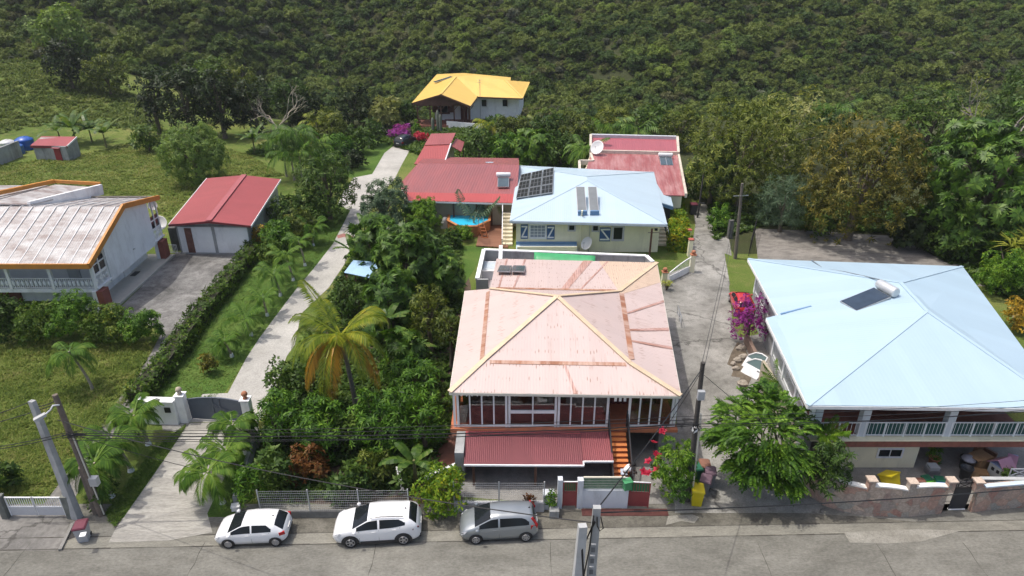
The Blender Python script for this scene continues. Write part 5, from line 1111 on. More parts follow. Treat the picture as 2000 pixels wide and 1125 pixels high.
# ------------------------------------------------------------------ far wooded hillside: one uncountable mass
def hill_forest():
    protos = bpy.data.collections.new('hill_tree_kinds'); specs = [('fine', 'h_olive', .95), ('fine', 'h_dark', .9), ('fine', 'h_olive', .75), ('fine', 'h_dark', .8), ('fine', 'h_grey', .55), ('fine', 'h_dry', .75), ('fine', 'h_olive', 1.1), ('fine', 'h_lime', .8), ('fine', 'h_dark', .85), ('fine', 'h_olive', .9)]
    def hl(n, cols, tr=.2):
        m = M_leaf(n, cols, .6, tr, .05, .2)
        for x in m.node_tree.nodes:
            if x.type == 'MATH' and abs(x.inputs[1].default_value-.24) < 1e-4: x.inputs[1].default_value = .55
            if x.type == 'MATH' and abs(x.inputs[1].default_value-1.1) < 1e-4: x.inputs[1].default_value = 1.5; x.inputs[2].default_value = -.5  # broad colour noise stands in for light and shade patches on the hill
        LM[n] = m
    hl('h_olive', [(0.035, 0.064, 0.014), (0.065, 0.106, 0.021), (0.100, 0.148, 0.030), (0.163, 0.205, 0.046)]); hl('h_dark', [(0.024, 0.051, 0.013), (0.039, 0.079, 0.020), (0.063, 0.112, 0.027), (0.100, 0.152, 0.038)]); hl('h_grey', [(0.070, 0.087, 0.050), (0.100, 0.119, 0.069), (0.123, 0.138, 0.087), (0.147, 0.165, 0.104)]); hl('h_dry', [(0.070, 0.075, 0.030), (0.100, 0.104, 0.042), (0.129, 0.132, 0.054), (0.152, 0.159, 0.064)]); hl('h_lime', [(0.053, 0.099, 0.016), (0.088, 0.152, 0.025), (0.129, 0.199, 0.035), (0.187, 0.251, 0.046)])
    for i, (k, m, s) in enumerate(specs):
        rs = np.random.RandomState(50+i); L = lobes(rs, (0, 0, 1.6*s), 2.0*s, 7, .75); P, N = crown_pts(rs, L, 560, .75, -.1); me_o = quads('hill_tree', place(SPR[k], P, N, .46, rs), LM[m]); COL.objects.unlink(me_o); protos.objects.link(me_o)
    rs = np.random.RandomState(9); pts = []
    for y in np.arange(150, 286, 1.15):
        n = int((0.9*y*2+60)/1.15); xs = rs.uniform(-(0.9*y+40), 0.9*y+40, n); ys = y+rs.uniform(-1.6, 1.6, n)
        for x, yy in zip(xs, ys):
            if x < -40 and yy < 152: continue
            if yy < 163 and rs.uniform() < .2: continue
            pts.append((x, yy, T(x, yy)-.4))
    me = bpy.data.meshes.new('hill_forest'); me.from_pydata(pts, [], []); ob = link('hill_forest', me); tag(ob, 'dry scrub forest covering the far hillside', 'forest', None, 'stuff')
    sc = me.attributes.new('tree_scale', 'FLOAT', 'POINT'); sc.data.foreach_set('value', np.clip(rs.lognormal(-.6, .42, len(pts)), .3, 1.7).astype(np.float32))
    ng = bpy.data.node_groups.new('scatter_forest', 'GeometryNodeTree'); ng.interface.new_socket('Geometry', in_out='INPUT', socket_type='NodeSocketGeometry'); ng.interface.new_socket('Geometry', in_out='OUTPUT', socket_type='NodeSocketGeometry')
    N = ng.nodes; gi, go = N.new('NodeGroupInput'), N.new('NodeGroupOutput'); ci = N.new('GeometryNodeCollectionInfo'); ci.inputs['Collection'].default_value = protos; ci.inputs['Separate Children'].default_value = True; ci.inputs['Reset Children'].default_value = True
    ip = N.new('GeometryNodeInstanceOnPoints'); ip.inputs['Pick Instance'].default_value = True; ri = N.new('FunctionNodeRandomValue'); ri.data_type = 'INT'; ri.inputs[4].default_value = 0; ri.inputs[5].default_value = len(specs)-1
    rv = N.new('FunctionNodeRandomValue'); rv.data_type = 'FLOAT_VECTOR'; rv.inputs[0].default_value = (-.15, -.15, 0); rv.inputs[1].default_value = (.15, .15, 6.28)
    na = N.new('GeometryNodeInputNamedAttribute'); na.data_type = 'FLOAT'; na.inputs['Name'].default_value = 'tree_scale'
    l = ng.links.new; l(gi.outputs[0], ip.inputs['Points']); l(ci.outputs[0], ip.inputs['Instance']); l(ri.outputs[2], ip.inputs['Instance Index']); l(rv.outputs[0], ip.inputs['Rotation']); l(na.outputs[0], ip.inputs['Scale']); l(ip.outputs[0], go.inputs[0])
    md = ob.modifiers.new('scatter', 'NODES'); md.node_group = ng
hill_forest()
# ------------------------------------------------------------------ trees at the back, left to right
BT = 'trees between the field and the hillside'
tree('pale_tree', 'pale green feathery tree on the grassy slope at far left', 'tree', 150, 178, 72, 48, 'pale', BT)
tree('dark_tree', 'dark rounded tree in front of the pale green tree on the slope', 'tree', 152, 205, 112, 40, 'dark', BT, vfrac=.95, vmax=2.1)
tree('scrubby_tree', 'brownish olive tree right of the dark tree on the slope', 'tree', 222, 205, 128, 42, 'olive', BT, mat='olive', dens=.8)
tree('dark_tree', 'dark dense tree at the left end of the dark belt behind the round bush', 'tree', 312, 262, 132, 36, 'dark', BT, vfrac=.98, vmax=2.1)
tree('dark_tree', 'tallest dark tree in the belt behind the round bush', 'tree', 372, 268, 122, 50, 'dark', BT, vfrac=.98, vmax=2.1)
tree('dark_tree', 'dark tree in the belt with lighter crown behind it, left of bare tree', 'tree', 440, 270, 132, 48, 'dark', BT, vfrac=.98, vmax=2.1)
tree('mid_green_tree', 'mid green tree rising behind the dark belt', 'tree', 425, 235, 108, 42, 'mid', BT)
tree('mid_green_tree', 'light olive tree rising behind the right end of the dark belt', 'tree', 478, 235, 118, 36, 'olive', BT)
tree('dark_tree', 'dark tree directly behind the bare branching tree', 'tree', 505, 262, 158, 42, 'dark', BT, vfrac=.98, vmax=2.1)
tree('mid_green_tree', 'mid green tree behind and right of the bare tree', 'tree', 570, 235, 150, 44, 'mid', BT)
tree('dark_tree', 'dark tree right of the bare tree beneath the hillside', 'tree', 600, 262, 178, 40, 'dark', BT, vfrac=.95, vmax=2.1)
tree('mid_green_tree', 'olive tree between two dark trees left of the yellow roof', 'tree', 645, 300, 212, 40, 'olive', BT)
tree('dark_tree', 'dark tree nearest to the left of the yellow roof', 'tree', 690, 250, 172, 42, 'dark', BT, vfrac=.95, vmax=2.1)
tree('dark_tree', 'dark low tree left of yellow-green round shrub', 'tree', 720, 235, 185, 30, 'dark', BT)
bare_tree('bare pale-branched tree standing before the dark belt', G(545, 285), 10.5, 4, 4)
tree('round_bush', 'big round olive bush standing alone in the field behind the garage', 'bush', 390, 358, 246, 62, 'olive', vfrac=1.05, size=.8, dens=1.5, mat='pale')
bare_tree('low grey twiggy bush behind the round olive bush', G(372, 262), 2.6, 2, 8, M('grey_twig', (.2, .18, .17), .9, .2))
tree('citrus_tree', 'small dark citrus tree beside the banana plants in the field', 'tree', 292, 296, 243, 28, 'dark', mat='mid')
tree('mango_tree', 'dense mango tree on the lawn at the driveway fork', 'tree', 645, 428, 296, 60, 'mango', vfrac=.92, mat='mid', dens=1.2)
tree('shrub', 'olive shrub against the back lawn edge', 'shrub', 655, 322, 262, 38, 'mango', trunk=False)
tree('shrub', 'feathery dark shrub on the left of the back lawn', 'shrub', 700, 300, 250, 30, 'mid', trunk=False)
tree('shrub', 'small dark round shrub beside the far bougainvillea', 'shrub', 742, 265, 245, 16, 'dark', trunk=False)
tree('shrub', 'dark low shrub along the back lawn', 'shrub', 690, 330, 296, 26, 'dark', trunk=False)
tree('shrub', 'mid green shrub at the forest edge of the back lawn', 'shrub', 725, 285, 235, 26, 'mid', trunk=False)
tree('dome_bush', 'yellow-green dome shaped bush left of the yellow roofed house', 'bush', 756, 250, 192, 34, 'pale', mat='sparse', vfrac=1.05, dens=1.5, size=.7)
tree('tree', 'mid green tree touching the porch of the yellow roofed house', 'tree', 792, 243, 200, 24, 'mid')
tree('bougainvillea', 'magenta bougainvillea bush beside the parked dark car', 'bougainvillea', 783, 270, 244, 23, 'magenta', trunk=False)
tree('bougainvillea', 'crimson bougainvillea bush in front of the dark car', 'bougainvillea', 823, 278, 257, 15, 'crimson', trunk=False)
tree('shrub', 'yellow-green shrub between magenta bougainvillea and porch', 'shrub', 812, 256, 235, 9, 'bright', trunk=False)
for i, (x, y, t_, w, k, lb) in enumerate([(935, 322, 250, 34, 'mid', 'bushy tree right of the red wing roof'), (985, 322, 262, 42, 'mango', 'bright green tree behind the ridge of the dusty red roof'), (1040, 325, 258, 42, 'bread', 'broad leaved tree behind the solar array'), (1095, 325, 262, 40, 'mid', 'mid green tree between broad leaved tree and parapeted house'), (1000, 285, 226, 36, 'olive', 'olive tree right of the white wall of the yellow roofed house'), (1070, 285, 225, 42, 'mid', 'green tree in the thicket behind the solar array'), (1125, 290, 222, 40, 'olive', 'olive tree at the right of the thicket behind the blue roof'), (1195, 268, 212, 40, 'olive', 'olive tree behind the left part of the parapeted house'), (1270, 268, 205, 42, 'mid', 'green tree behind the right part of the parapeted house'), (1325, 292, 212, 42, 'olive', 'yellowish olive tree at the right corner of the parapeted house'), (965, 262, 232, 24, 'mid', 'low green tree under the white wall of the yellow roofed house'), (1140, 320, 285, 26, 'mid', 'small tree left of the satellite dish on the parapeted house')]):
    tree('thicket_tree', lb, 'tree', x, y, t_, w, k, 'trees of the thicket behind the houses')
def pp(name, lb, bx, by, cy, L, nf, seed, n=16, mat='palm', leaf=None, group=None, cx=None, tr=.12, **k):
    B = G(bx, by); H = GY(bx, cy, B.y).z; zc = B.y*math.cos(PITCH)+(CAMH-H)*math.sin(PITCH); lean = (0 if cx is None else (cx-bx)*zc/FPX, 0)
    return palm(name, lb, B, H, nf, L, n, leaf or L*.34, max(.09, .05*L*(zc/60)**.5), mat, group, seed, tr, lean, **k)
pp('coconut_palm', 'coconut palm right of the yellow roofed house behind the parapet roof', 1185, 275, 246, 4.2, 14, 11, 14, 'palm')
pp('coconut_palm', 'coconut palm with wide fronds behind the middle of the parapet roof', 1245, 278, 250, 4.4, 14, 12, 14, 'palm')
pp('palm_tree', 'palm against the white wall of the yellow roofed house', 962, 268, 244, 3.4, 14, 13, 14, 'coco')
pp('palm_tree', 'grey-green palm right of the palm at the white wall', 990, 268, 242, 3.0, 12, 14, 12, 'palm')
pp('palm_tree', 'yellowing palm top among the olive trees right of the white wall', 1052, 270, 240, 2.6, 12, 34, 12, 'coco')
pp('palm_tree', 'palm at the left corner of the parapeted house below the satellite dish', 1138, 345, 290, 2.9, 16, 15, 16, 'palm')
pp('palm_tree', 'palm in front of the middle of the parapeted red roof', 1229, 345, 312, 2.5, 13, 16, 14, 'palm')
pp('coconut_palm', 'distant coconut palm among the trees right of the yellowish tree', 1618, 285, 215, 3.6, 13, 17, 13, 'palm')
for i, (x, y, c, lb) in enumerate(((560, 345, 268, 'tall left palm of the areca clump behind the garage'), (590, 345, 260, 'middle palm of the areca clump behind the garage'), (575, 352, 300, 'low front palm of the areca clump behind the garage'), (610, 340, 285, 'right palm of the areca clump, next to the mango tree'))): pp('areca_palm', lb, x, y, c, 3.0, 15, 20+i, 15, 'palm', group='areca palms behind the garage')
pp('palm_tree', 'thin pale palm behind the areca clump', 625, 300, 238, 2.8, 10, 31, 12, 'coco')
# right side big trees
RT = 'large trees on the right'
tree('mango_tree', 'huge olive mango tree to the right of the parapeted house', 'tree', 1440, 405, 196, 108, 'olive', RT, vfrac=.95)
tree('tree', 'olive tree leaning over the lane behind the dark bin', 'tree', 1385, 400, 262, 46, 'mango', RT, vfrac=.95, mat='mid')
tree('flowering_tree', 'pale yellowish open tree behind the olive mango tree', 'tree', 1530, 335, 176, 74, 'sparse', RT, bark=BARKP)
tree('feathery_tree', 'small grey-green feathery tree behind the power pole', 'tree', 1522, 452, 345, 50, 'grey', RT, vfrac=1.0)
tree('bronze_mango_tree', 'big bronze leaved mango tree behind the parking pad', 'tree', 1655, 468, 238, 112, 'brown', RT, vfrac=.98)
tree('breadfruit_tree', 'big glossy breadfruit tree right of the bronze mango', 'tree', 1895, 490, 226, 116, 'bread', RT, vfrac=.98)
tree('dark_tree', 'dark rounded tree behind the gap between bronze mango and breadfruit tree', 'tree', 1785, 340, 178, 66, 'mid', RT)
tree('dark_tree', 'dark tree at the right edge above the breadfruit tree', 'tree', 1985, 320, 120, 70, 'mid', RT)
bare_tree('grey leafless tree above the breadfruit tree', G(1905, 350), 15.5, 5, 5, M('grey_branch', (.25, .22, .2), .9, .2), leaves='sparse')
tree('tree', 'light green tree in the wood behind the bronze mango tree', 'tree', 1600, 300, 215, 44, 'mid', RT)
tree('shrub', 'dark shrub at the left foot of the bronze mango', 'shrub', 1590, 462, 405, 36, 'mid', trunk=False)
tree('shrub', 'dark shrub between bronze mango and breadfruit tree', 'shrub', 1775, 485, 420, 40, 'bread', trunk=False, mat='dark', size=.7)
tree('shrub', 'shrub under the breadfruit tree behind the wide blue roof', 'shrub', 1850, 505, 440, 42, 'mid', trunk=False)
tree('young_mango_tree', 'slender light green young tree before the bronze mango', 'tree', 1572, 452, 372, 22, 'bright')
tree('shrub', 'yellow-green shrub at the foot of the power pole', 'shrub', 1406, 452, 398, 26, 'mango', trunk=False)
tree('hibiscus', 'dark hibiscus with few orange flowers at the lane end', 'shrub', 1352, 385, 320, 26, 'dark', trunk=False, mat='mid')
def straps(name, lb, bx, by, ty, hw, n, mat):
    B = G(bx, by); H = GY(bx, ty, B.y).z; zc = B.y*.9+(CAMH-H/2)*.44; r = hw*zc/FPX; rs = np.random.RandomState(bx); root = thing(name, lb, 'plant', B); Q = []
    for c in range(10):
        o = np.array([rs.normal()*r*.4, rs.normal()*r*.4, H*rs.uniform(.45, .8)]); az = rs.uniform(0, 6.28, n); Q.append(kites(r*.75, r*.13, az, rs.uniform(-.1, 1.2, n), .35)+o)
    quads('leaves', np.concatenate(Q), LM[mat], root); b = MB()
    for c in range(4): b.tube([(0, 0, 0), (rs.normal()*r*.3, rs.normal()*r*.3, H*.6)], [.08, .05], 6)
    b.build('stem', BARK, root, True)
straps('dracaena', 'lime striped dracaena clump at the right edge', 1968, 545, 445, 48, 16, 'lime')
tree('shrub', 'mid green shrub below the lime dracaena at the right edge', 'shrub', 1945, 575, 490, 48, 'bright', trunk=False)
tree('croton_bush', 'orange and yellow croton bush at the right edge beside the blue roof', 'bush', 1988, 645, 585, 36, 'croton', trunk=False)
# lane and front right
tree('bougainvillea', 'purple bougainvillea hanging over the lane by the red car', 'bougainvillea', 1458, 672, 568, 38, 'purple', vfrac=1.1)
def clipped(lb, pxs, h, w): hedge(lb, [G(*p) for p in pxs], w, h, 'ixora', 'clipped_hedge', 5, .42, 20, 'clipped hedges beside the lane', .03)
clipped('clipped hedge block by the lane nearest the curved white gate', [(1325, 492), (1322, 458)], 1.7, 1.75); clipped('yellow topped clipped hedge behind the nearest hedge block by the lane', [(1320, 450), (1313, 382)], 1.5, 1.6)
def carambola():
    B = G(1540, 968); root = thing('starfruit_tree', 'bright green tree with feathery arching leaves at the lane mouth', 'tree', B); rs = np.random.RandomState(4); c0 = Vector((-1.6, 1.0, 3.6)); L = []
    for dx, dy, dz, r in ((-1.6, .8, 3.6, 1.5), (-3.2, .2, 3.6, 1.05), (-2.7, 1.9, 3.9, 1.1), (-.6, 2.2, 4.2, 1.15), (.1, 1.5, 3.7, .85), (-1.4, 2.3, 4.8, .9), (-2.9, -.5, 2.4, .9), (-1.3, -.4, 2.9, 1.1), (-.1, -.3, 2.6, .8), (-3.6, 1.2, 3.0, .8), (-.9, -.9, 1.8, .7), (-2.0, -.9, 2.0, .7)): L.append((np.array([dx, dy, dz]), r))
    P, N = crown_pts(rs, L, 1800, .7, -.3, .55); N[:, 2] += .2
    n = len(P); d = P-np.array([-1.4, .6, 3.0]); d /= np.linalg.norm(d, axis=1)[:, None]; d[:, 2] = rs.uniform(-.15, .35, n); d += rs.normal(0, .35, d.shape); d /= np.linalg.norm(d, axis=1)[:, None]
    a = np.cross(np.array([0, 0, 1.]), d); a /= np.linalg.norm(a, axis=1)[:, None]; u = np.cross(d, a); R = np.stack([d, a, u], 2); S = SPR['twig']; s = .56*rs.uniform(.7, 1.25, n)
    V = np.einsum('nij,kvj->nkvi', R, S)*s[:, None, None, None]+P[:, None, None, :]; quads('crown', V.reshape(-1, 4, 3), LM['mango'], root)
    b = MB()
    for c, r in L: c = Vector(c); b.tube([(0, 0, -.1), (-.25, .1, 1.0), lerp(Vector((-.3, .1, 1.1)), c, .5)+Vector((0, 0, .3)), c], [.14, .11, .06, .02], 6)
    b.build('trunk', BARK, root, True)
carambola()
tree('hibiscus_bush', 'hibiscus bush with orange flowers against the stone wall', 'bush', 1602, 985, 862, 40, 'mango', vfrac=1.1, mat='mid', size=.7, dens=1.6, trunk=False)
def blooms(lb, name, pts, r, mat):
    for i, (px, py, z) in enumerate(pts):
        p = G(px, py, z); b = MB(); t = 5; vs = [(0, 0, 0)]; fs = []
        for k in range(10): a = 2*math.pi*k/10; rr = r*(1 if k % 2 else .62); vs.append((rr*math.cos(a), rr*math.sin(a)*.8, .05*(k % 2)+.3*rr*math.sin(a)))
        yield p, vs, [(0, 1+k, 1+(k+1) % 10) for k in range(10)]
pp('palm_tree', 'short dense palm behind the orange hibiscus by the balcony', 1592, 935, 850, 1.05, 22, 41, 18, 'bright', tr=.1, rise=(.7, 1.5), droop=(.5, .9))
pp('palm_tree', 'dark narrow palm beside the gallery of the blue roofed house', 1518, 800, 752, 1.5, 14, 42, 16, 'palm', tr=.08, rise=(.8, 1.6), droop=(.5, .8))
tree('bougainvillea_bush', 'bushy green bougainvillea with crimson flowers by the lane pole', 'bush', 1312, 968, 858, 46, 'bright', vfrac=1.05, trunk=False, size=.75, dens=1.4)
tree('climbing_shrub', 'leafy climber on the fence end left of the yellow bin', 'shrub', 1322, 1000, 930, 20, 'mango', trunk=False, size=.6, dens=1.6)
# front left garden
GT = 'trees of the middle garden'
for x, y, t_, w, k, lb in [(800, 590, 432, 62, 'bread', 'large breadfruit tree in the middle of the garden'), (742, 545, 424, 50, 'bread', 'breadfruit tree next to the driveway bananas'), (862, 590, 484, 44, 'bread', 'breadfruit tree nearest the wooden pool deck'), (770, 660, 520, 56, 'bread', 'breadfruit tree right behind the coconut palm'), (832, 520, 442, 36, 'mid', 'leafy tree between breadfruit trees and the pool'), (842, 690, 560, 40, 'olive', 'tall dark olive tree against the pink roof'), (882, 720, 605, 26, 'olive', 'narrow dark tree touching the left edge of the pink roof'), (800, 760, 640, 40, 'bread', 'leafy tree between coconut palm and dark olive tree'), (757, 448, 352, 48, 'mango', 'grey-green tree by the driveway in front of the red house'), (828, 454, 388, 36, 'bright', 'rounded green tree left of the swimming pool'), (676, 612, 545, 26, 'mid', 'small tree half covering the blue sheet roof'), (700, 620, 560, 34, 'mid', 'low tree right of the blue sheet roof')]:
    tree('garden_tree', lb, 'tree', x, y, t_, w, k, GT, size=.9, dens=1.25, mat={'mango': 'grey'}.get(k))
for x, y, t_, w, k, lb in [(555, 870, 770, 52, 'mango', 'light green mango tree nearest the gate pillar'), (635, 885, 785, 58, 'mango', 'light green mango tree before the coconut palm'), (748, 885, 770, 62, 'mango', 'spreading mango tree right of the coconut trunk'), (830, 875, 752, 52, 'mango', 'mango tree beside the brick path'), (815, 805, 705, 52, 'mango', 'mango tree against the lower edge of the pink roof'), (615, 800, 712, 42, 'mid', 'dark leafy tree below the coconut fronds'), (780, 770, 688, 36, 'bright', 'bright leafy tree behind the spreading mango')]:
    tree('mango_tree', lb, 'tree', x, y, t_, w, k, GT, size=.95, dens=1.3, vfrac=.95)
for x, y, t_, w, k, lb in [(605, 935, 876, 40, 'rust', 'rust coloured shrub near the mesh fence'), (498, 990, 905, 32, 'bright', 'bright leafy shrub at the corner by the white hatchback'), (545, 965, 880, 36, 'mid', 'green shrub between corner shrub and rust coloured shrub'), (700, 965, 900, 34, 'mid', 'open shrub between rust shrub and banana plant'), (735, 945, 870, 30, 'olive', 'olive shrub left of the front banana plant'), (865, 992, 922, 54, 'ixora', 'clipped yellow-green bush at the fence left of the grey car'), (660, 975, 940, 26, 'mid', 'low shrub just behind the mesh fence'), (560, 780, 705, 34, 'mid', 'shrub along the driveway edge beyond the gate'), (545, 820, 765, 30, 'bright', 'strappy shrub right beside the gate pillar'), (612, 672, 630, 18, 'pale', 'pale feathery shrub at the driveway edge'), (690, 880, 815, 36, 'mid', 'dark shrub at the foot of the coconut palm'), (790, 960, 915, 22, 'mid', 'small shrub by the white plank in the garden'), (1075, 1000, 960, 11, 'bright', 'small bright plant in a block planter by the red gate'), (1030, 1003, 968, 12, 'rust', 'dark purple shrub before the meter wall')]:
    tree('shrub', lb, 'shrub', x, y, t_, w, k, 'shrubs of the middle garden', trunk=False, dens=1.3)
tree('ball_shrub', 'clipped brown ball shrub on the lawn beside the driveway', 'shrub', 410, 730, 693, 17, 'rust', trunk=False, mat='brown', dens=1.6)
banana('banana plant at the driveway edge with big drooping leaves', G(692, 522), 1.7, 8, 2.4, 3); banana('banana plant right behind the driveway bananas', G(715, 478), 1.9, 8, 2.3, 4); banana('banana plant with upright leaves right of the coconut palm', G(795, 745), 2.6, 8, 2.2, 5); banana('banana plant by the fence left of the clipped yellow-green bush', G(812, 948), 1.7, 6, 2.0, 6); banana('banana plant behind the dark olive tree', G(765, 700), 3.4, 8, 2.0, 12)
banana('tallest banana plant behind the small shed', G(150, 282), 2.6, 13, 4.2, 7, 'banana plants in the field', .42); banana('banana plant at the right end of the row behind the shed', G(208, 288), 2.2, 12, 3.6, 8, 'banana plants in the field', .38); banana('leaning banana plant between the two tall ones in the field', G(180, 278), 2.0, 12, 3.6, 9, 'banana plants in the field', .38); banana('low banana plant at the left end of the row behind the shed', G(118, 275), 1.6, 12, 3.6, 10, 'banana plants in the field', .38)
banana('banana plant behind the round olive bush by the bare tree', G(498, 300), 2.2, 11, 3.2, 11, 'banana plants in the field', .36)
# the big coconut palm
def coconut():
    B = G(697, 806); H = GY(697, 655, B.y).z; root = thing('coconut_palm', 'big yellowing coconut palm with drooping orange fronds in the middle garden', 'palm', B); rs = np.random.RandomState(2)
    off = (-.45, 0, H); good, dead = [], []
    for i in range(16): good.append(frond(3.15*rs.uniform(.85, 1.1), 54, .85, .08, .8+.45*(i/14)+.12*rs.normal(), 1.5-1.05*(i/14)+.12*rs.normal(), i*2.399+.25*rs.normal(), rs, curl=.75))
    for az in (-2.3, -1.6, -.6): dead.append(frond(3.0*rs.uniform(.9, 1.1), 58, .85, .09, 1.3, .42, az, rs, curl=1.7))
    quads('crown', np.concatenate(good), LM['coco'], root, off); o = quads('dying_fronds', np.concatenate(dead), LM['deadpalm'], root, off); o['label'] = 'orange dying fronds hanging down'
    b = MB(); pts = [(-.45*(i/8)**1.5, 0, (H+.1)*i/8-.1) for i in range(9)]; b.tube(pts, [.26, .17, .15, .14, .14, .135, .13, .14, .16], 10); b.build('trunk', M('palm_trunk', (.2, .18, .16), .9, .25, 5), root, True)
    b = MB()
    for i in range(7): a = i*.9; b.lathe((off[0]+.26*math.cos(a), .26*math.sin(a), H-.35), [(.02, -.14), (.12, -.08), (.13, .03), (.02, .14)], 8)
    b.build('coconuts', M('coconut_husk', (.25, .2, .05), .6, .2), root, True)
coconut()
# palms by the driveways
LP = 'small palms planted along the driveway'
lp = ['nearest the brown ball shrub', 'second up the lawn from the ball shrub', 'third up the lawn, beside the driveway', 'fourth up the lawn, with bare white painted foot', 'fifth up the lawn, half way along the driveway', 'sixth up the lawn, before the shrub border', 'farthest up the lawn, by the mango tree']
for i, (x, y) in enumerate(((453, 697), (491, 656), (522, 617), (548, 578), (573, 548), (596, 519), (612, 480))):
    L = 1.75+.05*i; pp('driveway_palm', 'small white footed palm on the lawn, '+lp[i], x, y, y-(29, 32, 33, 41, 47, 47, 36)[i], L*(.72, .9, .78, .95, .84, .74, .88)[i], (11, 12, 10, 12, 11, 10, 12)[i], 60+i, 26, 'palm', .5, LP, tr=.1, cx=x-(10, 9, 3, 7, 9, 6, -4)[i], band=.3, rise=(.45, 1.5), droop=(.85, 1.15))
LW = 'palms beside the lower driveway'
for i, (x, y, cy, cx, L, lb) in enumerate(((290, 868, 812, 277, 1.45, 'palm beside the white wall left of the lower driveway'), (256, 920, 862, 240, 1.5, 'palm left of the lower driveway, between two other palms'), (218, 970, 905, 205, 1.55, 'palm left of the lower driveway, nearest the poles'), (480, 885, 830, 465, 1.25, 'palm under the right gate pillar'), (470, 930, 880, 452, 1.4, 'palm right of the lower driveway, between gate palm and street palm'), (435, 982, 922, 420, 1.55, 'palm right of the lower driveway, nearest the white hatchback'))):
    pp('driveway_palm', lb, x, y, cy, L, 19, 80+i, 28, 'palm', .6, LW, tr=.12, cx=cx, rise=(.3, 1.4), droop=(.9, 1.2), band=.25)
pp('lone_palm', 'windblown palm standing alone in the rough grass at left', 182, 762, 688, 1.7, 14, 91, 26, 'palm', .55, tr=.1, cx=158, rise=(.1, .9), droop=(.8, 1.1))
# hedges and shrubs on the left
hedge('long clipped hedge between old path and driveway lawn', [G(*p) for p in ((498, 497), (450, 560), (395, 625), (352, 690), (318, 735), (268, 792))], 1.35, 1.25, 'hedge', seed=7, wob=.08)
HB = 'flowering bushes in front of the white gabled house'
for x, y, t_, w, k, lb in [(15, 662, 585, 50, 'mid', 'flowering bush at the far left end of the row before the balcony'), (88, 665, 592, 45, 'hedge', 'yellow flecked bush, second from the left before the balcony'), (152, 662, 574, 48, 'bright', 'bright green rounded bush in the middle before the balcony'), (218, 668, 596, 46, 'hedge', 'bush with red hibiscus flowers before the red pillar'), (285, 668, 604, 40, 'bright', 'bush at the right end of the row beside the old path')]:
    tree('flowering_bush', lb, 'bush', x, y, t_, w, k, HB, trunk=False, dens=1.4, size=.85, mat={'bright': 'mango'}.get(k))
for x, y, t_, w, k, lb in [(512, 484, 441, 20, 'croton', 'yellow croton bush at the corner of the garage'), (548, 492, 432, 34, 'mango', 'rounded shrub beside the croton bush'), (590, 478, 412, 32, 'olive', 'olive shrub in the border beyond the lawn palms'), (560, 440, 385, 34, 'mid', 'shrub behind the garage wall next to the border'), (612, 445, 375, 34, 'mid', 'leafy shrub in front of the mango tree'), (530, 515, 470, 22, 'hedge', 'low shrub at the upper end of the long hedge'), (12, 965, 905, 32, 'mid', 'shrub at the bottom left corner behind the low white gate'), (208, 985, 935, 30, 'mid', 'low shrub at the foot of the wooden pole'), (160, 880, 850, 12, 'pale', 'small weed clump beside the old path')]:
    tree('shrub', lb, 'shrub', x, y, t_, w, k, 'shrubs on the left side', trunk=False, dens=1.4, size=.85)
# flowers that can be pointed at
def flowers(name, group, mat, r, items):
    for lb, px, py, z in items:
        p = G(px, py, z); rs = np.random.RandomState(int(px)); Q = np.concatenate([kites(r, r*.75, np.linspace(0, 6.28, 6)[:-1], .45, .1), kites(r*.6, r*.5, np.linspace(.5, 6.78, 5)[:-1], 1.0, .1)]); o = quads(name, Q, mat, None, p); tag(o, lb, 'flower', group); o.rotation_euler = (.5, 0, rs.uniform(0, 6))
HR = M('hibiscus_red', (.6, .02, .035), .5, .15, 9); HO = M('hibiscus_orange', (.75, .16, .03), .5, .15, 9)
flowers('bougainvillea_flower', 'crimson flowers by the lane pole', LM['crimson'], .3, [('crimson flower cluster on the long shoot above the bush, uppermost', 1293, 842, 3.6), ('crimson flower cluster just below the uppermost shoot', 1276, 865, 3.0), ('crimson flower cluster at the upper left of the green bush', 1283, 890, 2.6), ('orange-red flower cluster near the top left of the bush', 1281, 888, 2.2), ('crimson flower cluster half way down the left of the bush', 1267, 902, 2.0), ('crimson flower cluster hanging lowest on the left', 1257, 922, 1.5), ('crimson flower cluster low beside the lowest one', 1267, 925, 1.5), ('crimson flower cluster in the middle of the bush', 1284, 918, 1.9)])
flowers('hibiscus_flower', 'orange hibiscus flowers', HO, .16, [('single orange hibiscus flower near the top of the bush by the stone wall', 1577, 899, 2.3), ('orange hibiscus flower at lower right of the bush by the stone wall', 1606, 927, 1.9), ('paler orange hibiscus flower right of the lower one', 1614, 928, 1.85)])
flowers('hibiscus_flower', 'red hibiscus flowers', HR, .17, [('red hibiscus flower on the far left bush', 43, 614, 1.4), ('red hibiscus flower low on the far left bush', 33, 622, 1.2), ('red hibiscus flower on the fourth bush, upper', 198, 612, 1.5), ('red hibiscus flower on the fourth bush, lower left', 172, 620, 1.3), ('red hibiscus flower at the lower rim of the bushes', 178, 656, .8), ('red hibiscus flower on the fourth bush, right side', 206, 617, 1.4)])
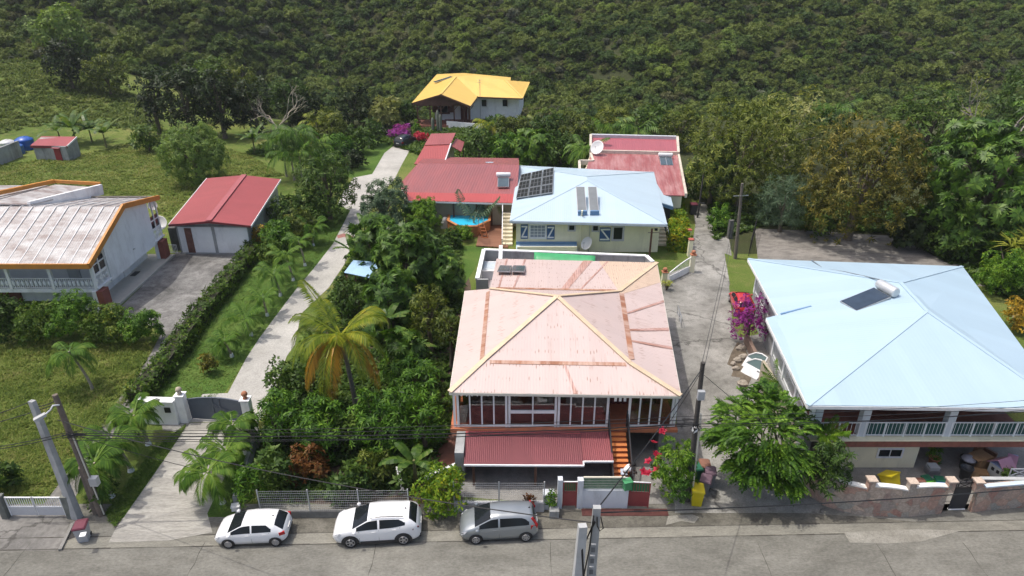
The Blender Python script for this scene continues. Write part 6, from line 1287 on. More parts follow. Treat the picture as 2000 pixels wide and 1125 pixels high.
# ------------------------------------------------------------------ grass and ground cover, uncountable
def tufts(name, lb, poly, n, L, W, cols, seed, kindm=None, z=0.0, clump=.5, lean=1.0):
    rs = np.random.RandomState(seed); P = [G(*p) for p in poly]; xs = [p.x for p in P]; ys = [p.y for p in P]; out = []
    px, py = np.array(xs), np.array(ys)
    X = rs.uniform(px.min(), px.max(), n*3); Y = rs.uniform(py.min(), py.max(), n*3); ins = np.zeros(len(X), bool); j = len(P)-1
    for i in range(len(P)):
        c = ((py[i] > Y) != (py[j] > Y)) & (X < (px[j]-px[i])*(Y-py[i])/(py[j]-py[i]+1e-9)+px[i]); ins ^= c; j = i
    f = np.sin(X*.9+1.7*np.sin(Y*.5))*np.sin(Y*1.1+1.3*np.sin(X*.7)); ins &= rs.uniform(-1, 1, len(X)) < f+clump
    X, Y = X[ins][:n], Y[ins][:n]; m = len(X); Z = np.array([T(x, y) for x, y in zip(X, Y)])+z
    S = kites(1, W/L, np.linspace(0, 6.28, 6)[:-1], [.5, .9, 1.2, .7, 1.0], .3*lean); s = L*rs.uniform(.5, 1.4, m); a = rs.uniform(0, 6.28, m); ca, sa = np.cos(a), np.sin(a)
    V = np.stack([S[None, :, :, 0]*ca[:, None, None]-S[None, :, :, 1]*sa[:, None, None], S[None, :, :, 0]*sa[:, None, None]+S[None, :, :, 1]*ca[:, None, None], np.broadcast_to(S[None, :, :, 2], (m,)+S.shape[:2])], -1)*s[:, None, None, None]+np.stack([X, Y, Z], 1)[:, None, None, :]
    o = quads(name, V.reshape(-1, 4, 3), kindm or M_leaf(name+'_blade', cols, .6, .25, .35, .2)); return tag(o, lb, 'grass', None, 'stuff')
GC = [(.07, .12, .018), (.13, .19, .03), (.2, .245, .048), (.3, .28, .1)]
tufts('rough_grass', 'rough grass on the plot at the left foreground', [(-80, 675), (300, 670), (250, 780), (170, 870), (90, 975), (-80, 975)], 9000, .3, .05, GC, 1)
tufts('field_weeds', 'weedy grass of the field at the back left', [(-150, 345), (60, 315), (170, 300), (330, 262), (480, 300), (560, 345), (400, 350), (330, 430), (280, 395), (-150, 400)], 16000, .3, .09, GC, 2)
tufts('slope_scrub', 'grassy scrub on the slope at far left', [(-300, 300), (-300, 185), (60, 170), (300, 205), (320, 258), (100, 250)], 12000, .6, .2, [(.06, .1, .018), (.11, .155, .03), (.16, .2, .045), (.25, .26, .08)], 3)
tufts('lawn_fringe', 'short grass on the lawns beside the driveway', lawnL, 6000, .13, .03, [(.05, .11, .016), (.085, .16, .024), (.125, .2, .036), (.17, .22, .05)], 4, clump=1.2)
tufts('lawn_fringe', 'short grass at the sides of the lower driveway', [(205, 1005), (300, 880), (366, 828), (330, 880), (225, 1030)], 2500, .16, .03, [(.05, .11, .016), (.085, .16, .024), (.125, .2, .036), (.17, .22, .05)], 5, clump=1.2)
tufts('ground_cover', 'low leafy undergrowth of the middle garden', [(510, 975), (520, 840), (545, 760), (600, 660), (690, 500), (760, 440), (900, 470), (905, 560), (890, 800), (845, 930), (690, 985)], 9000, .38, .2, None, 6, LM['mid'], clump=.6)
tufts('ground_cover', 'undergrowth at the foot of the trees on the right', [(1395, 470), (1500, 440), (1760, 460), (1990, 600), (2100, 600), (2100, 420), (1380, 380)], 7000, .5, .26, None, 7, LM['mid'], clump=.5)
tufts('ground_cover', 'undergrowth behind the houses', [(900, 330), (1150, 330), (1150, 262), (930, 250), (560, 260), (480, 300), (640, 330), (700, 262)], 7000, .6, .3, None, 8, LM['mid'], clump=.6)
# ================================================================== cars
RUBBER = M('tyre_rubber', (.018, .018, .019), .8, .2, 5); ALLOY = M('alloy_rim', (.4, .4, .41), .35, .15, 8, metal=.6); TRIMSHADE = M('black_trim_and_shade', (.025, .025, .027), .6, .15, 3); REDL = M('tail_light_red', (.42, .012, .015), .2, .1); LAMP = M('lamp_clear', (.5, .52, .54), .15, .1)
CG = M_glass('car_glass', (.012, .015, .018))
def car(name, label, near_f, near_r, L, W, H, wb, paint, prof, belt, glass_t, wsh, rwin, suv=False, rwheel=.31, heading=None, center=None, scale=None, spokes=5, tail='block', group=None):
    """prof, belt: (fraction from the nose, height) pairs"""
    t = np.linspace(0, 1, 61)
    def sm(pts, k=2):
        a = np.interp(t, [p[0] for p in pts], [p[1] for p in pts])
        for _ in range(k): a[1:-1] = (a[:-2]+2*a[1:-1]+a[2:])/4
        return a
    zt, zb = sm(prof), sm(belt); plan = sm([(0, .62), (.02, .78), (.07, .92), (.2, 1), (.85, 1), (.94, .95), (.985, .84), (1, .7)], 1)*W/2
    cab = sm([(0, 0), (wsh[0], 0), (wsh[1], 1), (rwin[0], 1), (rwin[1], .25), (1, 0)], 2)
    wr = plan*(.86*(1-cab)+.70*cab); zr = zt-(.03+.05*cab); zb = np.minimum(zb, zr-.015); x = L/2-t*L
    lo = sm([(0, .36), (.04, .24), (.2, .2), (.85, .22), (.96, .3), (1, .42)])
    zmid = np.minimum(.55, zb-.05)
    rows = [(plan*.82, lo), (plan*.97, lo+.05), (plan*1.0, np.maximum(lo+.1, zmid*.85)), (plan*.985, np.maximum(lo+.12, (zmid*.4+zb*.6))), (plan*.94, zb), (wr, zr), (wr*.55, zt-.008), (wr*0, zt)]
    nr = len(rows); V = []
    for s in (1, -1):
        for i in range(len(t)):
            for y, z in rows: V.append((x[i], s*y[i], z[i]))
    F = []; n = len(t); off = n*nr
    for i in range(n-1):
        for k in range(nr-1):
            a = i*nr+k; F.append((a, a+nr, a+nr+1, a+1)); b_ = off+a; F.append((b_, b_+1, b_+nr+1, b_+nr))
        F.append((i*nr, off+i*nr, off+(i+1)*nr, (i+1)*nr))
    for i, fl in ((0, False), (n-1, True)):
        a = [i*nr+k for k in range(nr)]; c = [off+i*nr+k for k in range(nr)][::-1]; F.append(tuple((a+c)[::-1] if fl else a+c))
    root = thing(name, label, 'car', (0, 0, 0), group)
    b = MB(); b.add(V, F, True); body = b.build('body', paint, root, True)
    at = lambda tt, arr: float(np.interp(tt, t, arr))
    # side glass
    g0, gm, g1 = glass_t
    for s in (1, -1):
        for a, c in ((g0, gm-.012), (gm+.012, g1)):
            b = MB(); ts = np.linspace(a, c, 9); vs = []
            for q in ts:
                yb, zb_, yr, zr_ = at(q, rows[4][0]), at(q, zb), at(q, wr), at(q, zr)
                e = .92 if q < g1-.06 else .92-.5*(q-(g1-.06))/.06
                for u in (.07, .5, e): vs.append((L/2-q*L, s*(lerp(yb, yr, u)+.012), lerp(zb_, zr_, u)+.004))
            fs = [f for i in range(8) for k in range(2) for f in [((i*3+k), (i*3+k+1), (i*3+k+4), (i*3+k+3))]]
            b.add(vs, fs if s < 0 else [f[::-1] for f in fs], True); b.build('side_window', CG, root, True)
    def top_glass(a, c, nm, f=.9):
        b = MB(); ts = np.linspace(a, c, 7); vs = []
        for q in ts:
            for u in (-1, -.55, 0, .55, 1): vs.append((L/2-q*L, u*f*at(q, wr), (at(q, zr) if abs(u) == 1 else at(q, zt)-(.008 if u else 0))+.014))
        b.add(vs, [(i*5+k, i*5+k+1, i*5+k+6, i*5+k+5) for i in range(6) for k in range(4)], True); b.build(nm, CG, root, True)
    top_glass(wsh[0]+.004, wsh[1]-.004, 'windscreen', .97); top_glass(rwin[0]+.004, rwin[1]-.002, 'rear_window', .95)
    fx = L*.5-.205*L; rx = fx-wb
    for wx in (fx, rx):
        for s in (1, -1):
            tx = (L/2-wx)/L; yy = at(tx, plan)
            b = MB(); R = rwheel*(1.28 if suv else 1.17); nn = 20; vs = [(wx, s*(yy+.008), rwheel)]+[(wx+R*math.cos(2*math.pi*k/nn), s*(yy+(.008 if math.sin(2*math.pi*k/nn) > -.3 else -.03)), max(.2, rwheel+R*math.sin(2*math.pi*k/nn))) for k in range(nn)]; b.add(vs, [((0, 1+k, 1+(k+1) % nn) if s < 0 else (0, 1+(k+1) % nn, 1+k)) for k in range(nn)]); b.build('arch_shade_and_trim', TRIMSHADE, root, True)  # dark disc paints the shaded arch opening; on suv also black cladding
            w = thing('wheel', None, None); del_ = w; w.parent = root; w.location = (wx, s*(yy-.085), rwheel)
            b = MB(); pr = [(rwheel*.62, -.1), (rwheel*.96, -.105), (rwheel, -.07), (rwheel, .07), (rwheel*.96, .105), (rwheel*.62, .1)]; b.lathe((0, 0, 0), pr, 24); b.v = [(v[0], -v[2], v[1]) for v in b.v]; b.build('tyre', RUBBER, w, True)
            b = MB(); b.tube([(rwheel*.6*math.cos(a_*.3142), rwheel*.6*math.sin(a_*.3142), .106) for a_ in range(21)], .018, 5, False)
            for k in range(spokes): a = 2*math.pi*k/spokes; b.beam((0, 0, .104), (rwheel*.6*math.cos(a), rwheel*.6*math.sin(a), .108), .07, .02)
            b.lathe((0, 0, .095), [(.06, 0), (.06, .02), (.03, .024)], 10); b.v = [(v[0], (v[2] if s > 0 else -v[2]), v[1]) for v in b.v]; b.build('rim', ALLOY, w, True)
    for s in (1, -1):
        q = .035; b = MB(); b.add([(L/2-.01*L, s*at(.01, plan)*.62, at(.02, zt)-.13), (L/2-.035*L, s*(at(.035, plan)*.985), at(.05, zt)-.1), (L/2-.1*L, s*(at(.1, plan)*.955+.012), at(.1, zb)+.02), (L/2-.07*L, s*(at(.07, plan)+.012), at(.06, zb)-.1), (L/2-.02*L, s*(at(.02, plan)+.01), at(.02, zb)-.12)], [(0, 1, 2, 3, 4) if s < 0 else (4, 3, 2, 1, 0)]); h = b.build('headlight', LAMP, root, True); so = h.modifiers.new('t', 'SOLIDIFY'); so.thickness = .03; so.offset = 0
        b = MB()
        if tail == 'tall': b.beam((-L/2+.085*L, s*at(.915, wr)*1.02, at(.9, zr)-.03), (-L/2+.025*L, s*at(.97, plan)*.93, .98), .1, .1); b.beam((-L/2+.1*L, s*(at(.91, plan)*.965), .92), (-L/2+.012*L, s*at(.98, plan)*.92, .86), .06, .22)
        elif tail == 'slim': b.beam((-L/2+.09*L, s*(at(.91, plan)*.97), .96), (-L/2+.02*L, s*at(.98, plan)*.93, 1.02), .05, .09)
        else: b.beam((-L/2+.095*L, s*(at(.91, plan)*.965), .83), (-L/2+.02*L, s*at(.975, plan)*.96, .86), .08, .2)
        b.build('tail_light', REDL if tail != 'slim' else M('dark_red_light', (.12, .01, .015), .2), root, True)
        tm = wsh[0]+.035; b = MB(); b.lathe((L/2-tm*L, s*(at(tm, plan)+.1), at(tm, zb)+.06), [(.04, -.06), (.1, -.03), (.1, .04), (.05, .08)], 10, 1.1, .9); b.build('wing_mirror', paint, root, True)
        for tq in (gm-.035, min(g1-.06, gm+.2)): b = MB(); b.beam((L/2-tq*L, s*(at(tq, plan)*.985+.012), at(tq, zb)-.1), (L/2-(tq-.045)*L, s*(at(tq, plan)*.985+.012), at(tq, zb)-.1), .02, .035); b.build('door_handle', paint, root, True)
        for q, nm in ((g0+.03, 0), (gm, 1), (g1-.03 if not suv else g1-.06, 2)):
            b = MB(); pts = [(L/2-q*L, s*(np.interp(z, [at(q, lo)+.05, at(q, np.maximum(lo+.1, zmid*.85)), at(q, zb)], [at(q, plan)*.97, at(q, plan), at(q, plan)*.94])+.006), z) for z in np.linspace(.3, at(q, zb)-.02, 5)]; b.tube(pts, .006, 4); b.build('door_gap', TRIMSHADE, root, True)
        if suv:
            b = MB(); pts = [(L/2-q*L, s*at(q, wr)*.96, at(q, zt)+.045) for q in np.linspace(wsh[1]+.03, rwin[0]-.06, 7)]; b.tube(pts, .022, 6); b.build('roof_rail', TRIMSHADE, root, True)
            b = MB(); b.beam((fx-.5, s*(W/2+.004), .3), (rx+.45, s*(W/2+.004), .3), .03, .18); b.build('sill_cladding', TRIMSHADE, root, True)
    b = MB(); b.box((L/2-.03, 0, .42), (.06, W*.6, .2)); b.build('grille', TRIMSHADE, root, True)
    b = MB(); b.box((-L/2+.04, 0, .42), (.1, W*(.78 if suv else .6), .22 if suv else .12)); b.build('rear_bumper_trim', TRIMSHADE, root, True)
    b = MB(); b.box((-L/2+.02, 0, .72), (.05, .5, .12)); b.build('rear_plate', M('plate_white', (.6, .6, .58), .5, .05), root, True)
    tq = rwin[0]-.04; b = MB(); b.lathe((L/2-tq*L, 0, at(tq, zt)), [(.03, 0), (.025, .02), (.008, .07)], 6, 2, 1); b.build('aerial', TRIMSHADE, root, True)
    if near_f is not None:
        a, c = G(*near_f), G(*near_r); d = (a-c); s = d.length/wb; d.normalize(); perp = Vector((d.y, -d.x, 0))
        if perp.y < 0: perp = -perp
        mid = (a+c)/2+perp*(W/2-.02)*s; ctr = mid-d*((fx+rx)/2)*s; root.rotation_euler.z = math.atan2(d.y, d.x)
    else: ctr = center; s = scale or 1; root.rotation_euler.z = heading
    root.location = (ctr.x, ctr.y, .014); root.scale = (s, s, s); return root
HB_P = [(0, .5), (.015, .62), (.05, .76), (.13, .91), (.215, 1.0), (.4, 1.4), (.52, 1.46), (.7, 1.45), (.84, 1.38), (.95, 1.03), (.98, .93), (1, .6)]
HB_B = [(0, .5), (.05, .7), (.15, .82), (.27, .9), (.5, .93), (.8, .98), (.95, .98), (1, .6)]
WP = M_paint('white_car_paint', (.80, .81, .82))
car('hatchback', 'white hatchback parked by the fence, smallest of three cars on the street', (448, 1071), (540, 1067), 3.97, 1.74, 1.46, 2.54, WP, HB_P, HB_B, (.255, .53, .80), (.205, .405), (.84, .955), spokes=9, group='cars parked on the street')
SV_P = [(0, .6), (.015, .78), (.06, .92), (.15, 1.05), (.235, 1.11), (.41, 1.58), (.52, 1.65), (.68, 1.64), (.88, 1.56), (.955, 1.2), (.985, 1.0), (1, .7)]
SV_B = [(0, .6), (.05, .85), (.15, .95), (.27, 1.02), (.5, 1.06), (.7, 1.12), (.85, 1.28), (.95, 1.2), (1, .7)]
car('sport_utility_car', 'white sport utility car with black wheel arches parked between two smaller cars', (686, 1070), (789, 1064), 4.5, 1.865, 1.65, 2.68, WP, SV_P, SV_B, (.28, .53, .83), (.23, .41), (.87, .955), True, .36, tail='slim', group='cars parked on the street')
JZ_P = [(0, .5), (.015, .66), (.05, .8), (.12, .93), (.19, 1.03), (.40, 1.48), (.5, 1.53), (.7, 1.53), (.93, 1.46), (.975, 1.05), (.99, .9), (1, .62)]
JZ_B = [(0, .5), (.05, .75), (.15, .88), (.25, .93), (.5, .96), (.8, 1.03), (.96, 1.05), (1, .62)]
car('small_car', 'grey metallic small car with tall red tail lights parked nearest the power poles', (930, 1063), (1027, 1058), 4.0, 1.7, 1.53, 2.53, M_paint('grey_metal_paint', (.3, .33, .35), .5), JZ_P, JZ_B, (.25, .5, .88), (.19, .40), (.935, .975), spokes=7, tail='tall', group='cars parked on the street')
car('dark_car', 'dark grey car parked on the driveway near the magenta bougainvillea', None, None, 4.4, 1.8, 1.6, 2.65, M_paint('dark_car_paint', (.035, .045, .055), .4), SV_P, SV_B, (.30, .53, .83), (.265, .43), (.87, .955), True, .34, heading=math.radians(66), center=G(792, 283), scale=1.0)
car('red_car', 'red car parked on the lane partly under the purple bougainvillea', None, None, 3.9, 1.7, 1.46, 2.5, M_paint('red_car_paint', (.5, .025, .03)), HB_P, HB_B, (.30, .545, .80), (.265, .45), (.865, .96), heading=math.radians(84), center=G(1447, 602), scale=.95)
# ------------------------------------------------------------------ two car doors leaning by the wall
def car_door(label, p, rz, tilt, w=1.1):
    t = thing('car_door', label, 'car door', p, 'car doors leaning by the lane'); t.rotation_euler = (tilt, .5, rz); t.scale = (1.35, 1.35, 1.35)
    o = [(0, 0), (w, .05), (w*1.02, .62), (0, .62)]; b = MB(); vs = [(x, y, z) for y in (0, .1) for x, z in o]; b.add(vs, [(0, 1, 2, 3), (7, 6, 5, 4)]+[(i, i+4, (i+1) % 4+4, (i+1) % 4) for i in range(4)]); b.build('panel', WP, t, True)
    fr = [(0, .05, .6), (.02, .05, .75), (.3*w, .05, 1.05), (.6*w, .05, 1.15), (.98*w, .05, 1.12), (1.02*w, .05, .6)]; b = MB(); b.tube(fr, .045, 6); b.build('window_frame', WP, t, True)
    b = MB(); b.add([(x, .05, z) for x, _, z in fr], [(0, 1, 2, 3, 4, 5)]); b.build('pane', M_glass('green_tint_glass', (.1, .15, .15)), t, True)
    b = MB(); b.box((w*.84, -.02, .5), (.16, .04, .04)); b.build('handle', TRIMSHADE, t, True)
for lb, bp in (('white car door leaning on the lane wall, nearer one with a green tinted pane', G(1446, 726)), ('white car door leaning on the lane wall behind the nearer door', G(1446, 726)+Vector((.3, .75, .05)))):
    car_door(lb, bp, 0, 0)
    X_ = Vector((.55, -.83, 0)).normalized(); Z_ = Vector((.52, .34, .78)).normalized(); Y_ = Z_.cross(X_); d_ = [o for o in COL.objects if o.get('label') == lb][0]; d_.rotation_euler = Matrix((X_, Y_, Z_)).transposed().to_euler(); d_.scale = (1.25, 1.25, 1.25)
def rocks(lb, pts, sizes, mat, grp):
    for i, ((px, py), s) in enumerate(zip(pts, sizes)):
        rs = np.random.RandomState(i+5); p = G(px, py); b = MB(); vs = []; n = 7
        for zz, k in ((0, 1), (.5, 1.05), (.9, .6)):
            for a in range(n): r = s*k*rs.uniform(.7, 1.1); vs.append((r*math.cos(2*math.pi*a/n), r*.8*math.sin(2*math.pi*a/n), zz*s))
        fs = [tuple(range(2*n, 3*n))]+[(j*n+a, j*n+(a+1) % n, (j+1)*n+(a+1) % n, (j+1)*n+a) for j in range(2) for a in range(n)]; b.add(vs, fs); o = b.build('stone', mat, None); o.location = p; tag(o, lb[i], 'stone', grp)
rocks(['pale flat stone under the bougainvillea by the lane wall', 'brown stone in the heap left of the car doors', 'long stone leaning in the heap by the car doors', 'darker stone at the foot of the car doors', 'small stone at the edge of the lane heap', 'grey stone between heap and lane'], [(1447, 683), (1440, 706), (1452, 700), (1450, 752), (1432, 712), (1437, 722)], [.42, .35, .38, .4, .25, .28], M('pale_stone', (.33, .29, .24), .9, .25, 3), 'stones heaped by the lane wall')
b = MB(); pts = [G(1455, 668), G(1470, 700), G(1500, 760), G(1535, 850)]
for p, q in zip(pts, pts[1:]): b.beam(up(p, .4), up(q, .4), .25, .8)
tag(b.build('lane_wall', M('brown_block', (.2, .14, .11), .9, .25, 2)), 'low brown wall between the lane and the blue roofed house', 'wall')
# ================================================================== bins
def bin_(label, p, rz, body, lid, h=1.05, w=.56, d=.66, open_=False, tilt=0, grp=None, wheels=True):
    t = thing('wheelie_bin', label, 'bin', p, grp, rz); t.rotation_euler.x = tilt; b = MB(); b.box((0, 0, h*.45), (w*.82, d*.78, h*.9), top=1.24); b.build('body', body, t, True)
    b = MB(); b.box((0, 0, h*.92), (w*1.1, d*1.06, .07))
    if not open_: b.box((0, -.02, h*.975), (w*1.06, d*1.02, .06), top=.88); b.box((0, d*.56, h*.93), (w*.9, .08, .05))
    b.build('lid', lid, t, True)
    if wheels:
        for s in (-1, 1): b = MB(); b.lathe((0, 0, 0), [(.1, -.03), (.1, .03)], 12); b.v = [(v[2]+s*w*.4, v[1]+d*.36, v[0]+.1) for v in b.v]; b.build('wheel', RUBBER, t, True)
    return t
YEL = M('bin_yellow', (.62, .5, .012), .45, .08); BGREY = M('bin_grey', (.17, .175, .185), .5, .12); MLID = M('bin_maroon', (.14, .03, .05), .5, .15); PLID = M('bin_purple', (.16, .1, .13), .55, .2); GRN = M('bin_green', (.02, .13, .07), .5, .15)
bin_('yellow wheelie bin standing in front of the purple bins', G(1359, 982), math.radians(-8), YEL, YEL, 1.1, .62, .72); bin_('grey wheelie bin with dusty purple lid behind the yellow bin', G(1375, 962), math.radians(-25), BGREY, PLID); bin_('grey wheelie bin with purple lid farthest right of the group', G(1384, 946), math.radians(-12), BGREY, PLID); bin_('dark green wheelie bin beside the lane pole', G(1356, 938), math.radians(10), GRN, GRN); bin_('brown lidded wheelie bin right of the green bin', G(1373, 932), math.radians(-5), BGREY, M('bin_brown', (.25, .12, .08), .6, .15))
bin_('light grey wheelie bin with maroon lid at the street beside the drain pit', G(166, 1052), math.radians(14), M('bin_light_grey', (.42, .43, .45), .45, .08), MLID, 1.0); b = MB(); q = G(160, 1046, 1.02); b.box((q.x+.02, q.y+.05, 1.045), (.28, .3, .012), .25); o = b.build('paper_notice', WHITE); tag(o, 'white paper notice on the maroon bin lid', 'paper')
bin_('dark bin with maroon lid at the far end of the lane', G(1353, 418), 0, M('bin_dark', (.035, .04, .045), .5, .1), MLID, 1.3, .75, .8)
bin_('open yellow bin lying in the yard behind the stone wall', G(1742, 950), .5, YEL, YEL, .8, .75, .8, True, -.5)
# ================================================================== street side fences and gates
GM = M('wire_grey', (.45, .46, .44), .5, .12); YW = G(1150, 989).y
def mesh_fence(label, a, c, h, posts, base, name='mesh_fence', step=.1, mat=GM, r=.007):
    p, q = G(*a), G(*c); root = thing(name, label, 'fence', p); b = MB(); L = (q-p).length; n = int(L/step)
    for i in range(n+1): c_ = lerp(p, q, i/n); b.beam(up(c_, base), up(c_, base+h), r, r)
    for z in np.linspace(base+.05, base+h, 9): b.beam(up(p, z), up(q, z), r*1.5, r*1.5)
    b.build('wire_panel', mat, root)
    for i in range(posts): c_ = lerp(p, q, i/(posts-1)); b = MB(); b.box((c_.x, c_.y, (base+h+.1)/2), (.06, .06, base+h+.1)); b.build('post', mat, root)
    if base > .1: b = MB(); b.beam(up(p, base/2)+Vector((0, .02, 0)), up(q, base/2)+Vector((0, .02, 0)), .2, base); b.build('base_wall', M('mossy_wall', (.2, .2, .185), .9, .3, 1, grime=.7), root)
    return root
mesh_fence('grey wire mesh fence on a low dark wall behind the white cars', (512, 1010), (800, 1008), 1.35, 4, .42); f2 = mesh_fence('grey wire mesh fence on a whitewashed wall behind the grey car', (888, 998), (1062, 998), 1.3, 3, .62)
for ch in list(f2.children):
    if ch.name.startswith('base_wall'): ch.data.materials[0] = M('stained_whitewash', (.52, .53, .55), .8, .12, 1, grime=.7)
SW = M('stained_white', (.6, .63, .67), .75, .08, 1, grime=.45)
XS = lambda px: GY(px, 985, YW).x
def box_px(name, lab, cat, x0, x1, d, h, mat, z0=0, yo=0):
    b = MB(); b.box(((XS(x0)+XS(x1))/2, YW+yo, z0+h/2), (abs(XS(x1)-XS(x0)), d, h)); return tag(b.build(name, mat), lab, cat)
box_px('meter_wall', 'short white wall with concrete cap left of the first red gate', 'wall', 1060, 1082, .5, 1.0, SW)
gp = box_px('gate_pillar', 'square white pillar left of the small red gate', 'pillar', 1088, 1097, .34, 1.95, SW); box_px('gate_pillar', 'square white pillar right of the small red gate', 'pillar', 1126, 1137, .34, 1.9, SW)
def red_gate(label, x0, x1, rz=0):
    a = Vector((XS(x0), YW, 0)); w = XS(x1)-XS(x0); t = thing('red_gate', label, 'gate', a, 'red street gates', rz); b = MB(); b.box((w/2, 0, .55), (w, .05, .95)); b.build('lower_panel', M('gate_red', (.27, .055, .055), .5, .12, 2, grime=.2), t, True)
    b = MB()
    for zz in (1.03, 1.68): b.box((w/2, 0, zz), (w, .05, .05))
    for i in range(9): b.box((w*(i/8), 0, 1.35), (.025, .03, .65))
    for xx in (.03, w-.03): b.box((xx, -.01, .85), (.06, .06, 1.7))
    b.build('bars', M('gate_red', (.3, .06, .06)), t, True); b = MB(); b.box((w/2, .04, 1.36), (w-.1, .012, .6)); b.build('green_screen', M('green_screen', (.03, .2, .08), .6, .2, 4), t, True); b = MB(); b.box((w/2, 0, 1.72), (w, .06, .03)); b.build('top_rail', WHITE, t, True)
red_gate('small red gate with green screen between two white pillars', 1098, 1126); red_gate('wider red gate standing ajar beside the crimson bougainvillea', 1224, 1266, math.radians(-4))
t = thing('street_wall', 'white street wall topped by a green screened mesh panel', 'wall', (XS(1137), YW, 0)); b = MB(); b.box(((XS(1137)+XS(1222))/2, YW, .62), (XS(1222)-XS(1137), .26, 1.24)); b.box((XS(1219), YW, .95), (.3, .3, 1.9)); b.build('wall', SW, t)
x0, x1 = XS(1137), XS(1216); b = MB()
for i in range(36): b.box((lerp(x0, x1, i/35), YW-.02, 1.62), (.016, .02, .76))
for z in np.linspace(1.28, 1.98, 5): b.box(((x0+x1)/2, YW-.02, z), (x1-x0, .022, .025))
b.build('mesh_panel', M('pale_green_wire', (.45, .5, .4), .5, .1), t); b = MB(); b.box(((x0+x1)/2, YW+.03, 1.63), (x1-x0, .02, .72)); b.build('green_screen', M('green_screen', (.03, .2, .08)), t); b = MB(); b.box(((x0+x1)/2, YW, 2.02), (x1-x0, .09, .06)); b.build('top_rail', M('cream_rail', (.66, .62, .5), .5, .05), t)
p = GY(1225, 945, YW-.1); b = MB(); b.box((p.x, p.y, p.z-.05), (.42, .36, .5), .3, .8); b.box((p.x, p.y-.02, p.z+.22), (.5, .42, .06), .3); tag(b.build('letter_box', M('green_box', (.06, .27, .11), .5, .1)), 'tilted green letter box on the pillar beside the wider red gate', 'letter box')
b = MB(); g0, g1 = G(1137, 1008), G(1306, 1008); y1 = G(1200, 995).y
b.box(((g0.x+g1.x)/2, (g0.y+y1)/2, .02), (g1.x-g0.x, y1-g0.y, .02))
for i in range(7): b.box(((g0.x+g1.x)/2, lerp(g0.y, y1, (i+.5)/7), .045), (g1.x-g0.x, .035, .04))
tag(b.build('drain_grate', M('rusty_grate', (.16, .06, .05), .7, .3, 4)), 'rusty red drain grate in the street before the red gates', 'grate')
b = MB(); p = G(1082, 1008); b.box((p.x, p.y, .25), (.5, .4, .5)); tag(b.build('block_planter', GREYW), 'grey block planter at the kerb by the small red gate', 'planter')
# low white double gate at bottom left
p, q = G(24, 1009), G(131, 1009); t = thing('metal_gate', 'low white metal double gate at the end of the old path', 'gate', p)
m = lerp(p, q, .49)
for a, c in ((p, m), (m, q)):
    b = MB(); b.beam(up(lerp(a, c, .02), .4), up(lerp(a, c, .98), .4), .04, .55); lf = b.build('leaf_panel', M('pale_gate', (.55, .56, .58), .5, .06), t); b = MB(); b.beam(up(a, 1.32), up(c, 1.32), .06, .06); b.beam(up(a, .7), up(c, .7), .05, .05)
    for i in range(12): cc = lerp(a, c, (i+.3)/12); b.beam(up(cc, .7), up(cc, 1.32), .025, .025)
    for e in (.01, .99): cc = lerp(a, c, e); b.beam(up(cc, .1), up(cc, 1.36), .06, .06)
    b.build('bars', WHITE, lf)
for px, lb in ((14, 'mossy concrete gate post at the far left'), (141, 'mossy concrete gate post beside the concrete pole')): c = G(px, 1010); b = MB(); b.box((c.x, c.y, .72), (.32, .32, 1.44)); b.box((c.x, c.y, 1.47), (.36, .36, .06)); tag(b.build('gate_post', M('mossy_concrete', (.17, .18, .16), .9, .3, 2, grime=.5)), lb, 'gate post')
# drain pit with kerb
b = MB(); pts = [G(118, 1076), G(143, 1024), G(170, 1020)]
for a, c in zip(pts, pts[1:]): b.beam(up(a, .06), up(c, .06), .16, .12)
tag(b.build('pit_kerb', CONC), kind='structure'); ground_sheet('pit_shade', DARK, [(130, 1056), (146, 1028), (168, 1026), (158, 1046)], .02)  # flat dark sheet paints the shade down in the pit
# white gate wall with sliding gate
p, q = G(283, 824), G(352, 826); t = thing('gate_wall', 'thick white wall left of the sliding grey gate', 'wall', p); b = MB(); b.beam(up(p, .85), up(q, .85), .45, 1.7); b.build('wall', WHITE, t); b = MB(); b.beam(up(p, 1.73), up(q, 1.73), .55, .08); b.build('coping', WHITE, t); c = lerp(p, q, .8); b = MB(); b.box((c.x, c.y-.235, 1.15), (.38, .05, .38)); b.build('letter_slot', BLACK, t)
for px, py, lb, hh in ((364, 822, 'white gate pillar with a pale stone ball at the end of the white wall', 2.0), (489, 828, 'white gate pillar with a terracotta finial right of the sliding gate', 1.9)):
    c = G(px, py); t = thing('gate_pillar', lb, 'pillar', c, 'pillars of the sliding gate'); b = MB(); b.box((0, 0, hh/2), (.5, .5, hh)); b.build('shaft', WHITE, t, True); b = MB(); b.box((0, 0, hh+.03), (.62, .62, .06)); b.build('cap', WHITE, t, True); b = MB(); b.lathe((0, 0, hh+.06), [(.16, 0), (.12, .08), (.08, .12), (.17, .22), (.2, .34), (.14, .47), (.03, .52)], 14); b.build('finial', TERRA if px > 400 else M('pale_ball', (.42, .36, .28), .8, .1), t, True)
p, q = G(375, 819), G(484, 825); t = thing('sliding_gate', 'arched slate grey sheet gate across the driveway', 'gate', p); n = 16; b = MB(); vs = []
for k in (0, .05):
    for i in range(n+1):
        u = i/n; c = lerp(p, q, u); z = 1.55+.22*math.sin(math.pi*u); vs += [(c.x, c.y+k, .08), (c.x, c.y+k, z)]
m_ = 2*(n+1); b.add(vs, [(2*i, 2*i+2, 2*i+3, 2*i+1) for i in range(n)]+[(m_+2*i, m_+2*i+1, m_+2*i+3, m_+2*i+2) for i in range(n)]+[(2*i+1, 2*i+3, m_+2*i+3, m_+2*i+1) for i in range(n)]); b.build('sheet', M('slate_grey', (.085, .105, .135), .5, .12, 1.5), t)
b = MB(); z = lambda u: 1.57+.22*math.sin(math.pi*u)
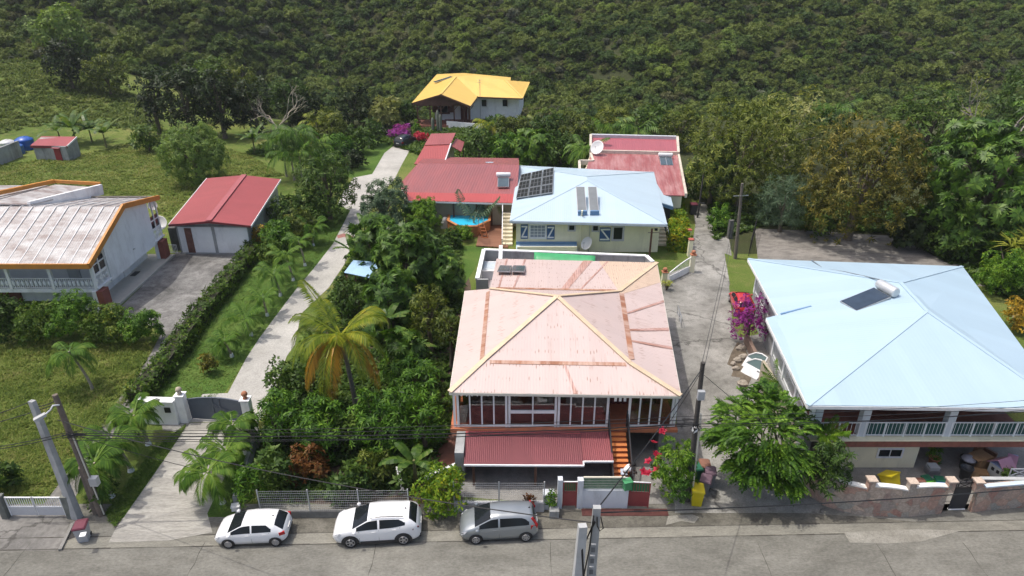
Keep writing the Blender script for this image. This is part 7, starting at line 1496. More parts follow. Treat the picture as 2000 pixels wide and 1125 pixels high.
for i in range(n): b.beam(up(lerp(p, q, i/n), z(i/n)), up(lerp(p, q, (i+1)/n), z((i+1)/n)), .09, .05)
for u in (.02, .44, .56, .98): c = lerp(p, q, u); b.beam(up(c, .08)-Vector((0, .03, 0)), up(c, z(u))-Vector((0, .03, 0)), .05, .06)
for s in (0, .12):
    for i in range(8): u0, u1 = .44+i*.07, .44+(i+1)*.07; b.beam(up(lerp(p, q, u0), 1.35-s-.9*(i/8)**.8)-Vector((0, .04, 0)), up(lerp(p, q, u1), 1.35-s-.9*((i+1)/8)**.8)-Vector((0, .04, 0)), .03, .04)
b.build('frame', M('slate_frame', (.12, .14, .17), .45, .1), t)
ground_sheet('gate_slab', CONC, [(315, 825), (372, 827), (350, 845), (318, 840)], .02)
p = G(487, 870); b = MB(); b.box((p.x, p.y, .45), (1.3, .5, .9)); b.lathe((p.x, p.y, .9), [(.65, 0), (.6, .25), (.4, .45), (.05, .55)], 12, 1, .4); tag(b.build('side_wall', M('grey_mossy_wall', (.4, .38, .34), .9, .2, 2, grime=.5)), 'weathered grey wall with rounded top behind the right driveway palms', 'wall')
b = MB(); a, c = G(505, 852), G(462, 990); b.beam(up(a, .35), up(c, .35), .22, .7); tag(b.build('boundary_wall', GREYW), 'low grey boundary wall right of the lower driveway', 'wall')
b = MB(); a, c = G(905, 918), G(832, 950); b.beam(up(a, .35), up(c, .35), .2, .7); tag(b.build('low_white_wall', WHITE), 'low white wall slanting along the brick path', 'wall')
b = MB(); a, c = G(778, 925), G(786, 965); b.beam(up(a, .5), up(c, .25), .22, .06); tag(b.build('white_plank', WHITE), 'white plank lying slanted in the middle garden', 'plank')
p = G(463, 1001); b = MB(); b.box((p.x, p.y, .35), (.42, .32, .22), .2, .9); b.box((p.x, p.y, .5), (.46, .36, .06), .2); b.box((p.x, p.y, .12), (.1, .1, .25)); tag(b.build('meter_box', WHITE), 'small white meter box at the kerb behind the white hatchback', 'meter box')
# ------------------------------------------------------------------ stone wall of the right house
def stone_wall():
    base = [(1570, 962), (1610, 988), (1650, 1001), (1700, 1008), (1770, 1010), (1838, 1003)]; P = [G(*p) for p in base]; Q = [G(1896, 1001), G(1960, 994), G(2120, 982)]
    t = thing('stone_wall', 'crazy paved stone wall with white scalloped copings along the street', 'wall', P[3]); 
    def run(P, hs, nm):
        b = MB(); n = 0; vs = []; cum = [0]
        for a, c in zip(P, P[1:]): cum.append(cum[-1]+(c-a).length)
        N = 60; pts = []
        for i in range(N+1):
            s = cum[-1]*i/N; k = max(j for j in range(len(cum)-1) if cum[j] <= s+1e-6); pts.append(lerp(P[k], P[k+1], (s-cum[k])/(cum[k+1]-cum[k])))
        H = [hs(q) for q in pts]
        for y in (0, .28):
            for p, h in zip(pts, H): vs += [(p.x, p.y+y, 0), (p.x, p.y+y, h)]
        m = 2*(N+1); b.add(vs, [(2*i, 2*i+2, 2*i+3, 2*i+1) for i in range(N)]+[(m+2*i, m+2*i+1, m+2*i+3, m+2*i+2) for i in range(N)]+[(2*i+1, 2*i+3, m+2*i+3, m+2*i+1) for i in range(N)]+[(0, 1, m+1, m), (2*N, m+2*N, m+2*N+1, 2*N+1)]); b.build(nm, STONE, t); return pts, H
    BX = [G(1570, 960).x-1, G(1686, 1007).x, G(1764, 1010).x, G(1842, 1004).x]
    def ph(x):
        k = max(0, min(2, sum(x > q for q in BX)-1)); return max(0, min(1, (x-BX[k])/(BX[k+1]-BX[k])))
    sc = lambda p: 1.98-.24*ph(p.x)**2.4
    pts, H = run(P, sc, 'stonework')
    b = MB()
    for i in range(8, 60): 
        if abs(H[i]-H[i+1]) < .15: b.beam(up(pts[i], H[i]+.03)+Vector((0, .14, 0)), up(pts[i+1], H[i+1]+.03)+Vector((0, .14, 0)), .3, .08)
    b.build('coping', M('white_coping', (.8, .8, .76), .6, .05), t)
    run(Q, lambda p: 1.72, 'stonework')
    b = MB(); n = 20
    for i in range(n): u0, u1 = .04+i*.045, .04+(i+1)*.045; a = lerp(Q[0], Q[2], u0); c = lerp(Q[0], Q[2], u1); b.beam(up(a, 1.76)+Vector((0, .05, 0)), up(c, 1.76)+Vector((0, .05, 0)), .26, .08)
    b.build('coping', M('blue_white_coping', (.55, .64, .72), .6, .08), t)
    PM = M('pillar_stone', (.36, .26, .19), .85, .3, 7)
    for px, py, h, lb in ((1686, 1007, 2.35, 'stone pillar between the first two wall scallops'), (1764, 1010, 2.3, 'stone pillar between second and third wall scallops'), (1840, 1004, 2.2, 'stone pillar with pink tiled cap left of the black gate'), (1893, 1001, 2.05, 'stone pillar right of the black gate')):
        c = G(px, py); r = thing('wall_pillar', lb, 'pillar', (c.x, c.y+.14, 0), 'pillars of the stone wall'); b = MB(); b.box((0, 0, h-.35), (.34, .34, .7)); b.build('shaft', STONE, r, True); b = MB(); b.box((0, 0, h+.03), (.48, .48, .07)); b.build('cap', M('pillar_cap', (.52, .42, .34), .8, .2, 9), r, True)
    a, c = G(1845, 1000)+Vector((.25, .16, 0)), G(1890, 999)+Vector((-.1, .16, 0)); g = thing('black_gate', 'black metal gate with arched top in the stone wall', 'gate', a); b = MB(); b.beam(up(a, .78), up(c, .78), .05, 1.45); b.build('sheet', M('gate_navy', (.02, .022, .03), .5, .15), g)
    b = MB(); b.beam(up(a, .06), up(c, .06), .12, .06); b.build('sill', WHITE, g); b = MB()
    for z in (1.52, 1.85): b.beam(up(a, z), up(c, z), .05, .05)
    for u in (.0, .12, .88, 1): d = lerp(a, c, u); b.beam(up(d, 1.5), up(d, 1.87), .04, .04)
    b.beam(up(lerp(a, c, .12), 1.52), up(lerp(a, c, .88), 1.85), .03, .03); b.beam(up(lerp(a, c, .12), 1.85), up(lerp(a, c, .88), 1.52), .03, .03)
    for i in range(10): u0, u1 = .05+.09*i, .05+.09*(i+1); b.beam(up(lerp(a, c, u0), 1.85+.28*math.sin(math.pi*(u0-.05)/.9)), up(lerp(a, c, u1), 1.85+.28*math.sin(math.pi*(u1-.05)/.9)), .035, .035)
    b.beam(up(lerp(a, c, .5), 1.85), up(lerp(a, c, .5), 2.12), .03, .03); b.build('ironwork', BLACK, g)
    b = MB(); p, q = G(1905, 962), G(2120, 964)
    r = thing('block_wall', 'unfinished grey concrete block wall in the yard right of the black gate', 'wall', p); b.beam(up(p, .5), up(q, .5), .22, 1.0); b.build('blocks', M('grey_blocks', (.30, .33, .37), .85, .12, 2), r); b = MB(); b.beam(up(p, 1.02), up(q, 1.02), .24, .04); b.build('mortar_top', M('mortar_grey', (.5, .52, .53), .8, .1), r); b = MB()
    for k, z in enumerate((.25, .5, .75)): b.beam(up(p, z)-Vector((0, .113, 0)), up(q, z)-Vector((0, .113, 0)), .008, .018)
    for k in range(4):
        for i in range(14): c = lerp(p, q, (i+.5*(k % 2))/14); b.beam(up(c, .25*k)-Vector((0, .113, 0)), up(c, .25*k+.25)-Vector((0, .113, 0)), .018, .008)
    b.build('joints', M('block_joint', (.14, .15, .17), .9, .1), r)
stone_wall()
# ------------------------------------------------------------------ things in the right yard
def simple(name, lb, cat, p, parts, rz=0, group=None):
    t = thing(name, lb, cat, p, group, rz)
    for nm, mat, fn in parts: b = MB(); fn(b); b.build(nm, mat, t, True)
    return t
CARD = M('cardboard', (.3, .18, .085), .85, .15, 3); TG = M('toy_green', (.1, .42, .04), .4, .1); TB = M('toy_blue', (.02, .16, .42), .4, .1)
def tub(r, h): return lambda b: b.lathe((0, 0, 0), [(r*.75, 0), (r, h), (r*1.08, h), (r*1.08, h+.03), (r*.9, h+.02), (r*.7, .1)], 14)
simple('toy_box', 'green plastic toy box by the cream room corner', 'toy box', G(1808, 946), [('body', TG, lambda b: b.box((0, 0, .2), (.42, .42, .4), 0, 1.15)), ('lid', GRN, lambda b: b.box((0, .05, .43), (.48, .46, .06)))], .2)
simple('toy_box', 'blue and green plastic toy box nearest the black gate', 'toy box', G(1832, 948), [('body', TB, lambda b: b.box((0, 0, .2), (.42, .42, .4), 0, 1.15)), ('green_side', TG, lambda b: b.box((-.24, 0, .22), (.04, .3, .3))), ('lid', GRN, lambda b: b.box((0, .05, .43), (.48, .46, .06)))], -.15)
simple('clay_planter', 'orange clay pot with leafy plant under the balcony', 'plant pot', G(1822, 905), [('pot', TERRA, tub(.3, .4))]); tree('potted_plant', 'leafy green plant growing in the clay pot under the balcony', 'plant', 1822, 900, 872, 14, 'mango', trunk=False, size=.6)
simple('storage_crate', 'grey plastic crate stack between clay pot and toy boxes', 'crate', G(1818, 925), [('lower_crate', BGREY, lambda b: b.box((0, 0, .2), (.6, .5, .4), 0, 1.1)), ('upper_crate', M('crate_pale', (.35, .38, .4), .5, .1), lambda b: b.box((0, 0, .5), (.5, .45, .2), 0, 1.1))])
simple('dustbin', 'dark round plastic dustbin on the tiled yard', 'dustbin', G(1882, 934), [('body', M('bin_dark', (.035, .04, .045)), tub(.33, .75))]); simple('dustbin', 'dark tub heaped with grey cloth behind the dustbin', 'tub', G(1885, 915), [('body', M('bin_dark', (.035, .04, .045)), tub(.42, .7)), ('cloth', M('grey_cloth', (.3, .3, .33), .8, .2, 4), lambda b: b.lathe((0, 0, .68), [(.4, 0), (.33, .15), (.15, .25), (.02, .27)], 10))])
simple('cardboard_box', 'long cardboard box lying flat beside the dustbin', 'box', G(1905, 930), [('carton', CARD, lambda b: b.box((0, 0, .2), (1.1, .55, .4))), ('flap', M('card_light', (.4, .26, .13), .85, .1), lambda b: b.box((-.2, -.3, .3), (.4, .02, .3)))], -.25); simple('cardboard_box', 'big open cardboard box behind the long flat box', 'box', G(1908, 912), [('carton', CARD, lambda b: b.box((0, 0, .45), (.95, .8, .9), 0, 1.02)), ('flap', CARD, lambda b: b.box((-.6, 0, .92), (.35, .7, .02)))], .4)
simple('leather_armchair', 'brown armchair pushed back in the covered yard', 'armchair', G(1918, 902), [('seat', M('brown_leather', (.2, .1, .05), .5, .2), lambda b: b.box((0, 0, .3), (.85, .8, .35))), ('backrest', M('brown_leather', (.2, .1, .05)), lambda b: b.box((0, .4, .65), (.85, .2, .75), 0, .9)), ('arm', M('brown_leather', (.2, .1, .05)), lambda b: b.box((-.48, 0, .45), (.16, .8, .5))), ('arm', M('brown_leather', (.2, .1, .05)), lambda b: b.box((.48, 0, .45), (.16, .8, .5)))], .5)
PK = M('playhouse_pink', (.42, .22, .3), .6, .1)
simple('playhouse', 'small plastic playhouse with pink roof behind the block wall', 'playhouse', G(1948, 930), [('walls', M('playhouse_white', (.5, .52, .5), .6, .06), lambda b: b.box((0, 0, .45), (.8, .8, .9))), ('roof', PK, lambda b: b.facets([[(-.5, -.5, .85), (.5, -.5, .85), (.5, 0, 1.3), (-.5, 0, 1.3)], [(-.5, .5, .85), (.5, .5, .85), (.5, 0, 1.3), (-.5, 0, 1.3)]], .05)), ('window', BLACK, lambda b: b.box((-.41, -.15, .55), (.02, .16, .2))), ('window', BLACK, lambda b: b.box((-.41, .15, .55), (.02, .16, .2))), ('trim', M('playhouse_blue', (.3, .38, .6), .6, .1), lambda b: b.box((0, 0, .88), (.86, .86, .05)))], .35)
simple('plastic_slide', 'pink plastic slide right of the playhouse', 'slide', G(1968, 926), [('chute', PK, lambda b: b.beam((-.2, -.5, .25), (.2, .6, .95), .5, .12)), ('ladder', M('playhouse_blue', (.3, .38, .6)), lambda b: b.box((.25, .7, .45), (.45, .1, .9)))], -.3)
p = G(1990, 950); t = thing('white_rack', 'white folding rack with crossed bars above the block wall', 'rack', p); b = MB()
for z in (.75, 1.25): b.beam((-.8, 0, z), (1.2, 0, z), .05, .05)
for x in (-.8, 0.2, 1.2): b.beam((x, 0, 0), (x, 0, 1.28), .05, .05)
b.beam((-.8, 0, .75), (.2, 0, 1.25), .04, .04); b.beam((-.8, 0, 1.25), (.2, 0, .75), .04, .04); b.build('bars', WHITE, t, True)
tree('potted_plant', 'spiky green plant behind the block wall', 'plant', 1962, 945, 915, 9, 'bread', trunk=False, size=.4)
b = MB(); p = G(1790, 950); b.box((p.x, p.y, .18), (.75, .4, .36)); b.box((p.x+.05, p.y, .42), (.6, .36, .12)); tag(b.build('brick_stack', M('old_brick', (.22, .1, .07), .9, .3, 6)), 'stack of old bricks between the yellow bin and the cream room', 'bricks')
# ================================================================== pool and deck
def pool():
    c = G(916, 440); c = Vector((G(916, 427, 1.2).x, G(916, 426, 1.1).y+.2, 0)); t = thing('swimming_pool', 'octagonal timber clad above ground pool with turquoise water', 'swimming pool', c); R = 2.45; WD = M('pool_timber', (.4, .16, .06), .6, .2, 4)
    P8 = lambda r: [(r*math.cos(math.pi/8+i*math.pi/4), r*1.3*math.sin(math.pi/8+i*math.pi/4)) for i in range(8)]
    b = MB(); o, i_ = P8(R), P8(R-.14)
    for k in range(8): j = (k+1) % 8; b.prism([o[k], o[j], i_[j], i_[k]], 0, 1.18)
    b.build('wall', WD, t, True); b = MB(); o, i_ = P8(R+.08), P8(R-.22)
    for k in range(8): j = (k+1) % 8; b.prism([o[k], o[j], i_[j], i_[k]], 1.185, 1.23)
    b.build('rim', M('pool_rim', (.5, .2, .07), .55, .15, 3), t, True)
    b = MB(); b.prism(P8(R-.15), .1, 1.14); m, nt, bb = start('pool_water'); bb.inputs['Base Color'].default_value = (.04, .5, .74, 1); bb.inputs['Roughness'].default_value = .06; bump(nt, bb, noise(nt, pos(nt), 3.0, 3), .12, .05); b.build('water', m, t, True)
    l = Vector((1.4, -2.75, 0)); b = MB()
    for s in (-.28, .28): b.beam((l.x+s+.45, l.y-.85, 0), (l.x+s, l.y-.05, 1.35), .06, .14)
    for i in range(4): u = (i+.6)/4.4; b.box((l.x+.45*(1-u), l.y-.85+.8*u, 1.3*u), (.56, .2, .04))
    b.build('steps', M('step_timber', (.38, .13, .05), .6, .2, 3), t, True); b = MB()
    for s in (-.25, .25): b.tube([(l.x+s, l.y+.1, 1.2), (l.x+s, l.y+.1, 1.8), (l.x+s-.05, l.y+.4, 1.9), (l.x+s-.1, l.y+.65, 1.7), (l.x+s-.1, l.y+.65, .9)], .025, 6)
    b.build('handrail', STEEL, t, True)
    pts = [(940, 438), (992, 432), (992, 486), (930, 482)]; P = [G(*p) for p in pts]; b = MB(); b.prism([(p.x, p.y) for p in P], 0, .15); m, nt, bb = start('deck_boards'); ps = pos(nt); w = nd(nt, 'ShaderNodeTexWave', wave_type='BANDS', bands_direction='Y'); w.inputs['Scale'].default_value = 2.1; nt.links.new(ps, w.inputs[0]); cc = mix(nt, ramp(nt, w.outputs[1], [(0, 1), (.15, 0)]), ramp(nt, noise(nt, vscale(nt, ps, (.5, 6, 1)), 1, 4), [(.3, (.21, .09, .05)), (.7, (.31, .15, .09))]), (.07, .03, .02)); nt.links.new(cc, bb.inputs[0]); bb.inputs['Roughness'].default_value = .7
    tag(b.build('pool_deck', m), 'reddish timber deck beside the octagonal pool', 'deck')
    pp('palm_tree', 'thin half bare palm in front of the swimming pool', 926, 455, 432, 3.0, 4, 71, 16, 'grey', cx=926, rise=(1.0, 1.5), droop=(.35, .5), tr=.14)
    pp('palm_tree', 'pale drooping palm between pool and the blue roof', 962, 432, 395, 2.3, 10, 72, 16, 'pale', rise=(.2, 1.0), droop=(.8, 1.1))
    p = G(868, 445); b = MB(); b.box((p.x, p.y, .35), (.7, .6, .7)); b.lathe((p.x+.1, p.y, .7), [(.3, 0), (.32, .3), (.2, .5)], 10); tag(b.build('pool_pump', M('pump_white', (.6, .6, .58), .5, .1)), 'white pump housing at the left foot of the pool', 'pump')
pool()
tree('shrub', 'yellow-green shrub at the front of the octagonal pool', 'shrub', 903, 470, 442, 22, 'bright', 'shrubs of the middle garden', trunk=False); tree('shrub', 'dark shrub between pool front and breadfruit tree', 'shrub', 880, 485, 446, 20, 'mid', 'shrubs of the middle garden', trunk=False)
def shelter():
    a, c, d, e = G(672, 532, 2.0), G(735, 545, 2.0), G(738, 512, 2.3), G(690, 508, 2.3); t = thing('sheet_shelter', 'pale blue sheet shelter half hidden by garden trees', 'shelter', (a.x+1, a.y+1, 0)); rpart(t, 'roof', [[a, c, d, e]], M_roof('shelter_blue', (.36, .55, .76), (.4, .6, .8), .2), .05)
    for p in (a, c, d, e): b = MB(); b.box((lerp(p, Vector((a.x+1, a.y+1, 0)), .1).x, lerp(p, Vector((a.x+1, a.y+1, 0)), .1).y, 1), (.09, .09, 2)); b.build('post', BROWNT, t)
shelter()
# cactus group by the yellow house
for px, py, h, lb in ((846, 258, 2.4, 'shorter grey cactus column left of the tall one'), (856, 258, 3.6, 'tallest grey cactus column before the yellow roofed house'), (861, 259, 3.0, 'middle grey cactus column right of the tallest')): p = G(px, py); b = MB(); b.lathe((p.x, p.y, 0), [(.2, 0), (.26, .4), (.26, h*.8), (.18, h*.95), (.04, h)], 8); tag(b.build('cactus', M('cactus_grey', (.15, .17, .13), .8, .2, 3)), lb, 'cactus', 'column cacti')
# curved gate near the cream house
def curved_gate():
    p, q = G(1306, 552), G(1346, 532); t = thing('curved_gate', 'white swept top metal gate beside the cream house', 'gate', p); b = MB(); n = 16; z = lambda u: 1.0+.55*u**1.5+.15*math.sin(math.pi*u)
    b.beam(up(p, .35), up(q, .35), .05, .6); b.build('panel', WHITE, t); b = MB()
    for i in range(n+1): c = lerp(p, q, i/n); b.beam(up(c, .6), up(c, z(i/n)), .03, .03)
    for i in range(n): b.beam(up(lerp(p, q, i/n), z(i/n)), up(lerp(p, q, (i+1)/n), z((i+1)/n)), .07, .07)
    b.build('bars', WHITE, t)
    for px, py, lb, h in ((1350, 531, 'cream gate pillar with clay pot at the right end of the curved gate', 1.75), (1296, 557, 'cream gate pillar with clay pot at the left end of the curved gate', 1.3)):
        c = G(px, py); r = thing('gate_pillar', lb, 'pillar', c, 'pillars of the curved gate'); b = MB(); b.box((0, 0, h/2), (.42, .42, h)); b.build('shaft', CREAM, r, True); b = MB(); b.box((0, 0, h+.03), (.55, .55, .06)); b.build('cap', TERRA, r, True); s = simple('clay_pot', 'round clay pot on the '+('right' if px > 1320 else 'left')+' pillar of the curved gate', 'pot', c+Vector((0, 0, h+.06)), [('pot', TERRA, lambda b: b.lathe((0, 0, 0), [(.12, 0), (.2, .15), (.2, .28), (.15, .34)], 12))], 0, 'clay pots on gate pillars')
    b = MB(); a, c = G(1346, 500), G(1342, 482); b.beam(up(a, .7), up(c, .7), .2, 1.4); b.box((a.x, a.y, .85), (.4, .4, 1.7)); b.box((c.x, c.y, .9), (.4, .4, 1.8)); r = thing('side_fence', 'white garden wall with red capped posts along the lane', 'wall', a); b.build('wall', CREAM, r); b = MB()
    for k in (a, c): b = MB(); b.box((k.x, k.y, 1.8+(.05 if k is c else -.03)), (.5, .5, .1)); b.build('red_cap', M('red_cap', (.4, .1, .07), .7, .1), r)
curved_gate()
straps('agave', 'yellow striped rosette plant by the left pillar of the curved gate', 1302, 566, 545, 10, 12, 'lime')
b = MB(); a, c = G(1330, 640), G(1306, 560)
for z in (.35, .8): b.beam(up(a, z), up(lerp(a, c, .3), z), .04, .04)
for u in (0, .15, .3): k = lerp(a, c, u); b.beam(up(k, 0), up(k, .85), .04, .04)
tag(b.build('pipe_rail', STEEL), 'short grey pipe rail at the right side of the pink roof', 'rail')
b = MB(); a, c = G(1462, 500), G(1474, 455); n = 12
for i in range(n+1): k = lerp(a, c, i/n); b.beam(up(k, 0), up(k, 1.7), .04, .04)
for z in (.3, 1.0, 1.65): b.beam(up(a, z), up(c, z), .05, .05)
tag(b.build('pad_gate', BLACK), 'dark metal gate at the left end of the parking pad', 'gate')
b = MB(); k = G(1424, 465); b.box((k.x, k.y, 1.0), (.45, .35, 2.0), .2); tag(b.build('concrete_pier', M('dark_pier', (.12, .12, .11), .9, .3, 2)), 'weathered concrete pier beside the lane pole at the parking pad', 'pier')
# ================================================================== poles, lamp and wires
CP = M('pole_concrete', (.38, .39, .39), .85, .15, 2, grime=.35, bmp=.2); WPOLE = M('pole_timber', (.16, .13, .105), .9, .25, 5)
def pole(name, label, base, top, w0, w1, mat, ladder=False, rz=.5, round_=False, group='power poles'):
    t = thing(name, label, 'power pole', base, group); d = Vector(top)-Vector(base); b = MB()
    if round_: b.tube([(0, 0, -.3), d], [w0/2, w1/2], 12)
    else:
        vs = []
        for p, w in ((Vector((0, 0, -.3)), w0), (d, w1)):
            for k in range(4): a = rz+k*math.pi/2; vs.append(p+Vector((w*.72*math.cos(a), w*.55*math.sin(a), 0)))
        b.add(vs, [(3, 2, 1, 0), (4, 5, 6, 7)]+[(k, (k+1) % 4, (k+1) % 4+4, k+4) for k in range(4)])
    b.build('shaft', mat, t, True); return t, d
B1, T1 = G(152, 1012), GY(62, 783, G(152, 1012).y+.3); t1, d1 = pole('concrete_pole', 'concrete power pole behind the low white gate', B1, T1, .42, .26, CP)
B2, T2 = G(200, 1006), GY(107, 771, G(200, 1006).y+.4); t2, d2 = pole('timber_pole', 'timber power pole with a street lamp arm', B2, T2, .38, .26, WPOLE, round_=True)
b = MB(); b.beam(d2*.02+Vector((-.28, .02, 0)), d2*.42+Vector((-.1, 0, 0)), .28, .28); b.build('stub_brace', WPOLE, t2, True)
b = MB(); a = d2*.93; e = GY(88, 812, T2.y-1.2)-B2; e = Vector((d2.x-.3, d2.y-.6, d2.z-.72)); b.tube([a+Vector((.1, -.1, 0)), a+Vector((-.02, -.35, .15)), e+Vector((.15, .2, .1)), e], .045, 8); b.build('lamp_arm', M('lamp_arm_grey', (.6, .62, .63), .4, .05), t2, True); b = MB(); b.beam(e, e+Vector((-.42, -.3, -.15)), .24, .14); b.build('lamp_head', M('lamp_grey', (.45, .46, .46), .4, .05), t2, True)
b = MB(); k = d2*.3; b.box((k.x+.28, k.y, k.z), (.4, .3, .5)); b.build('junction_box', M('lamp_grey', (.45, .46, .46)), t2, True); b = MB(); b.tube([d2*.02+Vector((.19, -.1, 0)), d2*.7+Vector((.15, -.1, 0))], .035, 6); b.build('conduit', M('pale_pipe', (.6, .58, .5)), t2, True)
B3 = G(1342, 978); T3 = GY(1373, 708, B3.y+.1); t3, d3 = pole('timber_pole', 'dark timber power pole hung with cables at the lane mouth', B3, T3, .32, .22, M('pole_dark', (.06, .055, .05), .9, .3, 4), round_=True)
b = MB(); b.tube([d3*.02+Vector((.2, -.12, 0)), d3*.66+Vector((.17, -.1, 0))], .05, 6); b.build('conduit', M('pale_pipe', (.6, .58, .5)), t3, True); b = MB(); k = d3*.8; b.box((k.x+.02, k.y-.22, k.z), (.34, .22, .5)); b.build('junction_box', M('box_grey', (.38, .4, .42), .5, .1), t3, True); b = MB(); k = d3*.56; b.lathe((k.x-.1, k.y-.25, k.z), [(.05, -.2), (.16, -.05), (.16, .1), (.06, .2)], 10); b.build('white_cap', WHITE, t3, True)
B4, T4 = G(1436, 505), GY(1450, 358, G(1436, 505).y); t4, d4 = pole('timber_pole', 'timber power pole with a short crossbar beside the parking pad', B4, T4, .36, .24, M('pole_grey', (.15, .13, .11), .9, .25, 5), round_=True); b = MB(); k = d4*.84; b.beam(k+Vector((-.75, -.1, 0)), k+Vector((.65, -.1, .08)), .08, .08); b.build('crossbar', STEEL, t4, True)
B5 = G(1362, 425); t5, d5 = pole('lane_pole', 'thin dark pole beside the dark bin at the lane end', B5, B5+Vector((.1, 0, 5.2)), .22, .16, M('pole_dark', (.06, .055, .05)), round_=True)
h6 = 10.4; T6 = G(1166, 990, h6); t6, d6 = pole('ladder_pole', 'grey concrete pole with step recesses at the bottom of the picture, taller of the two', Vector((T6.x-.15, T6.y, 0)), T6, .52, .25, CP, rz=.75)
b = MB()
for i in range(9): k = d6*(1-.15-.05*i); w = lerp(.52, .25, 1-.15-.05*i); b.box((k.x-.02, k.y-w*.4, k.z), (.16, .06, .05))
b.build('step_ledge', M('ledge_pale', (.55, .55, .54), .8, .1), t6, True)
b = MB()
for i in range(8): k = d6*(1-.175-.05*i); w = lerp(.52, .25, 1-.175-.05*i); b.box((k.x-.02, k.y-w*.36, k.z), (.13, .04, .22))
b.build('recess_shade', M('recess_shade_grey', (.16, .165, .17), .9, .1), t6, True)  # dark boxes on the shaft paint the shade of its step recesses
T7 = G(1138, 1026, 9.9); t7, d7 = pole('concrete_pole', 'smooth pale concrete pole at the bottom of the picture, left of the ladder pole', Vector((T7.x-.25, T7.y, 0)), T7, .5, .27, M('pole_concrete_pale', (.45, .46, .46), .8, .1, 2, grime=.15), rz=.9)
WIRE = M('cable_black', (.012, .012, .013), .5, .2)
def wire(label, p, q, sag, r=.02, group='overhead cables', name='overhead_cable', mid=None):
    p = Vector(p); q = Vector(q); n = 22; b = MB(); b.tube([lerp(p, q, i/n)+Vector((0, 0, -4*sag*(i/n)*(1-i/n))) for i in range(n+1)], r, 5, False); return tag(b.build(name, WIRE), label, 'cable', group)
W = lambda px, py, y: GY(px, py, y)
yA, yB = 27.6, 28.7
K1 = W(130, 850, yA); K3 = W(1358, 828, yB)
for i, (dz0, dz1, sag, r, lb) in enumerate(((0, 0, .35, .03, 'thickest overhead cable from left poles to the lane pole'), (.12, .28, .3, .018, 'thin overhead cable just above the thickest one, left poles to lane pole'), (-.14, -.1, .45, .02, 'overhead cable just below the thickest one, left poles to lane pole'), (.25, .5, .25, .014, 'topmost thin wire between left poles and lane pole'), (-.3, .1, .5, .014, 'lowest thin wire between left poles and lane pole'))): wire(lb, K1+Vector((0, 0, dz0)), K3+Vector((0, 0, dz1)), sag, r)
K4 = W(2150, 792, 29.5)
for dz0, dz1, sag, r, lb in ((0, 0, .3, .022, 'thick overhead cable from lane pole to the right edge'), (.3, .35, .3, .014, 'upper thin wire from lane pole to the right edge'), (.5, .75, .25, .012, 'topmost wire from lane pole across the wide blue roof edge'), (-.15, .2, .35, .014, 'lower thin wire from lane pole to the right edge')): wire(lb, K3+Vector((0, 0, dz0)), K4+Vector((0, 0, dz1)), sag, r)
for px, py, k, lb in ((-60, 885, K1, 'thick cable from the left poles to the left edge'), (-60, 822, T1*1.0, 'cable from the concrete pole top to the left edge'), (-60, 838, T2-Vector((0, 0, .5)), 'wire from the timber pole to the left edge'), (-60, 880, K1+Vector((0, 0, .15)), 'thin cable beside the thick one at the left edge')): wire(lb, W(px, py, 27.5), k, .1, .022)
wire('cable joining the tops of the two left poles', T1+Vector((0, 0, -.35)), T2+Vector((0, 0, -.3)), .1, .025)
wire('slack drop wire from left poles over the lower driveway', K1+Vector((.1, 0, .2)), W(478, 935, 29.5), .25, .016); wire('long cable passing over the white sport utility car', W(112, 820, 27.6), T6+Vector((-.1, .05, -.75)), .6, .022); wire('cable from the ladder pole to the right edge', T6+Vector((.1, .05, -.3)), W(2150, 940, 24.0), .25, .024); wire('slanting cable from ladder pole up to the lane pole', T6+Vector((.05, .1, -.15)), T3-Vector((0, 0, .35)), .15, .024)
wire('wire over the lane, left of its twin', T3-Vector((.05, 0, .1)), T4-Vector((.1, 0, .9)), .35, .014, 'wires over the lane'); wire('wire over the lane, right of its twin', T3-Vector((-.1, 0, .3)), T4-Vector((-.1, 0, .8)), .35, .014, 'wires over the lane'); wire('drop wire from lane pole crossing the bright green tree', T3-Vector((0, 0, .6)), G(1700, 985, .5), .2, .013); wire('drop wire from the lane pole to the pink roof edge', T3-Vector((0, 0, .5)), G(1290, 850, 3.2), .1, .015)
b = MB(); T6b = T6-Vector((.12, .15, .3)); b.tube([T6b+Vector((.25, 0, .0)), T6b+Vector((.3, 0, -.25)), T6b+Vector((.36, 0, -.5)), T6b+Vector((.25, 0, -.62)), T6b+Vector((.15, 0, -.4)), T6b+Vector((.12, 0, 0))], .022, 6); b.tube([T6b+Vector((0, -.05, .1)), T6b+Vector((-.08, -.08, -1.4)), T6b+Vector((-.3, -.1, -3.5)), T6b+Vector((-.55, -.1, -6))], .025, 6); b.tube([T6b+Vector((.05, 0, -.2)), T6b+Vector((-.35, -.25, -1.2)), T6b+Vector((-.2, -.25, -3))], .05, 6); b.build('cable_loop', WIRE, t6)
b = MB(); k = K3-B3; 
for i in range(6): a = i*1.1; b.tube([k+Vector((0, -.15, .1)), k+Vector((.28*math.cos(a), -.2, .25*math.sin(a)-.1)), k+Vector((.12*math.cos(a+2), -.2, -.5+.1*i))], .025, 5)
b.build('cable_tangle', WIRE, t3, True); b = MB(); k = K1-B2
for i in range(5): a = i*1.3; b.tube([k+Vector((.2*math.cos(a), -.1, .15*math.sin(a))), k+Vector((.5, .05, .05*i-.1)), k+Vector((.9, .05, .0))], .025, 5)
b.build('cable_tangle', WIRE, t2, True)
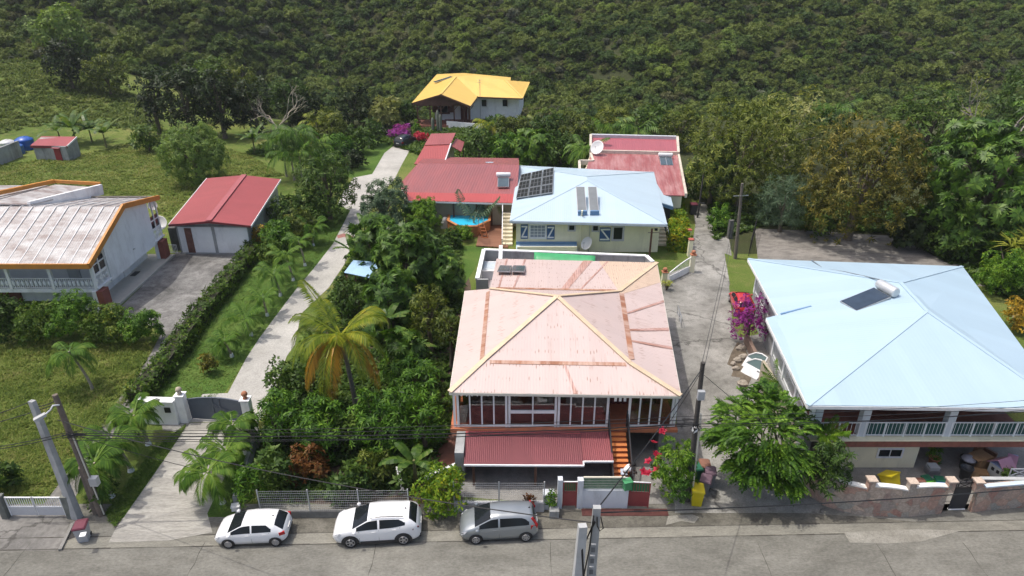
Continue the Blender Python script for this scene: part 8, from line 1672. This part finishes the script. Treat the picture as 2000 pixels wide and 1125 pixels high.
# ================================================================== person bending at the foot of the stairs
def person():
    P = Vector((GY(1218, 930, 30.15).x, 30.15, 0)); root = thing('person', 'person in white shirt and pale blue shorts bending at the foot of the stairs', 'person', P)
    SK = M('skin_dark', (.1, .05, .032), .55, .1, 8); SHI = M('shirt_white', (.78, .8, .84), .8, .05, 4); SHO = M('shorts_pale_blue', (.5, .56, .68), .8, .08, 4); HAIR = M('hair_black', (.012, .01, .01), .7, .2)
    def skin(name, verts, edges, radii, mat, sub=1, rootv=0):
        me = bpy.data.meshes.new(name); me.from_pydata(verts, edges, []); me.materials.append(mat); o = link(name, me, root); m0 = o.modifiers.new('skin', 'SKIN'); m0.use_smooth_shade = True
        sv = me.skin_vertices[0].data
        for i, r in enumerate(radii): sv[i].radius = (r, r); sv[i].use_root = (i == rootv)
        s = o.modifiers.new('sub', 'SUBSURF'); s.levels = sub; s.render_levels = sub; return o
    V = [(0, 0, .86), (.1, 0, 1.02), (.24, 0, 1.2), (.33, 0, 1.3), (.43, 0, 1.36), (.5, 0, 1.4), (.55, 0, 1.34)]; E = [(0, 1), (1, 2), (2, 3), (3, 4), (4, 5), (5, 6)]; Rr = [.15, .135, .155, .1, .055, .1, .085]
    def chain(start, pts, rs):
        k = start
        for p, r in zip(pts, rs): V.append(p); Rr.append(r); E.append((k, len(V)-1)); k = len(V)-1
        return k
    for s in (-1, 1):
        k = chain(0, [(0, s*.1, .8), (.05, s*.11, .46), (-.04, s*.11, .1), (-.03, s*.11, .05), (.1, s*.12, .04)], [.1, .07, .05, .045, .035])
        k = chain(2, [(.26, s*.19, 1.2), (.38, s*.22, .98), (.56, s*.12, .9), (.62, s*.1, .89)], [.06, .042, .035, .03])
        for f in range(4): chain(k, [(.67, s*.1+(f-1.5)*.022, .89), (.7, s*.1+(f-1.5)*.022, .865-.003*f), (.7-.004*f, s*.1+(f-1.5)*.02, .84)], [.009, .009, .008])
        chain(k, [(.63, s*.06, .88), (.66, s*.045, .865)], [.01, .009])
    skin('body', V, E, Rr, SK)
    skin('shirt', [(-.01, 0, .9), (.1, 0, 1.03), (.24, 0, 1.2), (.34, 0, 1.3), (.26, -.18, 1.21), (.33, -.22, 1.08), (.26, .18, 1.21), (.33, .22, 1.08)], [(0, 1), (1, 2), (2, 3), (2, 4), (4, 5), (2, 6), (6, 7)], [.17, .165, .18, .1, .09, .07, .09, .07], SHI)
    skin('shorts', [(0, 0, .88), (0, -.1, .8), (.03, -.11, .6), (0, .1, .8), (.03, .11, .6)], [(0, 1), (1, 2), (0, 3), (3, 4)], [.17, .12, .095, .12, .095], SHO)
    b = MB(); b.lathe((.5, 0, 1.4), [(.02, -.1), (.1, -.06), (.118, .02), (.09, .09), (.02, .125)], 14); b.build('hair', HAIR, root, True, True)
    b = MB()
    for s in (-1, 1): b.lathe((.63, s*.035, 1.35), [(.004, -.01), (.012, 0), (.004, .01)], 8)
    b.lathe((.645, 0, 1.325), [(.008, -.02), (.016, -.01), (.006, .025)], 8); b.box((.625, 0, 1.29), (.02, .045, .008)); b.build('face', M('face_dark', (.05, .025, .02), .5, .1), root, True)
    b = MB(); b.lathe((.7, 0, .83), [(.03, -.08), (.05, 0), (.03, .06)], 10); o = b.build('hand_tool', BLACK); o.location = P; tag(o, 'small dark tool held by the bending person', 'tool')
person()
# ================================================================== thin air over the valley
def haze():
    b = MB(); b.box((0, 120, 80), (1000, 700, 190)); o = b.build('haze', None); m = bpy.data.materials.new('haze_air'); m.use_nodes = True; nt = m.node_tree
    for n in list(nt.nodes):
        if n.type == 'BSDF_PRINCIPLED': nt.nodes.remove(n)
    v = nd(nt, 'ShaderNodeVolumePrincipled'); v.inputs['Color'].default_value = (.86, .9, .95, 1); v.inputs['Density'].default_value = .0002; v.inputs['Anisotropy'].default_value = .2
    nt.links.new(v.outputs[0], nt.nodes['Material Output'].inputs['Volume']); o.data.materials.clear(); o.data.materials.append(m); tag(o, 'thin bluish air over the far hillside', 'haze', None, 'stuff')
haze()
